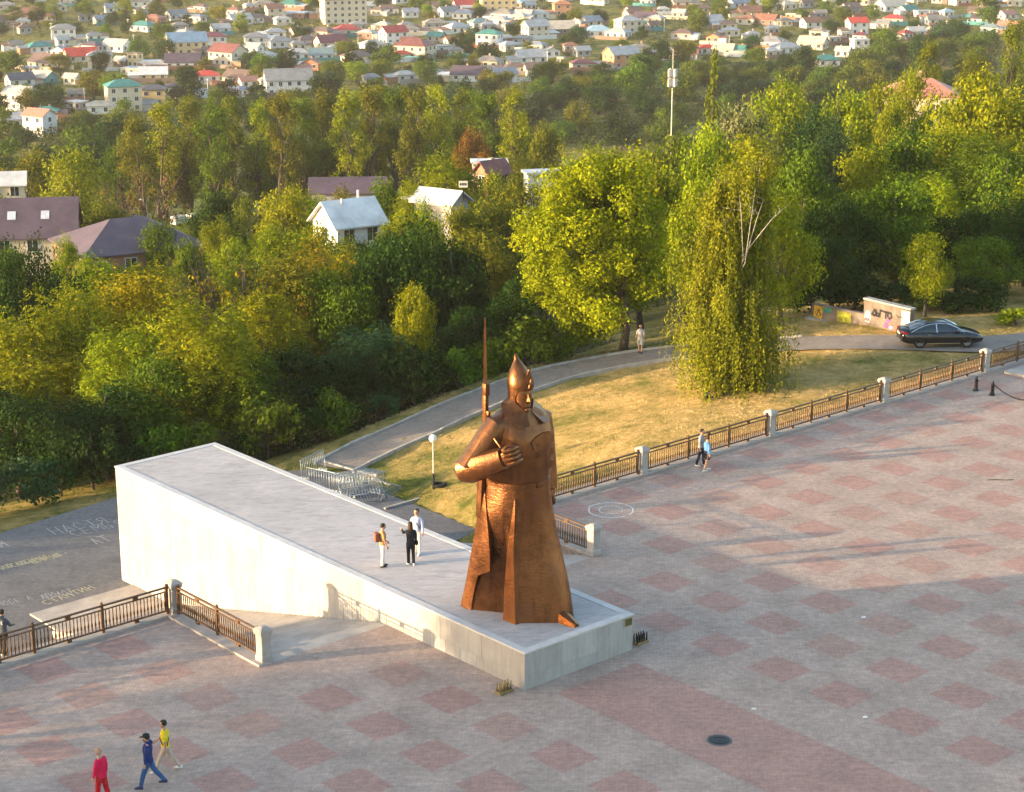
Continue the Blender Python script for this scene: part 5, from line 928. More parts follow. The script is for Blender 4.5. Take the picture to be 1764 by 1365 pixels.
HL = [(55, 38, 76, 1, 'hip', 'rust', 'grey', 5), (265, 42, 34, 1, 'hip', 'salmon', 'brick'), (248, 56, 44, 1, 'hip', 'teal', 'white'), (110, 73, 42, 2, 'hip', 'grey', 'white', 15), (68, 93, 46, 1, 'hip', 'teal', 'white'), (105, 99, 30, 1, 'front', 'blue', 'white'), (160, 91, 38, 1, 'hip', 'purple', 'white'), (140, 109, 58, 1, 'gable', 'bred', 'cream', 24, 'cream house with bright red gabled roof left of the blue-roofed yellow house'), (173, 122, 42, 2, 'hip', 'bgrey', 'cream'), (203, 91, 48, 1, 'gable', 'lgrey', 'white', -24), (85, 121, 64, 1, 'gable', 'brown', 'cream', -30), (56, 129, 20, 1, 'flat', 'white', 'white'), (212, 117, 28, 1, 'gable', 'lgrey', 'brown'), (234, 118, 24, 2, 'flat', 'brown', 'yellow'), (262, 119, 32, 1, 'flat', 'white', 'white'), (322, 97, 70, 2, 'gable', 'blue', 'yellow', 18, 'large two-storey yellow house with pale blue gabled roof'),
      (75, 147, 46, 1, 'gable', 'cream', 'teal', -32, 'house with teal end wall and cream gabled roof'), (35, 151, 48, 1, 'gable', 'dgrey', 'white'), (88, 179, 42, 1, 'hip', 'rust', 'grey'), (132, 175, 28, 1, 'gable', 'gbrown', 'grey'), (135, 191, 30, 1, 'flat', 'white', 'grey'), (38, 193, 58, 2, 'gable', 'lgrey', 'white', -28), (28, 223, 62, 1, 'hip', 'lgrey', 'cream', 20), (82, 207, 36, 1, 'hip', 'teal', 'white', 10, 'small white house with teal hipped roof right above the salmon-roofed one'), (70, 233, 52, 2, 'gable', 'salmon', 'white', -30, 'two-storey white house with salmon gabled roof, lowest at the left'), (125, 147, 26, 1, 'gable', 'lgrey', 'cream'), (214, 195, 62, 3, 'hip', 'teal', 'cream', 20, 'three-storey cream house with teal roof above the left poplars'), (264, 184, 42, 2, 'hip', 'dgrey', 'yellow', 8, 'two-storey yellow house with dark roof beside the teal-roofed one'), (296, 165, 32, 1, 'hip', 'purple', 'white'), (265, 141, 46, 1, 'gable', 'white', 'yellow', 8), (235, 132, 46, 1, 'flat', 'lgrey', 'grey'), (172, 198, 42, 1, 'hip', 'cream', 'white'),
      (305, 36, 38, 1, 'gable', 'grey', 'white'), (326, 37, 18, 1, 'flat', 'white', 'white'), (405, 28, 28, 1, 'hip', 'rust', 'white'), (413, 44, 42, 1, 'gable', 'lgrey', 'white'), (442, 41, 24, 1, 'gable', 'brown', 'white'), (473, 35, 32, 2, 'gable', 'rust', 'cream'), (512, 33, 42, 1, 'flat', 'white', 'brick'), (500, 18, 38, 1, 'hip', 'teal', 'grey'), (370, 87, 40, 2, 'hip', 'burg', 'white', 12, 'white two-storey house with burgundy roof right of the blue-roofed yellow one'), (394, 116, 62, 2, 'gable', 'brownred', 'cream', -35), (455, 113, 60, 1, 'hip', 'lgrey', 'white'), (440, 76, 38, 1, 'hip', 'grey', 'white'), (475, 67, 34, 1, 'hip', 'bgrey', 'white'), (482, 84, 46, 1, 'hip', 'grey', 'white'), (518, 67, 40, 1, 'gable', 'brown', 'cream'), (556, 66, 44, 1, 'hip', 'brown', 'cream'), (598, 63, 44, 1, 'hip', 'red', 'cream', 15), (570, 85, 54, 1, 'gable', 'burg', 'cream', 26), (527, 81, 38, 1, 'hip', 'brown', 'white'), (512, 105, 42, 1, 'hip', 'lgrey', 'white'), (552, 106, 42, 1, 'gable', 'tgrey', 'white'), (538, 122, 32, 1, 'front', 'rust', 'brick', -15), (520, 133, 30, 1, 'gable', 'salmon', 'cream'), (357, 144, 42, 1, 'hip', 'bred', 'white', 14, 'small white house with bright red hipped roof in the town centre-left'), (316, 120, 56, 1, 'gable', 'purple', 'white', 6, 'long white house with plum gabled roof below the blue-roofed yellow one'), (415, 148, 56, 1, 'gable', 'brown', 'cream', -30), (428, 153, 32, 1, 'gable', 'salmon', 'white'), (497, 167, 80, 2, 'gable', 'grey', 'white', 12, 'long white two-storey house with grey roof above the poplar row'), (461, 153, 32, 1, 'hip', 'cream', 'cream'), (408, 169, 38, 1, 'hip', 'bgrey', 'white'), (335, 171, 42, 1, 'hip', 'grey', 'white'),
      (632, 68, 30, 1, 'hip', 'lgrey', 'brick'), (678, 79, 46, 2, 'gable', 'red', 'white', 30, 'white two-storey house with red gabled roof above the brown-red villa'), (714, 105, 68, 2, 'hip', 'brownred', 'cream', -24, 'large cream villa with brown-red hipped roof'), (642, 89, 42, 1, 'hip', 'lgrey', 'white'), (690, 106, 30, 1, 'hip', 'red', 'cream'), (615, 111, 52, 1, 'hip', 'brown', 'cream'), (618, 53, 28, 1, 'hip', 'grey', 'grey'), (660, 53, 22, 1, 'hip', 'lgrey', 'grey'), (700, 54, 26, 1, 'hip', 'grey', 'grey'), (750, 51, 40, 1, 'hip', 'gbrown', 'grey'), (707, 31, 26, 1, 'gable', 'bgrey', 'white'), (757, 20, 24, 1, 'gable', 'brown', 'white'), (798, 19, 36, 1, 'gable', 'red', 'white', 22), (772, 30, 36, 1, 'gable', 'grey', 'white'), (800, 34, 38, 1, 'hip', 'bgrey', 'white'), (868, 35, 46, 1, 'hip', 'gbrown', 'white'), (858, 44, 34, 1, 'hip', 'lgrey', 'white'), (827, 50, 40, 1, 'hip', 'tgrey', 'white'), (788, 59, 44, 1, 'hip', 'lgrey', 'white'), (843, 83, 42, 2, 'hip', 'teal', 'white', -18, 'white two-storey house with teal hipped roof in the town middle'), (815, 70, 30, 1, 'gable', 'cream', 'yellow'), (752, 74, 30, 1, 'gable', 'teal', 'grey'), (778, 81, 26, 1, 'gable', 'orange', 'cream'), (762, 93, 42, 1, 'flat', 'grey', 'white'), (872, 77, 24, 1, 'hip', 'lgrey', 'white'), (842, 119, 46, 1, 'hip', 'gbrown', 'cream'), (808, 142, 56, 1, 'gable', 'purple', 'white', -12), (740, 138, 44, 1, 'hip', 'grey', 'cream'), (697, 143, 38, 1, 'hip', 'lgrey', 'white'), (640, 147, 28, 1, 'hip', 'grey', 'grey'), (868, 141, 42, 1, 'gable', 'bgrey', 'white'),
      (903, 35, 32, 1, 'gable', 'lgrey', 'white'), (928, 34, 32, 1, 'hip', 'lgrey', 'white'), (968, 28, 30, 2, 'hip', 'orange', 'orange', 10, 'orange two-storey house with orange hipped roof near the top edge'), (1018, 47, 36, 1, 'gable', 'bgrey', 'cream'), (922, 68, 44, 2, 'gable', 'lgrey', 'cream', 26), (962, 61, 54, 1, 'gable', 'cream', 'brown'), (900, 78, 32, 1, 'hip', 'grey', 'grey'), (1030, 65, 46, 1, 'hip', 'lblue', 'white', 12, 'white house with light blue hipped roof'), (1082, 59, 44, 2, 'hip', 'lgrey', 'cream'), (1065, 68, 42, 1, 'hip', 'lgrey', 'white'), (1112, 41, 40, 1, 'gable', 'purple', 'white'), (1130, 42, 28, 1, 'hip', 'lgrey', 'cream'), (1090, 28, 28, 1, 'gable', 'brown', 'white'), (914, 111, 52, 1, 'gable', 'lgrey', 'white', 15), (967, 125, 14, 2, 'flat', 'grey', 'yellow'), (1003, 123, 40, 1, 'hip', 'brownred', 'cream', 12), (1070, 120, 58, 2, 'gable', 'lgrey', 'orange', 28, 'orange brick house with pale grey gabled roof left of the mast'), (888, 129, 38, 1, 'hip', 'brown', 'white'), (925, 132, 42, 1, 'gable', 'brown', 'cream'), (1126, 105, 26, 1, 'gable', 'bgrey', 'white'), (885, 15, 42, 1, 'hip', 'lblue', 'grey'), (950, 100, 26, 1, 'front', 'grey', 'white'),
      (1207, 24, 24, 1, 'gable', 'brown', 'yellow'), (1222, 48, 46, 1, 'gable', 'lgrey', 'grey'), (1290, 30, 38, 1, 'gable', 'rust', 'yellow'), (1287, 44, 36, 1, 'hip', 'rust', 'cream'), (1320, 45, 42, 1, 'gable', 'rust', 'brown'), (1364, 35, 20, 1, 'flat', 'cream', 'yellow'), (1229, 75, 24, 1, 'front', 'rust', 'orange', -20), (1217, 95, 28, 1, 'hip', 'bred', 'white', 12, 'white house with bright red roof just left of the spire poplar'), (1247, 97, 38, 1, 'gable', 'cream', 'cream'), (1272, 97, 24, 1, 'gable', 'teal', 'white'), (1328, 85, 52, 1, 'hip', 'grey', 'white'), (1353, 95, 48, 1, 'hip', 'lgrey', 'white'), (1400, 87, 50, 1, 'gable', 'cream', 'cream', -26), (1422, 116, 40, 1, 'hip', 'teal', 'white', 8, 'white house with teal hipped roof, lowest at the right'), (1432, 77, 30, 1, 'flat', 'cream', 'cream'), (1170, 32, 24, 1, 'gable', 'lgrey', 'grey'), (1182, 98, 42, 1, 'hip', 'brown', 'grey'), (1176, 69, 38, 1, 'hip', 'brown', 'grey'), (1355, 18, 32, 1, 'hip', 'cream', 'cream'), (1270, 15, 42, 1, 'gable', 'bgrey', 'white'),
      (1475, 61, 34, 2, 'gable', 'bred', 'white', 14, 'white two-storey house with bright red gabled roof at the right of the town'), (1482, 73, 26, 1, 'hip', 'burg', 'white'), (1480, 93, 28, 2, 'flat', 'white', 'white'), (1540, 43, 36, 1, 'hip', 'red', 'cream'), (1560, 69, 22, 1, 'hip', 'red', 'white'), (1577, 65, 30, 1, 'gable', 'lgrey', 'white'), (1615, 63, 36, 1, 'gable', 'brown', 'cream'), (1535, 21, 52, 1, 'gable', 'cream', 'white'), (1563, 27, 32, 1, 'gable', 'teal', 'cream'), (1590, 30, 28, 1, 'flat', 'lgrey', 'white'), (1630, 31, 22, 1, 'hip', 'lblue', 'white'), (1690, 43, 34, 1, 'gable', 'purple', 'white'), (1737, 57, 38, 1, 'gable', 'salmon', 'cream'), (1705, 59, 32, 1, 'hip', 'tgrey', 'white'), (1748, 12, 28, 1, 'flat', 'cream', 'cream'), (1683, 30, 32, 1, 'gable', 'brown', 'cream'), (1465, 23, 32, 1, 'gable', 'brown', 'grey'), (1453, 68, 18, 1, 'flat', 'cream', 'cream'), (1733, 35, 28, 1, 'gable', 'salmon', 'white')]
for q in HL: house(*q[:7], yaw=q[7] if len(q) > 7 else None, label=q[8] if len(q) > 8 else None)
house(592, 43, 74, 4, 'flat', 'brownred', 'cream', 18, 'cream four-storey apartment block at the top edge', .55, name='apartment_block')
house(858, 21, 58, 3, 'flat', 'brown', 'yellow', 10, 'three-storey yellow apartment block at the top edge', .5, name='apartment_block')
for h in HOUSES[-2:]: h['label'] = h['e']['label']
# smaller roofs that fill the blocks between them
hr = random.Random(3)
for i in range(900):
    if len(HOUSES) > 310: break
    px, py = hr.uniform(-150, 1910), hr.uniform(2, 105) if hr.random() < .8 else hr.uniform(-18, 6)
    if py > 60 and px > 1480: continue
    g = ground_at(px, py, 150)
    if any((g.x - h['x']) ** 2 + (g.y - h['y']) ** 2 < (h['r'] * .5 + 7) ** 2 for h in HOUSES): continue
    if any(abs(px - h['px']) < 22 and abs(py - h['py']) < 7 for h in HOUSES): continue
    house(px, py, hr.uniform(20, 34), 1, hr.choice(['hip', 'gable', 'hip']), hr.choice(['grey', 'lgrey', 'brown', 'gbrown', 'bgrey', 'lgrey', 'rust']), hr.choice(['white', 'cream', 'grey']), hr.choice([-26, 22, 30, 10]))
# nearer buildings among the trees
NEAR = []
def near_house(px, py, Y, w, st, kind, roof, wall, yaw, label, **kw):
    """px, py: middle of the front eave in the photograph; Y: distance"""
    zz = CAM_H - Y * math.tan(PITCH + math.atan((py - PH / 2) / PF)); d = ray_dir(px, py); h = st * 2.7 - .15
    r = house(0, 0, 0, st, kind, roof, wall, yaw, label, pos=Vector((Y * d[0] / d[1], Y, zz - h)), w=w, **kw); return r
e, w, dp, h, rh = near_house(222, 446, 186, 12.4, 1, 'hip', 'purple', 'brick', 30, 'brick house with plum hipped roof half hidden by the left thicket', ratio=.85, rh=2.7, chim=False)
e, w, dp, h, rh = near_house(38, 410, 205, 12.0, 1, 'gable', 'purple', 'cream', 8, 'long plum-roofed house with two skylights at the left edge', ratio=.62, rh=3.4, chim=False)
k_ = rh / (dp / 2)
for sx in (-1.2, 2.4):
    mb = MB(); y0, y1 = -dp * .30, -dp * .30 + .8; f = lambda y: h + rh + .2 + k_ * y
    mb.add([(sx, y0, f(y0) + .05), (sx + .9, y0, f(y0) + .05), (sx + .9, y1, f(y1) + .05), (sx, y1, f(y1) + .05), (sx, y0, f(y0) - .1), (sx + .9, y0, f(y0) - .1), (sx + .9, y1, f(y1) - .1), (sx, y1, f(y1) - .1)], [(0, 1, 2, 3), (0, 4, 5, 1), (1, 5, 6, 2), (2, 6, 7, 3), (3, 7, 4, 0)]); ob('skylight', mb, mat('skylight_glass', (.55, .58, .62), .2, .1, 2, spec=.6), e)
e, w, dp, h, rh = near_house(600, 391, 180, 5.1, 1, 'gable', 'white', 'white', 34, 'white house with pale metal roof among the trees at centre', ratio=.95, rh=1.9, chim=False)
ob('flue', MB().tube([(-1, -.6, h + .9), (-1, -.6, h + 2.3)], .09, 8), M_WF, e); ob('flue', MB().tube([(1.5, .6, h + 1.2), (1.5, .6, h + 2.7)], .12, 8), M_WF, e)
e, w, dp, h, rh = near_house(760, 352, 196, 4.6, 1, 'gable', 'white', 'grey', -32, 'open white shed roof with projecting beams left of the small sign', ratio=.7, rh=1.0, chim=False, win=False)
for i in range(8): ob('rafter', MB().box(-w / 2 - 1.7, -w / 2 - .3, -dp / 2 + i * dp / 7.2, -dp / 2 + i * dp / 7.2 + .14, h - .05, h + .12), M_WF, e)
near_house(843, 283, 250, 4.4, 1, 'flat', 'white', 'white', 4, 'small white flat-roofed kiosk below the orange tree', ratio=.6, win=True)
near_house(848, 300, 240, 3.4, 1, 'gable', 'brownred', 'brick', 40, 'low house with brown-red roof just below the white kiosk', ratio=.8)
near_house(600, 332, 235, 9.0, 1, 'gable', 'purple', 'grey', 4, 'long low plum roof under the poplar row', ratio=.5, win=False)
near_house(935, 302, 215, 4.0, 1, 'flat', 'white', 'white', 15, 'low white wall-like shed left of the yellow tree', ratio=.5, win=False)
near_house(1585, 168, 250, 9.0, 1, 'hip', 'salmon', 'cream', -10, 'wide building with faded pink roof amid the trees on the right hill', ratio=.8, rh=2.0, chim=True, win=False)
near_house(10, 318, 260, 5.0, 1, 'gable', 'white', 'cream', 10, 'white-roofed house at the left edge below the pale trees', ratio=.6)
# label every house so that it can be found
LM = [(592, 20, 'the cream apartment block'), (214, 165, 'the three-storey house'), (322, 78, 'the blue-roofed yellow house'), (357, 130, 'the small bright red roof'), (497, 150, 'the long white house'), (714, 88, 'the brown-red villa'), (678, 65, 'the red-and-white house'), (1070, 102, 'the orange brick house'), (843, 68, 'the teal-roofed white house'), (858, 8, 'the yellow apartment block'), (1030, 55, 'the light blue roof'), (1230, 130, 'the spire poplar'), (1157, 140, 'the mast'), (1475, 48, 'the red-roofed right house'), (1422, 105, 'the lowest teal roof'), (70, 215, 'the salmon-roofed house'), (140, 98, 'the red-roofed left house'), (55, 28, 'the long rust roof'), (1700, 45, 'the top right corner')]
def place_words(px, py, skip=None):
    best = min((l for l in LM if l[2] != skip), key=lambda l: (l[0] - px) ** 2 + 6 * (l[1] - py) ** 2); dx, dy = px - best[0], (py - best[1]) * 2.2
    if abs(dx) < 9 and abs(dy) < 9: return 'by ' + best[2]
    w_ = ('right of ' if dx > 0 else 'left of ') if abs(dx) > abs(dy) else ('just below ' if dy > 0 else 'just above ')
    return w_ + best[2]
def number_labels(items, maxlen=16):
    by = {}
    for it in items: by.setdefault(it['text'], []).append(it)
    for txt, l in by.items():
        if len(l) == 1: l[0]['e']['label'] = txt; continue
        l.sort(key=lambda q: q['px'])
        for i, q in enumerate(l): q['e']['label'] = '%s, %s from left' % (txt, ordinal(i)) if len(txt.split()) <= 13 else '%s, %s' % (txt, ordinal(i))
todo = [h for h in HOUSES if not h['label']]; cnt = {}
for h in todo: cnt[h['desc']] = cnt.get(h['desc'], 0) + 1
for h in todo: h['text'] = (h['desc'] + ' in the town' if cnt[h['desc']] == 1 else h['desc'] + ' ' + place_words(h['px'], h['py']))
number_labels(todo)
for h in HOUSES: h['e']['group'] = 'houses of the town below'

# ------------------------------------------------------------------ the rest of the wood and the garden trees
def hidden(px, top, wpx):
    a, b_ = int(px - wpx * .4) + 200, int(px + wpx * .4) + 200; a, b_ = max(0, a), min(len(SKY_LINE), b_)
    return b_ <= a or np.mean(SKY_LINE[a:b_] < top - 4) > .97
def in_path(x, y, m_=2.6): return float(np.min((_pcl[:, 0] - x) ** 2 + (_pcl[:, 1] - y) ** 2)) < m_ * m_
for i in range(40):      # scrub along the foot of the wood
    b_ = -30 + i * 1.95 + random.uniform(-.5, .5); d_ = float(np.interp(b_, [-60, 0, 8, 16, 18, 24, 34, 41, 46, 50], [43, 41.0, 42, 40.5, 39.6, 40, 40, 37.6, 35, 32])) + random.uniform(-.3, .8)
    p = BD(b_, d_)
    if in_path(p.x, p.y, 3.2) or 36 < b_ < 45: continue
    W = random.uniform(2.6, 4.2); plant('shrub', p.x, p.y, tz(p.x, p.y), W * random.uniform(.7, 1.05), W, random.choice(['dark', 'dark', 'green', 'green', 'blue']), RA if b_ < 17 else RB)
tr_ = random.Random(21); cand = []
for i in range(5200):
    y = tr_.uniform(100, 470); x = tr_.uniform(-.30, .30) * y
    cand.append((y, x))
cand.sort(); pts = [(t['x'], t['y'], t['W'] * .5) for t in TREES]; nfill = 0
for y, x in cand:
    b_, d_ = toBD(x, y)
    if d_ < float(np.interp(b_, [-60, 0, 8, 16, 18, 24, 34, 41, 46, 50, 60, 80], [46, 41.5, 43, 41, 40.5, 41, 41, 39, 36, 33, 26, 22])): continue
    if in_path(x, y, 4.5): continue
    px0, py0 = proj((x, y, tz(x, y)))
    if px0 < -140 or px0 > PW + 140: continue
    if y > 290: continue
    if any((x - h['x']) ** 2 + (y - h['y']) ** 2 < (h['r'] * .62 + 2.4) ** 2 for h in HOUSES): continue
    # keep the roofs that the photograph shows in sight
    sp = 2.6 + .008 * y
    if any((x - q[0]) ** 2 + (y - q[1]) ** 2 < (sp * .5 + q[2] * .5) ** 2 for q in pts): continue
    right = px0 > 960
    if y < 140 and px0 < 960: kind, col, H, W = tr_.choice([('locust', 'yg', 6.5, 6), ('round', 'green', 6.5, 5.5), ('round', 'dark', 7, 6), ('locust', 'olive', 6.5, 6), ('dome', 'dark', 5.5, 6)])
    elif y < 230: kind, col, H, W = tr_.choice([('locust', 'yg', 7, 6.5), ('round', 'yg', 8, 7), ('round', 'olive', 7.5, 6.5), ('round', 'green', 8, 7), ('dome', 'dark', 7, 7), ('locust', 'gold', 7, 6.5)] if right else [('locust', 'yg', 6, 6), ('round', 'olive', 6, 5.5), ('round', 'green', 6, 5.5), ('dome', 'dark', 5, 6)])
    else: kind, col, H, W = tr_.choice([('town', 'green', 8, 8), ('town', 'olive', 8, 8), ('town', 'dark', 8, 8), ('town', 'yg', 8.5, 8), ('town', 'green', 9, 9)])
    f = tr_.uniform(.8, 1.25); H *= f; W *= f * tr_.uniform(.9, 1.1); zz = tz(x, y); tp = proj((x, y, zz + H))
    if hidden(tp[0], tp[1], W * PF / depth((x, y, zz))): continue
    wp2 = W * PF / depth((x, y, zz)) * .42
    if any(abs(tp[0] - q[0]) < q[1] + wp2 and y < q[3] and tp[1] < q[2] for q in ((600, 60, 388, 180), (215, 95, 440, 186), (60, 75, 402, 205), (762, 42, 350, 196), (847, 30, 302, 250), (1585, 50, 166, 250), (600, 40, 330, 235), (1157, 8, 190, 215), (935, 20, 296, 215), (312, 30, 385, 210), (797, 10, 330, 190))): continue
    reg = (RA if px0 < 560 and y < 135 else RB if px0 < 960 and y < 150 else RC if px0 < 960 and y < 300 else RG if px0 > 1380 and y < 135 else RE if y < 330 else 'in the dark wood band below the town')
    plant(kind, x, y, zz, H, W, col, reg); pts.append((x, y, W * .5)); nfill += 1
def wooded(px, py):
    """share of tree cover over the town, read off the photograph"""
    if px > 880 and py > float(np.interp(px, [880, 960, 1060, 1160, 1300, 1480, 1600, 1764], [142, 133, 122, 112, 112, 95, 75, 62])): return 1.0
    if px < 250 and py > float(np.interp(px, [0, 60, 110, 200, 250], [236, 238, 205, 200, 196])): return 1.0
    if py > 168: return .9
    if 600 < px < 760 and 108 < py < 150: return .95
    if 900 < px < 1060 and 66 < py < 92: return .9
    if px < 330 and 28 < py < 62: return .8
    if 780 < px < 860 and 60 < py < 125: return .8
    return .34
pc_ = []; HPX = [(h['px'], h['py'], h['y'], h['r'] * PF / depth((h['x'], h['y'], 0)), bool(h['label'])) for h in HOUSES]
for i in range(9000):
    if len([1 for _ in ()]) or len(pc_) > 290: break
    px0, py0 = tr_.uniform(-40, PW + 40), tr_.uniform(-6, 262) if i % 3 else tr_.uniform(110, 262)
    if tr_.random() > wooded(px0, py0): continue
    g = ground_at(px0, py0, 285); x, y, zz = g
    if y < 290 or (px0 < 880 and px0 > 215 and y < 430): continue
    if any((x - h['x']) ** 2 + (y - h['y']) ** 2 < (h['r'] * .55 + 2.5) ** 2 for h in HOUSES): continue
    W = tr_.uniform(6.5, 11.5) * (1.25 if wooded(px0, py0) >= .9 else 1); H = W * tr_.uniform(.7, 1.05); sc_ = PF / depth(g)
    # leave the houses in the photograph in sight
    if any(abs(px0 - q[0]) < W * sc_ * .38 + q[3] * .30 and q[2] > y and py0 - H * sc_ * .95 < q[1] - 1 and (q[4] or tr_.random() < .75) for q in HPX if q[2] - y < 90): continue
    if any(((x - q[0]) / 1.0) ** 2 + ((y - q[1]) / 2.2) ** 2 < (W * .36 + q[2] * .36) ** 2 for q in pc_): continue
    if hidden(px0, proj((x, y, zz + H))[1], W * sc_): continue
    wd = wooded(px0, py0) >= 1.0
    e = plant('town', x, y, zz, H, W, tr_.choice(['green', 'dark', 'olive', 'green', 'dark', 'blue'] if wd else ['green', 'dark', 'olive', 'green', 'yg', 'dark', 'blue']), 'in the dark wood band below the town' if wd else 'TOWN'); pc_.append((x, y, W))
# low hedges, orchards and scrub between the houses: one uncountable mass
rs = np.random.default_rng(77); cl = []
for i in range(2700):
    px0, py0 = rs.uniform(-160, PW + 160), rs.uniform(-8, 258); g = ground_at(px0, py0, 285)
    if g.y < 330 or (215 < px0 < 880 and g.y < 430): continue
    if any((g.x - h['x']) ** 2 + (g.y - h['y']) ** 2 < (h['r'] * .5 + 1.0) ** 2 for h in HOUSES): continue
    r = rs.uniform(1.1, 2.3) * (1.5 if wooded(px0, py0) >= 1 else 1); cl.append((np.array([g.x, g.y, g.z + r * .35]), r))
P, N, ra = clump_leaves(cl, 18, .5, rs, .75); V, Q, ra = leaves(P, N, np.full(len(P), .62), rs, ra); cm = np_mesh('garden_scrub', V, Q, {'r': ('FACE', ra)})
sc = ob('garden_scrub', cm, M_LEAF, label='low hedges and scrub filling the gardens between the town houses', cat='scrub', kind='stuff'); sc.color = (.06, .082, .018, 1)
for px, top, Y, w_ in ((65, 2, 890, 46), (95, 0, 880, 40), (148, -4, 885, 34), (215, -6, 875, 46), (272, -5, 880, 40), (20, 10, 870, 50)):
    T('tall', px, top, Y, w_, random.choice(['olive', 'yg', 'green']), 'TOWN')
# trees standing out of frame at the left that shade the near half of the square
for i, (x, y) in enumerate(((-37, 52.5), (-40, 47), (-38, 41), (-42, 35), (-39, 29), (-43, 23), (-40, 17), (-44, 11), (-40, 5), (-47, 44), (-49, 32), (-48, 20))):
    plant('dome', x, y, 0, 12.5 + (i % 3), 8.4, 'green', 'OUT')
for t in TREES:
    r_ = t['region']; a = t['col'] + ' ' + t['kind']
    if r_ == 'TOWN': t['text'] = a.replace('garden ', '') + ' ' + place_words(t['px'], t['py'])
    elif r_ == 'OUT': t['text'] = a + ' at the left side of the square, out of the picture'
    else: t['text'] = a + ' ' + r_
    t['e']['group'] = 'garden trees in the town' if r_ == 'TOWN' else 'trees shading the square' if r_ == 'OUT' else 'trees ' + r_
number_labels(TREES)
# --- tufts of grass on the lawn and verges
rs = np.random.default_rng(17); n = 46000; B = rs.uniform(-30, 62, n); D = rs.uniform(14.8, 45, n); ok = np.where(B < 11, D > LOW_D1(B) + .1, D > 15); ok &= ~((B > -6) & (B < 11.5) & (D < 36)) & ~((B > 11) & (B < 16.7) & (D > 21.2) & (D < LOW_D1(B)))
B, D = B[ok], D[ok]; X = AX + B * VX - D * VY; Y = AY + B * VY + D * VX
dm = np.min((X[:, None] - _pcl[None, :, 0]) ** 2 + (Y[:, None] - _pcl[None, :, 1]) ** 2, 1); ok = dm > 1.95 ** 2; X, Y, B, D = X[ok], Y[ok], B[ok], D[ok]; Z = terrain(X, Y); n = len(X)
P = np.stack([X, Y, Z], 1); V = []; hh = rs.uniform(.03, .10, n); 
for j in range(3):
    a = rs.uniform(0, 6.28, n); dv = np.stack([np.cos(a), np.sin(a), 0 * a], 1); lean = rs.normal(size=(n, 3)) * .06; lean[:, 2] = hh; q = P + dv * rs.uniform(0, .10, n)[:, None]
    V.append(np.stack([q - dv * .014, q + dv * .014, q + lean], 1))
V = np.concatenate(V).reshape(-1, 3); k = NT('grass_blades'); a_ = k.new('ShaderNodeAttribute', attribute_name='r'); gp = k.geo(); n1 = k.noise(.35, 6, .7, gp)
ad = k.new('ShaderNodeMath', operation='ADD'); k.link(a_.outputs['Fac'], ad.inputs[0]); mm = k.new('ShaderNodeMath', operation='MULTIPLY_ADD'); k.link(n1.outputs[0], mm.inputs[0]); mm.inputs[1].default_value = 3.4; mm.inputs[2].default_value = -1.7; k.link(mm.outputs[0], ad.inputs[1])
rp = k.ramp(ad.outputs[0], [(0, (.055, .085, .012)), (.35, (.16, .15, .025)), (.75, (.44, .33, .13)), (1, (.56, .44, .22))]); k.link(rp.outputs[0], k.b.inputs['Base Color']); k.b.inputs['Roughness'].default_value = .8
dr = np.clip(np.where(B > 11, .30 + .52 * sstep((B - 17) / 9), .4), 0, 1); gr = np_mesh('lawn_grass', V, np.arange(len(V)).reshape(-1, 3), {'r': ('FACE', np.clip(np.tile(dr, 3) + rs.normal(0, .06, 3 * n), 0, 1))})
ob('lawn_grass', gr, k.m, label='dry straw-coloured and green turf on the lawn', cat='grass', kind='stuff')

# ------------------------------------------------------------------ people
def fused(name, mb, voxel=.016, it=4):
    """one continuous skin over the overlapping limbs"""
    me = fix_normals(mb.mesh(name)); o = bpy.data.objects.new(name + '_tmp', me); COL.objects.link(o)
    md = o.modifiers.new('r', 'REMESH'); md.mode = 'VOXEL'; md.voxel_size = voxel; md.use_smooth_shade = True
    m2 = o.modifiers.new('s', 'SMOOTH'); m2.iterations = it; m2.factor = .5
    bpy.context.view_layer.update(); dg = bpy.context.evaluated_depsgraph_get(); out = bpy.data.meshes.new_from_object(o.evaluated_get(dg)); out.name = name
    bpy.data.objects.remove(o); return out
def rings_(prof, k=1.0, n=12, dx=0.0): return [[(dx + ox + k * a * math.cos(t), k * w_ * math.sin(t), z) for t in np.linspace(0, 2 * math.pi, n, endpoint=False)] for z, a, w_, ox in prof]
TORSO = [(.84, .105, .15, -.005), (.92, .12, .168, -.012), (1.02, .108, .15, 0), (1.12, .102, .142, .005), (1.26, .118, .160, .008), (1.36, .118, .175, .0), (1.43, .098, .178, -.008), (1.475, .066, .12, -.01), (1.52, .052, .056, -.005), (1.62, .05, .052, .012)]
M_SKIN = mat('skin', (.42, .24, .16), .6, .08, 12, space='o')
def cloth(c, nm): return mat('cloth_' + nm, c, .85, .10, 9, space='o', bump=.15, bscale=30)
def rot(v, ax, a): return Matrix.Rotation(a, 3, ax) @ v
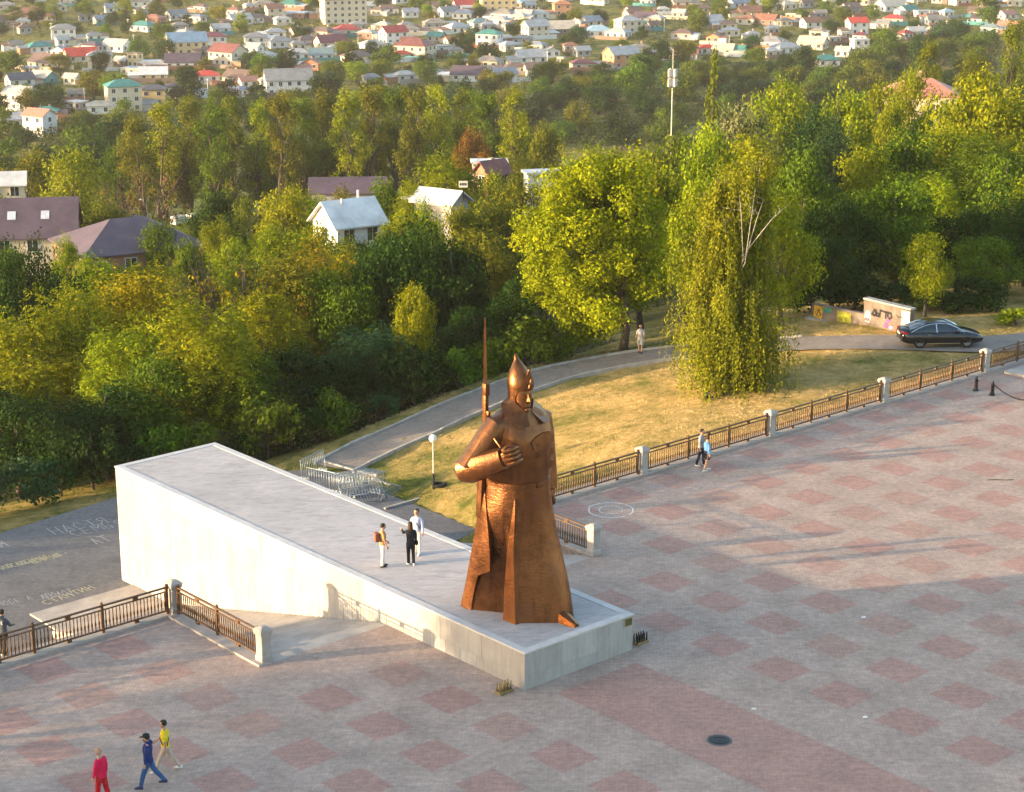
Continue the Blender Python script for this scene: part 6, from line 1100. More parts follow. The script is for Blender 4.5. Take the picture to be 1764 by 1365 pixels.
def person(label, pos, face, h=1.76, legs=((10, 8), (-12, 6)), arms=((8, 8, 15), (-8, 8, 20)), top=('white', (.6, .6, .6)), sleeve='long', bottom=('black', (.02, .02, .022)), bot_kind='trousers', shoe=('white_shoe', (.6, .6, .6)), hair=('hair_dark', (.02, .015, .012)), hair_kind='short', extras=(), turn=0, bulk=1.0, coat_len=0, group='people on the square'):
    S = h / 1.76; e = empty('person', pos, face, label, 'person', group, S)
    pel, ch, nk = Vector((0, 0, .96)), Vector((.01, 0, 1.34)), Vector((.01, 0, 1.50))
    V = [pel, Vector((0, 0, 1.13)), ch, nk, Vector((.025, 0, 1.60)), Vector((.03, 0, 1.70))]
    feet, arm_i, leg_i = [], [], []; bk = bulk
    for s, (sw, kb) in zip((1, -1), legs):
        hip = Vector((0, s * .095, .90)); kn = hip + rot(Vector((0, 0, -.43)), 'Y', -R(sw)); an = kn + rot(Vector((0, 0, -.42)), 'Y', -R(sw - kb)); fd = rot(Vector((1, 0, 0)), 'Y', R(max(0, kb - 10) * .5))
        leg_i.append(len(V)); V += [hip, kn, an]; feet.append((an, fd))
    dz = .075 - min(a_.z for a_, _ in feet)
    for s, (sw, ab, eb) in zip((1, -1), arms):
        sh = Vector((0, s * .185 * (.5 + .5 * bk), 1.42)); d = rot(rot(Vector((0, 0, -.29)), 'Y', -R(sw)), 'X', s * R(ab)); el = sh + d; wr = el + rot(rot(Vector((0, 0, -.25)), 'Y', -R(sw + eb)), 'X', s * R(ab * .6)); arm_i.append(len(V)); V += [sh, el, wr]
    V = [v + Vector((0, 0, dz)) for v in V]
    TO = [(z + dz, a_ * bk, w_ * (.4 + .6 * bk), ox) for z, a_, w_, ox in TORSO]
    bm0 = MB().loft(rings_(TO))
    for i in leg_i: bm0.tube([V[i] + Vector((0, 0, .03)), V[i].lerp(V[i + 1], .5), V[i + 1], V[i + 1].lerp(V[i + 2], .35), V[i + 2], V[i + 2] + Vector((0, 0, -.05))], [.085 * bk, .072 * bk, .054 * bk, .054 * bk, .038, .036], 9)
    for i, s in zip(arm_i, (1, -1)):
        bm0.tube([V[i] + Vector((0, -s * .04, .0)), V[i].lerp(V[i + 1], .4), V[i + 1], V[i + 1].lerp(V[i + 2], .3), V[i + 2]], [.055 * bk, .047 * bk, .039 * bk, .039 * bk, .027], 8)
        wr = V[i + 2]; t = (wr - V[i + 1]).normalized(); sd = Vector((1, 0, 0)) - t * t.x; sd.normalize(); ins = Vector((0, -s, 0))
        # palm, four unequal fingers, thumb from the side of the palm
        bm0.tube([wr - t * .02, wr + t * .04 + sd * .004, wr + t * .09], [.028, .040, .034], 8)
        for q in range(4):
            b = wr + t * .08 + sd * (.032 - .021 * q); L = (.07, .08, .075, .058)[q]; bm0.tube([b, b + t * L * .55 + ins * .008, b + t * L * .9 + ins * .03], [.0125, .0125, .011], 6)
        bm0.tube([wr + t * .03 + sd * .03, wr + t * .065 + sd * .058, wr + t * .095 + sd * .062 + ins * .012], [.015, .0145, .012], 6)
    body = ob('body', fused('body', bm0, .011, 3), M_SKIN, e)
    up = Vector((0, 0, dz)); hc = V[5] + Vector((0, 0, -.03)); Rz = Matrix.Rotation(R(turn), 3, 'Z')
    hm = MB(); hm.lathe([(.03, -.115), (.062, -.10), (.082, -.05), (.090, .0), (.091, .05), (.078, .09), (.05, .115), (.01, .125)], 12); hm.v = [tuple(Rz @ Vector((x * 1.1 + .012, y * .92, z)) + hc) for x, y, z in hm.v]
    hd = ob('head', hm, M_SKIN, e, smooth=True)
    fx = lambda x, y, z: tuple(Rz @ Vector((x, y, z)) + hc)
    nm = MB(); nm.add([fx(.105, 0, .02), fx(.132, 0, -.025), fx(.10, .016, -.03), fx(.10, -.016, -.03)], [(0, 1, 2), (0, 3, 1), (1, 3, 2)]); ob('nose', nm, M_SKIN, hd)
    for s in (1, -1):
        em = MB(); em.tube([fx(.095, s * .033, .008), fx(.107, s * .033, .008)], .011, 6); ob('eye', em, mat('eye_dark', (.03, .025, .02), .3), hd); em = MB(); em.tube([fx(.0, s * .078, -.01), fx(-.005, s * .096, .0)], [.022, .018], 6); ob('ear', em, M_SKIN, hd)
    ob('mouth', MB().tube([fx(.098, -.02, -.055), fx(.104, 0, -.056), fx(.098, .02, -.055)], .006, 5), mat('lips', (.3, .11, .09), .6), hd)
    if hair:
        hp = {'short': [(.09, -.03), (.099, .01), (.102, .05), (.09, .10), (.055, .13), (.01, .137)], 'long': [(.085, -.30), (.11, -.22), (.112, -.1), (.108, .0), (.105, .05), (.092, .10), (.055, .13), (.01, .138)], 'bald': [(.086, -.045), (.094, -.02), (.093, .0), (.088, .008)]}[hair_kind]
        mb = MB(); mb.lathe(hp, 12); back = .022 if hair_kind != 'bald' else .012; mb.v = [fx((x if x < 0 else x * (.62 if z < .055 else 1.0)) * 1.1 - back + .012, y * .98, z) for x, y, z in mb.v]; ob('hair', mb, mat(hair[0], hair[1], .7, .2, 20), e, smooth=True)
    mt = cloth(top[1], top[0]); a0, a1 = arm_i; zb = .90 - coat_len + dz
    sm = MB().loft(rings_([(zb, .138 * bk, .178 * (.4 + .6 * bk), -.01), (zb + .05, .142 * bk, .182 * (.4 + .6 * bk), -.01)] + [(z, a_ + .024, w_ + .022, ox) for z, a_, w_, ox in TO[2:7]] + [(TO[7][0], .078 * bk, .125, -.01), (TO[7][0] + .03, .064, .07, -.008)]))
    for i, s in zip(arm_i, (1, -1)):
        sh, el, wr = V[i], V[i + 1], V[i + 2]
        if sleeve == 'long': sm.tube([sh + Vector((0, -s * .05, .0)), sh.lerp(el, .35), el, el.lerp(wr, .4), wr - (wr - el) * .03], [.072 * bk, .066 * bk, .057 * bk, .052 * bk, .041], 9)
        elif sleeve == 'short': sm.tube([sh + Vector((0, -s * .05, .0)), sh.lerp(el, .4), sh.lerp(el, .85)], [.072 * bk, .068 * bk, .066 * bk], 9)
    ob('shirt', fused('shirt', sm, .017, 3), mt, e)
    mbt = cloth(bottom[1], bottom[0])
    if bot_kind == 'skirt':
        z1 = V[0].z + .10; ob('skirt', MB().lathe([(.175 * bulk, -.46), (.178 * bulk, -.45), (.172 * bulk, -.25), (.16 * bulk, -.05), (.14 * bulk, 0)], 14, (0, 0, z1)), mbt, e, smooth=True)
    else:
        tm_ = MB().loft(rings_([(TO[0][0] - .02, .10 * bk, .15 * bk, -.005)] + [(z, a_ + .012, w_ + .012, ox) for z, a_, w_, ox in TO[:3]]))
        for i in leg_i:
            h_, kn, an = V[i], V[i + 1], V[i + 2]
            if bot_kind == 'trousers': tm_.tube([h_ + Vector((0, 0, .02)), h_.lerp(kn, .45), kn, kn.lerp(an, .5), an + Vector((0, 0, -.015))], [.098 * bk, .088 * bk, .073 * bk, .068 * bk, .062], 10)
            else: tm_.tube([h_ + Vector((0, 0, .02)), h_.lerp(kn, .45), h_.lerp(kn, .95)], [.10 * bk, .095 * bk, .09 * bk], 10)
        ob('trousers', fused('trousers', tm_, .017, 3), mbt, e)
    ms = mat(shoe[0], shoe[1], .6, .08, 20)
    for an, fd in feet:
        an = an + up; c = Vector((an.x, an.y, 0)); tilt = fd.z
        mb = MB(); rg = []
        for x, w_, hh in ((-.075, .03, .05), (-.05, .042, .09), (.02, .045, .095), (.10, .05, .06), (.165, .042, .045), (.195, .02, .03)):
            zb = max(0, an.z - .075) + max(0, -x) * -tilt * 1.5; rg.append([(an.x + x, an.y - w_, zb), (an.x + x, an.y + w_, zb), (an.x + x, an.y + w_ * .8, zb + hh), (an.x + x, an.y - w_ * .8, zb + hh)])
        ob('shoe', mb.loft(rg), ms, e, smooth=True)
    for x in extras:
        if x == 'strap': ob('shoulder_strap', MB().tube([V[2] + Vector((.06, .175, -.34)), V[2] + Vector((.135, .06, -.12)), V[2] + Vector((.10, -.08, .06)), V[2] + Vector((.02, -.115, .125)), V[2] + Vector((-.09, -.09, .07)), V[2] + Vector((-.135, .05, -.12)), V[2] + Vector((-.09, .17, -.34))], .015, 5), cloth((.02, .018, .016), 'strap'), e)
        if x in ('backpack', 'brown_backpack'): ob('backpack', bevel(MB().box(-.34, -.15, -.15, .15, V[1].z - .06, V[2].z + .10).mesh('backpack'), .05, 2), cloth((.03, .03, .04) if x == 'backpack' else (.24, .08, .05), x), e, smooth=True)
        if x == 'cap':
            mb = MB(); mb.lathe([(.103, .035), (.106, .06), (.095, .115), (.05, .145), (.01, .15)], 12); mb.v = [fx(a * 1.1 - .005, b * .97, c) for a, b, c in mb.v]; cp_ = ob('cap', mb, cloth((.02, .02, .025), 'cap'), e, smooth=True); ob('peak', MB().add([fx(.08, -.075, .045), fx(.19, -.05, .03), fx(.20, 0, .03), fx(.19, .05, .03), fx(.08, .075, .045), fx(.08, 0, .06)], [(0, 1, 2, 5), (5, 2, 3, 4)]), cloth((.02, .02, .025), 'cap'), cp_)
        if x == 'beard': mb = MB(); mb.lathe([(.01, -.15), (.045, -.12), (.07, -.07), (.075, -.045)], 10); mb.v = [fx(a + .035, b * .95, c) for a, b, c in mb.v]; ob('beard', mb, mat('hair_dark', (.02, .015, .012)), e, smooth=True)
        if x == 'collar': ob('shirt_collar', MB().lathe([(.085, -.06), (.078, .0), (.07, .015)], 12, tuple(V[3])), cloth((.6, .6, .6), 'white'), e, smooth=True)
        if x == 'hood': ob('hood', MB().lathe([(.02, -.02), (.10, -.0), (.12, .05), (.09, .10)], 10, tuple(V[3] + Vector((-.06, 0, -.02)))), mt, e, smooth=True)
        if x == 'bag': ob('handbag', bevel(MB().box(-.09, .09, -.30, -.19, .80 + dz, 1.0 + dz).mesh('handbag'), .02), cloth((.02, .02, .024), 'black'), e)
        if x == 'phone': w_ = V[a0 + 2]; ob('phone', MB().box(w_.x + .02, w_.x + .035, w_.y - .04, w_.y + .04, w_.z + .02, w_.z + .17), mat('phone_case', (.25, .22, .2), .4), e)
        if x == 'back_print':
            for q, (yy, kk) in enumerate(((.09, 'P'), (0, 'T'), (-.085, 'E'))):
                z0 = V[2].z - .03; X_ = -.185; seg = {'P': [((0, 0), (0, 1)), ((0, 1), (.7, 1)), ((.7, 1), (.7, .5)), ((.7, .5), (0, .5))], 'T': [((0, 1), (.8, 1)), ((.4, 1), (.4, 0))], 'E': [((0, 0), (0, 1)), ((0, 1), (.7, 1)), ((0, .5), (.6, .5)), ((0, 0), (.7, 0))]}[kk]
                mb = MB()
                for (u0, v0), (u1, v1) in seg: mb.tube([(X_, yy - u0 * .07, z0 + v0 * .10), (X_, yy - u1 * .07, z0 + v1 * .10)], .011, 4)
                ob('back_lettering', mb, cloth((.6, .6, .6), 'white'), e)
    return e
def fa(dx, dy): return math.atan2(dy, dx)
Z0 = ZT - .012
person('person in yellow T-shirt and beige trousers walking, black strap across the chest', at(287, 1329), fa(-1, -.12), 1.78, ((26, 8), (-24, 12)), ((-6, 8, 12), (18, 8, 35)), ('yellow', (.62, .48, .02)), 'short', ('beige', (.42, .35, .29)), shoe=('white_shoe', (.62, .62, .6)), extras=('strap',), group='walkers at lower left')
person('person in navy hoodie, jeans and black cap walking at lower left', at(258, 1356), fa(-1, -.1), 1.80, ((22, 8), (-26, 14)), ((6, 6, 6), (-6, 6, 8)), ('navy', (.012, .028, .13)), 'long', ('jeans', (.03, .085, .22)), shoe=('dark_shoe', (.03, .04, .10)), extras=('cap', 'beard', 'hood'), bulk=1.12, coat_len=.04, group='walkers at lower left')
person('person in crimson tracksuit with white collar cut off by the bottom edge', at(177, 1383), fa(-.75, .3), 1.80, ((10, 6), (-12, 6)), ((6, 8, 10), (-6, 8, 10)), ('crimson', (.58, .006, .06)), 'long', ('dark_red', (.42, .008, .02)), shoe=('white_shoe', (.62, .62, .6)), hair=('hair_grey', (.30, .24, .19)), hair_kind='bald', extras=('collar',), bulk=1.12, coat_len=.05, group='walkers at lower left')
person('person in tan shirt and white trousers with brown backpack standing on the ramp', at(660, 976, Z0), fa(.8, .25), 1.70, ((3, 2), (-3, 2)), ((10, 6, 30), (6, 6, 12)), ('tan', (.42, .22, .09)), 'short', ('white_trousers', (.66, .64, .6)), shoe=('black_shoe', (.03, .03, .03)), extras=('brown_backpack',), group='group of three on the ramp')
person('person all in black raising one hand, standing on the ramp', at(708, 973, Z0), fa(-.35, .9), 1.70, ((3, 2), (-3, 2)), ((62, 14, 42), (4, 10, 20)), ('black', (.013, .013, .018)), 'long', ('black', (.013, .013, .018)), hair=('hair_brown', (.05, .025, .012)), hair_kind='long', extras=('bag',), coat_len=.12, group='group of three on the ramp')
person('person in pale blue shirt and white trousers facing the camera on the ramp', at(719, 955, Z0), fa(-.3, -1), 1.84, ((2, 2), (-2, 2)), ((5, 9, 8), (10, 9, 14)), ('pale_blue', (.38, .44, .62)), 'long', ('white_trousers', (.66, .64, .6)), extras=('strap',), group='group of three on the ramp')
person('person in denim jacket and black skirt walking along the right railing', at(1217, 811), fa(.9, .55), 1.66, ((14, 6), (-12, 6)), ((8, 8, 12), (-8, 8, 14)), ('denim', (.07, .19, .42)), 'long', ('black', (.013, .013, .018)), 'skirt', hair=('hair_brown', (.05, .025, .012)), hair_kind='short', group='couple by the right railing')
person('person in grey shirt and dark trousers walking close to the right railing', at(1207, 803), fa(.9, -.3), 1.78, ((12, 6), (-10, 6)), ((20, 8, 30), (-6, 8, 14)), ('grey_shirt', (.22, .22, .25)), 'short', ('dark_navy', (.015, .018, .035)), group='couple by the right railing')
person('person in grey hooded top with white lettering leaning at the left railing', at(8, 1131), fa(.3, 1), 1.76, ((4, 4), (-4, 4)), ((26, 12, 50), (26, 12, 50)), ('grey_hood', (.07, .08, .095)), 'long', ('black', (.013, .013, .018)), extras=('hood', 'back_print'))
gq = at(1103, 607, -1.75); gq.z = tz(gq.x, gq.y) + .05
person('person in pale shorts and grey shirt standing in the shade of the yellow tree', gq, fa(-.2, -1), 1.78, ((3, 2), (-3, 2)), ((10, 8, 70), (10, 8, 70)), ('light_grey', (.33, .33, .35)), 'short', ('pale_shorts', (.40, .39, .38)), 'shorts', shoe=('dark_shoe', (.03, .04, .10)), extras=('backpack',))

# ------------------------------------------------------------------ parked car
M_CAR = mat('black_car_paint', (.008, .008, .012), .12, .2, 3, spec=.7); M_CHR = mat('chrome', (.75, .75, .76), .18, .05, 3, metal=1.0); M_TYRE = mat('tyre_rubber', (.015, .015, .016), .85, .2, 20); M_RIM = mat('alloy_rim', (.42, .42, .44), .3, .1, 6, metal=.8)
cr, cf = at(1583, 600, -.12), at(1665, 599, -.12); cdir = (cf - cr).normalized(); cc = (cr + cf) / 2 + Vector((-cdir.y, cdir.x, 0)) * .80
cz = max(tz(cc.x, cc.y) + .09, -.13); car = empty('parked_car', (cc.x, cc.y, cz), math.atan2(cdir.y, cdir.x), 'black fastback saloon car parked on the path by the graffiti wall', 'car')
def carring(x, w, zb, zs, zt):
    half = [(w * .80, zb), (w * .97, zb + .10), (w, zb + (zs - zb) * .45), (w * .985, zs - .06), (w * .90, zs + .02), (w * .62, zt - .02), (w * .28, zt)]
    return [(x, -y, z) for y, z in half] + [(x, y, z) for y, z in half[::-1]]
mb = MB().loft([carring(*s) for s in ((-2.43, .66, .42, .80, .98), (-2.36, .78, .33, .84, 1.04), (-2.1, .88, .25, .90, 1.08), (-1.75, .91, .21, .92, 1.06), (-1.2, .92, .20, .92, 1.0), (-.4, .93, .20, .92, .98), (.5, .93, .20, .91, .97), (1.1, .92, .20, .88, .97), (1.6, .91, .22, .83, .90), (2.05, .87, .24, .73, .80), (2.32, .76, .28, .64, .69), (2.43, .60, .34, .56, .60))])
body = ob('body', smooth_by_angle(fix_normals(mb.mesh('body')), 50), M_CAR, car)
def plan(x0, x1, w, z, r=.25): return [(x0, -w * .72, z), (x0 + r, -w, z), ((x0 + x1) / 2, -w * 1.02, z), (x1 - r, -w, z), (x1, -w * .7, z), (x1 + .05, 0, z), (x1, w * .7, z), (x1 - r, w, z), ((x0 + x1) / 2, w * 1.02, z), (x0 + r, w, z), (x0, w * .72, z), (x0 - .05, 0, z)]
cab = MB().loft([plan(-2.12, 1.28, .86, .93), plan(-1.72, .92, .80, 1.12), plan(-1.32, .56, .72, 1.28), plan(-.98, .28, .64, 1.385)])
gl = ob('window_glass', smooth_by_angle(fix_normals(cab.mesh('window_glass')), 45), mat('car_glass', (.02, .035, .05), .06, .1, 3, spec=.8), car)
rf_ = MB().loft([plan(-1.06, .36, .665, 1.375), plan(-1.0, .30, .655, 1.42), plan(-.75, .08, .56, 1.455), plan(-.45, -.2, .3, 1.468, .1)]); ob('roof', smooth_by_angle(fix_normals(rf_.mesh('roof')), 45), M_CAR, car)
ob('rear_pillar', MB().loft([[(-2.2, -.70, .95), (-2.2, .70, .95), (-1.6, .70, 1.05), (-1.6, -.70, 1.05)], [(-1.1, -.6, 1.36), (-1.1, .6, 1.36), (-1.02, .6, 1.40), (-1.02, -.6, 1.40)]]), M_CAR, car)
for s in (-1, 1):
    ob('window_trim', MB().tube([(-1.95, s * .90, .95), (-1.55, s * .82, 1.15), (-1.15, s * .735, 1.30), (-.75, s * .685, 1.385), (-.2, s * .67, 1.41), (.25, s * .675, 1.385), (.62, s * .75, 1.26), (1.0, s * .84, 1.08), (1.2, s * .89, .95)], .022, 5), M_CHR, car)
    ob('door_pillar', MB().tube([(-.42, s * .90, .93), (-.45, s * .69, 1.38)], .035, 4), M_CHR if s < 0 else M_CAR, car)
    ob('sill_strip', MB().box(-1.0, 1.0, s * .935 - .012, s * .935 + .012, .25, .30), M_CHR, car)
    for x in (-.95, .15): ob('door_handle', MB().box(x, x + .2, s * .945 - .012, s * .945 + .012, .80, .83), M_CHR, body)
    ob('mirror', bevel(MB().box(.72, .92, s * .98 - .09, s * .98 + .09, .93, 1.06).mesh('mirror'), .03), M_CAR, car)
    ob('headlight', MB().add([(2.30, s * .50, .70), (2.06, s * .82, .77), (2.10, s * .84, .64), (2.36, s * .52, .60)], [(0, 1, 2, 3)]), mat('headlight_glass', (.6, .62, .66), .12, .05, 3, spec=.7), car)
    ob('tail_light', MB().loft([[(-2.40, s * .45, .84), (-2.40, s * .45, .96), (-2.33, s * .80, .97), (-2.33, s * .80, .84)], [(-2.46, s * .45, .85), (-2.46, s * .45, .95), (-2.37, s * .84, .955), (-2.37, s * .84, .85)], [(-2.12, s * .93, .86), (-2.12, s * .93, .93), (-2.11, s * .935, .93), (-2.11, s * .935, .86)]]), mat('tail_light_red', (.45, .01, .012), .2, .1, 3, spec=.6), car)
    ob('exhaust_tip', MB().box(-2.47, -2.40, s * .55 - .08, s * .55 + .08, .33, .39), M_CHR, car)
ob('number_plate', MB().box(-2.465, -2.44, -.26, .26, .70, .81), mat('plate_white', (.7, .7, .68), .5), car)
for x in (-1.40, 1.405):
    for s in (-1, 1):
        w_ = empty('wheel', (x, s * .83, .335)); w_.parent = car; n = 20; pr_ = [(.335, -.09), (.335, .09), (.30, .11), (.225, .10), (.225, -.10), (.30, -.11)]
        rg = [[(r * math.cos(2 * math.pi * i / n), q, r * math.sin(2 * math.pi * i / n)) for r, q in pr_] for i in range(n)]; rg.append(rg[0]); ob('tyre', MB().loft(rg, False), M_TYRE, w_, smooth=False)
        mb = MB(); mb.lathe([(.22, -.06), (.226, .07), (.20, .07), (.19, .0), (.01, .0)], 18); mb.v = [(a, s * c, b_) for a, b_, c in mb.v]; 
        for i in range(5):
            t = 2 * math.pi * i / 5 + .3; c_, s_ = math.cos(t), math.sin(t); mb.add([(c_ * r - s_ * w2, s * yq, s_ * r + c_ * w2) for r, yq in ((.03, .06), (.205, .055)) for w2 in (-.025, .025)] + [(c_ * r - s_ * w2, s * .01, s_ * r + c_ * w2) for r in (.03, .205) for w2 in (-.025, .025)], [(0, 1, 3, 2), (0, 2, 6, 4), (1, 5, 7, 3)])
        ob('rim', mb, M_RIM, w_)

# ------------------------------------------------------------------ graffiti wall
M_GW = mat('graffiti_wall_plaster', (.17, .14, .12), .9, .3, 1.2, bump=.2, bscale=10); M_INK = mat('black_spray_paint', (.015, .013, .02), .6, .2, 8)
def wall_run(P, Q, h0, h1, th, label, zoff=-.4):
    L = (Q - P).length; e = empty('graffiti_wall', P, math.atan2(Q.y - P.y, Q.x - P.x), label, 'wall', 'walls by the parked car')
    mb = MB(); mb.add([(0, 0, zoff), (L, 0, zoff), (L, th, zoff), (0, th, zoff), (0, 0, h0), (L, 0, h1), (L, th, h1), (0, th, h0)], [(3, 2, 1, 0), (4, 5, 6, 7), (0, 1, 5, 4), (1, 2, 6, 5), (2, 3, 7, 6), (3, 0, 4, 7)]); ob('masonry', mb, M_GW, e); return e, L
wp, wq, w0 = at(1487, 556, -.15), at(1566, 575, -.12), at(1398, 541, -.4)
for q in (wp, wq, w0): q.z = tz(q.x, q.y)
e, L = wall_run(wp, wq, 1.62, 1.55, .38, 'tall graffiti-covered wall stub with black tag behind the car')
ob('coping', MB().box(-.05, L + .05, -.06, .44, 1.62, 1.72), M_KERB, e)
def blob(e, pts, m, name='graffiti', y=-.006): o = ob(name, MB().add([(x, y, z) for x, z in pts], [tuple(range(len(pts)))]), m, e); return o
def stroke(e, pts, w_, m, y=-.009):
    mb = MB()
    for (x0, z0), (x1, z1) in zip(pts, pts[1:]):
        d_ = Vector((x1 - x0, z1 - z0)); d_.normalize(); n_ = Vector((-d_.y, d_.x)) * w_ * .5; t_ = d_ * w_ * .35
        mb.add([(x0 - t_.x - n_.x, y, z0 - t_.y - n_.y), (x1 + t_.x - n_.x, y, z1 + t_.y - n_.y), (x1 + t_.x + n_.x, y, z1 + t_.y + n_.y), (x0 - t_.x + n_.x, y, z0 - t_.y + n_.y)], [(0, 1, 2, 3)])
    return ob('graffiti', mb, m, e)
u = L / 3.2
for i, sh in enumerate(([(0, .1), (.15, .42), (.32, .1), (.16, .06), (0, .1)], [(.0, .4), (.0, .08), (.2, .05), (.24, .2), (.05, .24)], [(0, .05), (.02, .44), (.2, .44)], [(.0, .42), (.28, .42), (.14, .42), (.14, .04)], [(.14, .05), (.0, .2), (.04, .42), (.22, .42), (.28, .2), (.14, .05)])):
    stroke(e, [(u * (.6 + i * .27) + x * u, .72 + z * 1.0) for x, z in sh], .13, M_INK)
stroke(e, [(u * 2.3, 1.12), (u * 2.42, 1.0), (u * 2.55, 1.08), (u * 2.7, 1.02)], .06, M_INK)
blob(e, [(.12, .25), (.5, .22), (.62, .6), (.5, .95), (.2, 1.0), (.06, .6)], mat('grey_lilac_spray', (.36, .30, .38), .9, .3, 6), y=-.004)
def disc(cx, cz_, r, k=9, sx=1.0): return [(cx + sx * r * math.cos(2 * math.pi * i / k), cz_ + r * math.sin(2 * math.pi * i / k)) for i in range(k)]
M_MAG = mat('magenta_spray', (.42, .06, .36), .8, .3, 7); M_ORS = mat('orange_red_spray', (.6, .12, .05), .8, .3, 7)
stroke(e, disc(u * 1.62, .34, .14) + [disc(u * 1.62, .34, .14)[0]], .08, M_MAG); stroke(e, [(u * 1.75, .9), (u * 1.6, .62), (u * 1.9, .7), (u * 1.7, .5)], .05, M_MAG); blob(e, disc(u * 1.95, .26, .12, 7, 1.6), mat('pink_spray', (.62, .22, .42), .8, .2, 7)); stroke(e, [(u * 2.2, .12), (u * 2.35, .45), (u * 2.5, .15), (u * 2.62, .4)], .08, M_ORS)
stroke(e, [(.1, .30), (.16, .5), (.22, .3), (.28, .5), (.36, .32), (.44, .5), (.5, .3)], .035, M_INK)
blob(e, [(u * 2.62, .05), (L - .02, .05), (L - .02, 1.5), (u * 2.62, 1.5)], mat('cream_painted_sunlight', (.60, .52, .40), .85, .15, 4), 'painted_sun_patch', -.003)  # sunlight on the right end of the wall, painted as a cream patch
e, L = wall_run(w0, wp, 1.05, 1.15, .30, 'low dirty wall with yellow painted panel left of the tall graffiti stub')
blob(e, [(L * .50, .12), (L * .76, .12), (L * .76, .98), (L * .50, .98)], mat('yellow_green_paint', (.30, .30, .03), .8, .3, 5), 'painted_panel'); blob(e, [(L * .04, .2), (L * .2, .15), (L * .22, .95), (L * .05, .98)], mat('orange_yellow_spray', (.55, .32, .03), .8, .4, 6)); blob(e, [(L * .22, .7), (L * .34, .6), (L * .40, .95), (L * .26, 1.0)], mat('teal_spray', (.05, .25, .19), .8, .3, 6)); stroke(e, [(L * .1, .3), (L * .14, .8), (L * .18, .35)], .06, M_INK)
ob('footing', MB().box(-.2, L + 4.2 * 0, -.35, -.003, -.4, .16), M_KERB, e)

# ------------------------------------------------------------------ lamp, barriers, small things
M_POLE = mat('white_pole_paint', (.55, .53, .48), .6, .1, 5); M_DKM = mat('dark_iron', (.02, .02, .024), .55, .2, 10, metal=.3)
g = at(747, 850, -3.95); g.z = tz(g.x, g.y)
lp = empty('ball_lamp', g, 0, 'lamp post with white ball globe on the grass behind the ramp', 'lamp'); ob('pole', MB().tube([(0, 0, .85), (0, 0, 2.55)], [.035, .03], 8), M_POLE, lp); ob('pole_base', MB().tube([(0, 0, -.2), (0, 0, .85)], [.07, .05], 8), M_DKM, lp); mb = MB(); mb.lathe([(.06, -.21), (.14, -.17), (.205, -.06), (.21, .03), (.16, .14), (.08, .20), (.005, .215)], 14, (0, 0, 2.72)); ob('globe', mb, mat('opal_glass', (.75, .72, .66), .25, .03, 3, spec=.5), lp, smooth=True)
g = at(757, 846, -3.9); g.z = tz(g.x, g.y) + .09; rg = [[((.30 + .10 * math.cos(q)) * math.cos(t), (.30 + .10 * math.cos(q)) * math.sin(t), .08 * math.sin(q)) for q in np.linspace(0, 6.283, 8, endpoint=False)] for t in np.linspace(0, 6.283, 19)]
ob('old_tyre', smooth_by_angle(fix_normals(MB().loft(rg, False).mesh('old_tyre')), 60), mat('tyre_rubber', (.015, .015, .016), .85), loc=g, label='old black tyre lying at the foot of the ball lamp', cat='tyre')
M_GAL = mat('galvanised_steel', (.30, .36, .42), .4, .15, 8, metal=.6); BF = MB(); BF.tube([(0, 0, .12), (0, 0, 1.1), (2.2, 0, 1.1), (2.2, 0, .12), (0, 0, .12)], .024, 6); BFm = fix_normals(BF.mesh('frame', True)); BFm.materials.append(M_GAL); BB = MB().tube([(0, 0, .13), (0, 0, 1.09)], .011, 5).mesh('bar', True); BB.materials.append(M_GAL); BFt = MB().box(-.02, .02, -.28, .28, 0, .12).mesh('foot'); BFt.materials.append(M_GAL)
bl = ['first upright steel crowd barrier of the stack behind the ramp, farthest left', 'second upright steel barrier in the stack behind the ramp', 'third upright steel barrier in the stack behind the ramp', 'fourth upright steel barrier in the stack behind the ramp', 'fifth upright steel barrier in the stack behind the ramp', 'sixth upright steel barrier in the stack behind the ramp', 'steel barrier lying flat at the right end of the barrier pile', 'steel barrier leaning at the near end of the barrier pile', 'steel barrier lying askew on top of the barrier pile', 'steel barrier standing apart at the left of the barrier pile']
spots = [(556, 838, -30, 0, 0), (596, 851, 28, 4, 0), (604, 852, 28, 5, 0), (612, 854, 28, 6, 0), (620, 855, 28, 8, 0), (628, 857, 28, 10, 0), (640, 845, -36, 72, .1), (626, 872, 30, 52, 0), (618, 868, 18, 66, .35), (548, 826, 62, 6, 0)]
for (px, py, rz, tilt, dz_), lb in zip(spots, bl):
    g = at(px, py, -4.05); e = empty('crowd_barrier', (g.x - .8, g.y - .2, -4.045 + dz_), 0, lb, 'barrier', 'steel crowd barriers behind the ramp'); e.rotation_euler = (R(-tilt), 0, R(rz)); ob('frame', BFm, None, e)
    for i in range(13): ob('bar', BB, None, e, (.16 + i * .157, 0, 0))
    for x in (.25, 1.95): ob('foot', BFt, None, e, (x, 0, 0))
g = at(1239, 1276); mh = empty('manhole_cover', (g.x, g.y, .004), .3, 'round dark iron manhole cover in the paving at lower right', 'manhole'); ob('ring', MB().lathe([(.42, 0), (.42, .014), (.355, .014), (.35, .006)], 28), mat('manhole_rim', (.10, .10, .10), .7, .3, 12), mh); ob('lid', MB().lathe([(.345, 0), (.345, .01), (.26, .012), (.25, .022), (.20, .022), (.19, .012), (.02, .018)], 28), mat('manhole_iron', (.022, .026, .032), .45, .3, 10, metal=.4), mh)
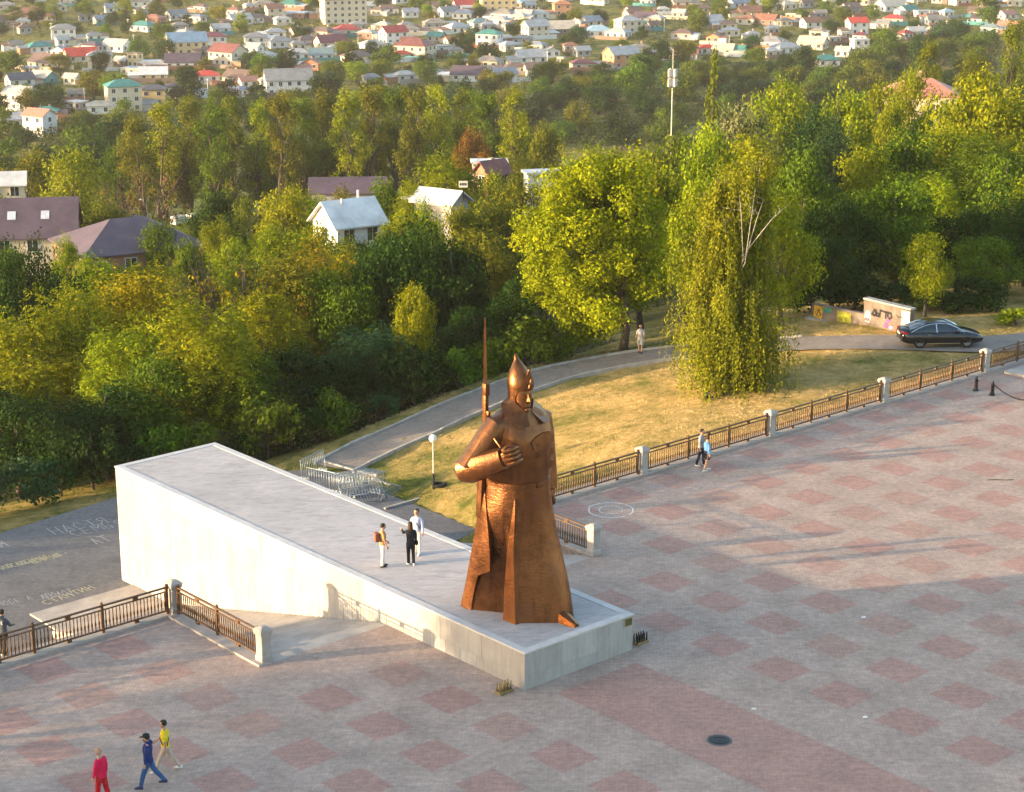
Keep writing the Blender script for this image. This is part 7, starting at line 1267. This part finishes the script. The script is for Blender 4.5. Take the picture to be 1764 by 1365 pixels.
for px, py, lb in ((868, 1193, 'rack of upright tubes by the near corner of the pedestal'), (1103, 1108, 'rack of upright tubes by the right corner of the pedestal')):
    g = at(px, py); e = empty('tube_rack', (g.x, g.y, .002), TH, 'small brass ' + lb, 'rack', 'tube racks at the pedestal corners'); M_BR = mat('dull_brass', (.27, .20, .09), .5, .2, 12, metal=.5)
    ob('tray', bevel(MB().box(-.30, .30, -.16, .16, 0, .09).mesh('tray'), .01), M_BR, e); tb = MB().tube([(0, 0, .09), (0, 0, .40)], [.03, .024], 7).mesh('tube', True); tb.materials.append(M_BR if px < 1000 else M_DKM)
    for i in range(5):
        for j in range(2): ob('tube', tb, None, e, (-.24 + i * .12, -.09 + j * .18, 0))
bm_ = MB(); bm_.lathe([(.17, 0), (.17, .04), (.12, .08), (.10, .2), (.085, .55), (.10, .58), (.10, .62), (.06, .66), (.075, .72), (.05, .78), (.01, .80)], 12); BOL = smooth_by_angle(fix_normals(bm_.mesh('post')), 40); BOL.materials.append(M_DKM); ring = MB().tube([(.09, 0, .58), (.14, 0, .54), (.14, 0, .5), (.09, 0, .47)], .012, 5).mesh('chain_ring'); ring.materials.append(M_DKM)
BP = [at(1681, 673), at(1709, 681), at(1800, 702)]
for p, lb in zip(BP, ('black iron bollard nearest the railing, left of the chain', 'black iron bollard that holds the chain at the right edge', 'black iron bollard beyond the right edge')): e = empty('bollard', (p.x, p.y, .002), 0, lb, 'bollard', 'chain bollards'); ob('post', BOL, None, e); ob('chain_ring', ring, None, e)
c0, c1 = BP[1] + Vector((.12, 0, .53)), BP[2] + Vector((-.1, 0, .53)); n = 46
lk = MB(); rg = [[((.026 + .007 * math.cos(q)) * math.cos(t) * 1.5, (.026 + .007 * math.cos(q)) * math.sin(t), .007 * math.sin(q)) for q in np.linspace(0, 6.283, 5, endpoint=False)] for t in np.linspace(0, 6.283, 11)]; lkm = lk.loft(rg, False).mesh('link'); lkm.materials.append(M_DKM); ce = empty('barrier_chain', c0, 0, 'sagging iron chain between bollards at the right edge', 'chain')
for i in range(n):
    t = (i + .5) / n; p = c0.lerp(c1, t); sag = -.42 * (1 - (2 * t - 1) ** 2); sl_ = -.42 * (-4 * (2 * t - 1)) / (c1 - c0).length; o = ob('link', lkm, None, ce, (p.x - c0.x, p.y - c0.y, p.z - c0.z + sag)); o.scale = (1.6,) * 3; o.rotation_euler = (R(90) * (i % 2), -math.atan(sl_), math.atan2(c1.y - c0.y, c1.x - c0.x))
ob('raised_kerb', MB().prism([BD(47.6, 11.9), BD(70, 11.9), BD(70, 13.2), BD(47.6, 13.2)], -.2, .15), M_CONC, plaza)
M_LIT = mat('litter_white', (.7, .69, .66), .8)
for px, py, lb in ((1298, 1222, 'small white paper scrap left of the lower right red squares'), (1490, 1236, 'white paper scrap beside a red square at lower right'), (1487, 1064, 'tiny white scrap on the paving at mid right')):
    g = at(px, py); ob('paper_scrap', MB().add([(-.09, -.05, .004), (.08, -.06, .012), (.10, .05, .03), (-.05, .06, .008), (.02, .0, .05)], [(0, 1, 4), (1, 2, 4), (2, 3, 4), (3, 0, 4)]), M_LIT, loc=(g.x, g.y, .003), label=lb, cat='litter', group='paper scraps')
g = at(1722, 828); ob('fallen_twig', MB().tube([(-.6, 0, .02), (-.2, .04, .03), (.3, .0, .025), (.7, .1, .02)], [.015, .02, .016, .01], 5), M_BARK, loc=(g.x, g.y, .004), label='dark fallen twig on the sunlit paving at right', cat='twig')
g = at(1217, 690, -1.2); g.z = tz(g.x, g.y); fl_ = empty('floodlight', g, .5, 'small black floodlight in the grass at the foot of the birch', 'floodlight'); ob('housing', bevel(MB().box(-.2, .2, -.1, .1, .14, .40).mesh('housing'), .03), M_DKM, fl_); ob('bracket', MB().box(-.23, .23, -.02, .02, -.05, .14), M_DKM, fl_); ob('lens', MB().box(-.16, .16, -.11, -.102, .18, .36), mat('lamp_lens', (.4, .42, .45), .1, .05, 3, spec=.7), fl_)
# mast with antennas
Ym = 215; d = ray_dir(1157, 208); x = Ym * d[0] / d[1]; zt_ = CAM_H - Ym * math.tan(PITCH + math.atan((95 - PH / 2) / PF)); zb = tz(x, Ym); Hm = zt_ - zb; scp = depth((x, Ym, zb)) / PF
ms = empty('radio_mast', (x, Ym, zb), 0, 'white radio mast with two clusters of antenna boxes', 'mast'); ob('pole', MB().tube([(0, 0, 0), (0, 0, Hm - 30 * scp)], [.09, .06], 8), M_POLE, ms); ob('whip', MB().tube([(0, 0, Hm - 30 * scp), (0, 0, Hm + 10 * scp)], .035, 5), M_POLE, ms)
for zc in (Hm - 30 * scp, Hm - 46 * scp):
    ob('platform', MB().lathe([(.5, 0), (.5, .08)], 10, (0, 0, zc - .5)), M_DKM, ms)
    for a in range(4): t = a * 1.57 + .5; ob('antenna_panel', bevel(MB().box(-.16, .16, -.1, .1, -.45, .45).mesh('antenna_panel'), .03), M_POLE, ms, (.42 * math.cos(t), .42 * math.sin(t), zc), t)
# curved street lamps down in the valley
for px, py, Y, hp, lb in ((252, 392, 165, 48, 'white curved street lamp right of the plum-roofed house'), (12, 402, 175, 40, 'white street lamp before the long plum roof at left'), (172, 330, 250, 26, 'thin street lamp between the left trees'), (872, 282, 250, 22, 'street lamp right of the white kiosk'), (936, 282, 255, 24, 'street lamp left of the yellow tree, near the sheds'), (556, 345, 200, 30, 'street lamp left of the white metal-roofed house')):
    d = ray_dir(px, py - hp)
    for Y in range(135, 420, 3):
        x = Y * d[0] / d[1]; z0 = tz(x, Y); zt_ = CAM_H - Y * math.tan(PITCH + math.atan((py - hp - PH / 2) / PF)); H = zt_ - z0
        if H < 7.5: break
    H = max(H, 3); e = empty('street_lamp', (x, Y, z0), 0, lb, 'street lamp', 'street lamps in the valley'); ob('pole', MB().tube([(0, 0, 0), (0, 0, H * .75), (-.15, 0, H * .93), (-.6, -.1, H)], [.09, .07, .06, .05], 7), M_POLE, e); ob('lamp_head', bevel(MB().box(-1.15, -.5, -.22, .02, H - .06, H + .08).mesh('lamp_head'), .03), M_POLE, e)
for i, (px, py, hp) in enumerate(((24, 62, 18), (89, 60, 20), (221, 50, 17), (231, 86, 26), (152, 87, 22), (146, 178, 26), (314, 160, 24), (358, 158, 22), (537, 146, 24), (617, 82, 17), (665, 92, 28), (943, 115, 26), (1144, 55, 22), (1175, 38, 16), (820, 112, 18), (610, 140, 20), (1630, 52, 16), (1666, 52, 18), (1516, 58, 14), (1240, 12, 14), (1256, 78, 16), (1580, 8, 16))):
    g = ground_at(px, py, 150); H = hp * depth(g) / PF * 1.02; e = empty('utility_pole', g, random.uniform(0, 3), 'pale utility pole %s' % place_words(px, py), 'pole', 'utility poles in the town'); ob('shaft', MB().tube([(0, 0, -.3), (0, 0, H)], [.17, .12], 6), M_POLE, e); ob('crossarm', MB().box(-.8, .8, -.06, .06, H - .5, H - .36), M_POLE, e)
    UP = globals().setdefault('UPOLES', []); UP.append(dict(e=e, px=px, text='pale utility pole %s' % place_words(px, py)))
number_labels(UPOLES)
# small sign, blue container and two vans in the yard by the trees
d = ray_dir(798, 326); Y = 190; x = Y * d[0] / d[1]; z0 = tz(x, Y); zt_ = CAM_H - Y * math.tan(PITCH + math.atan((318 - PH / 2) / PF)); e = empty('roof_sign', (x, Y, z0), 0, 'small pale sign board standing right of the open shed roof', 'sign'); H = max(zt_ - z0, 3); ob('board', MB().box(-.45, .45, -.04, .04, H - .3, H + .35), M_POLE, e); ob('post', MB().box(-.05, .05, -.03, .03, 0, H - .302), M_DKM, e)
for q in range(4): ob('lettering', MB().box(-.34 + q * .18, -.22 + q * .18, -.052, -.042, H - .1, H + .15), M_DKM, e)
g = ground_at(240, 388, 150); e = empty('blue_container', g, .1, 'bright blue container in the yard right of the plum-roofed house', 'container'); M_BLU = mat('blue_container_paint', (.02, .10, .36), .5, .1, 2); ob('shell', bevel(MB().box(-.8, .8, 0, 1.2, 0, 1.6).mesh('shell'), .05), M_BLU, e); ob('hatch', MB().box(-.3, .25, -.02, 0, 1.0, 1.35), M_WF, e)
for px, py, lb in ((312, 388, 'white van parked in the yard left of the round dark tree'), (338, 384, 'second small white van in the yard, right of the first')):
    g = ground_at(px, py, 150); e = empty('van', g, .9, lb, 'van', 'vans in the yard'); M_VAN = mat('white_van_paint', (.6, .6, .6), .35, .05, 3); ob('body', bevel(fix_normals(MB().loft([[(x, -.8, .3), (x, .8, .3), (x, .74, zt2), (x, -.74, zt2)] for x, zt2 in ((-1.7, 1.65), (.5, 1.7), (1.0, 1.1), (1.7, .85))]).mesh('body')), .06), M_VAN, e); ob('windscreen', MB().add([(.58, -.62, 1.62), (.58, .62, 1.62), (1.03, .62, 1.14), (1.03, -.62, 1.14)], [(0, 1, 2, 3)]), M_GLASS, e)
    for x in (-1.0, 1.05):
        for s in (-1, 1): ob('wheel', MB().tube([(x, s * .66, .3), (x, s * .82, .3)], .3, 12), M_TYRE, e)

# ------------------------------------------------------------------ air
hz = ob('haze', MB().box(-1520, 1520, -40, 2420, -62, 36), None, kind='stuff', label='thin evening haze over the valley', cat='haze')
k = NT('evening_haze'); k.n.remove(k.b); pv = k.new('ShaderNodeVolumePrincipled'); pv.inputs['Color'].default_value = (.92, .88, .86, 1); pv.inputs['Density'].default_value = .00009; pv.inputs['Anisotropy'].default_value = .2; k.link(pv.outputs[0], k.n['Material Output'].inputs['Volume']); hz.data.materials.append(k.m)
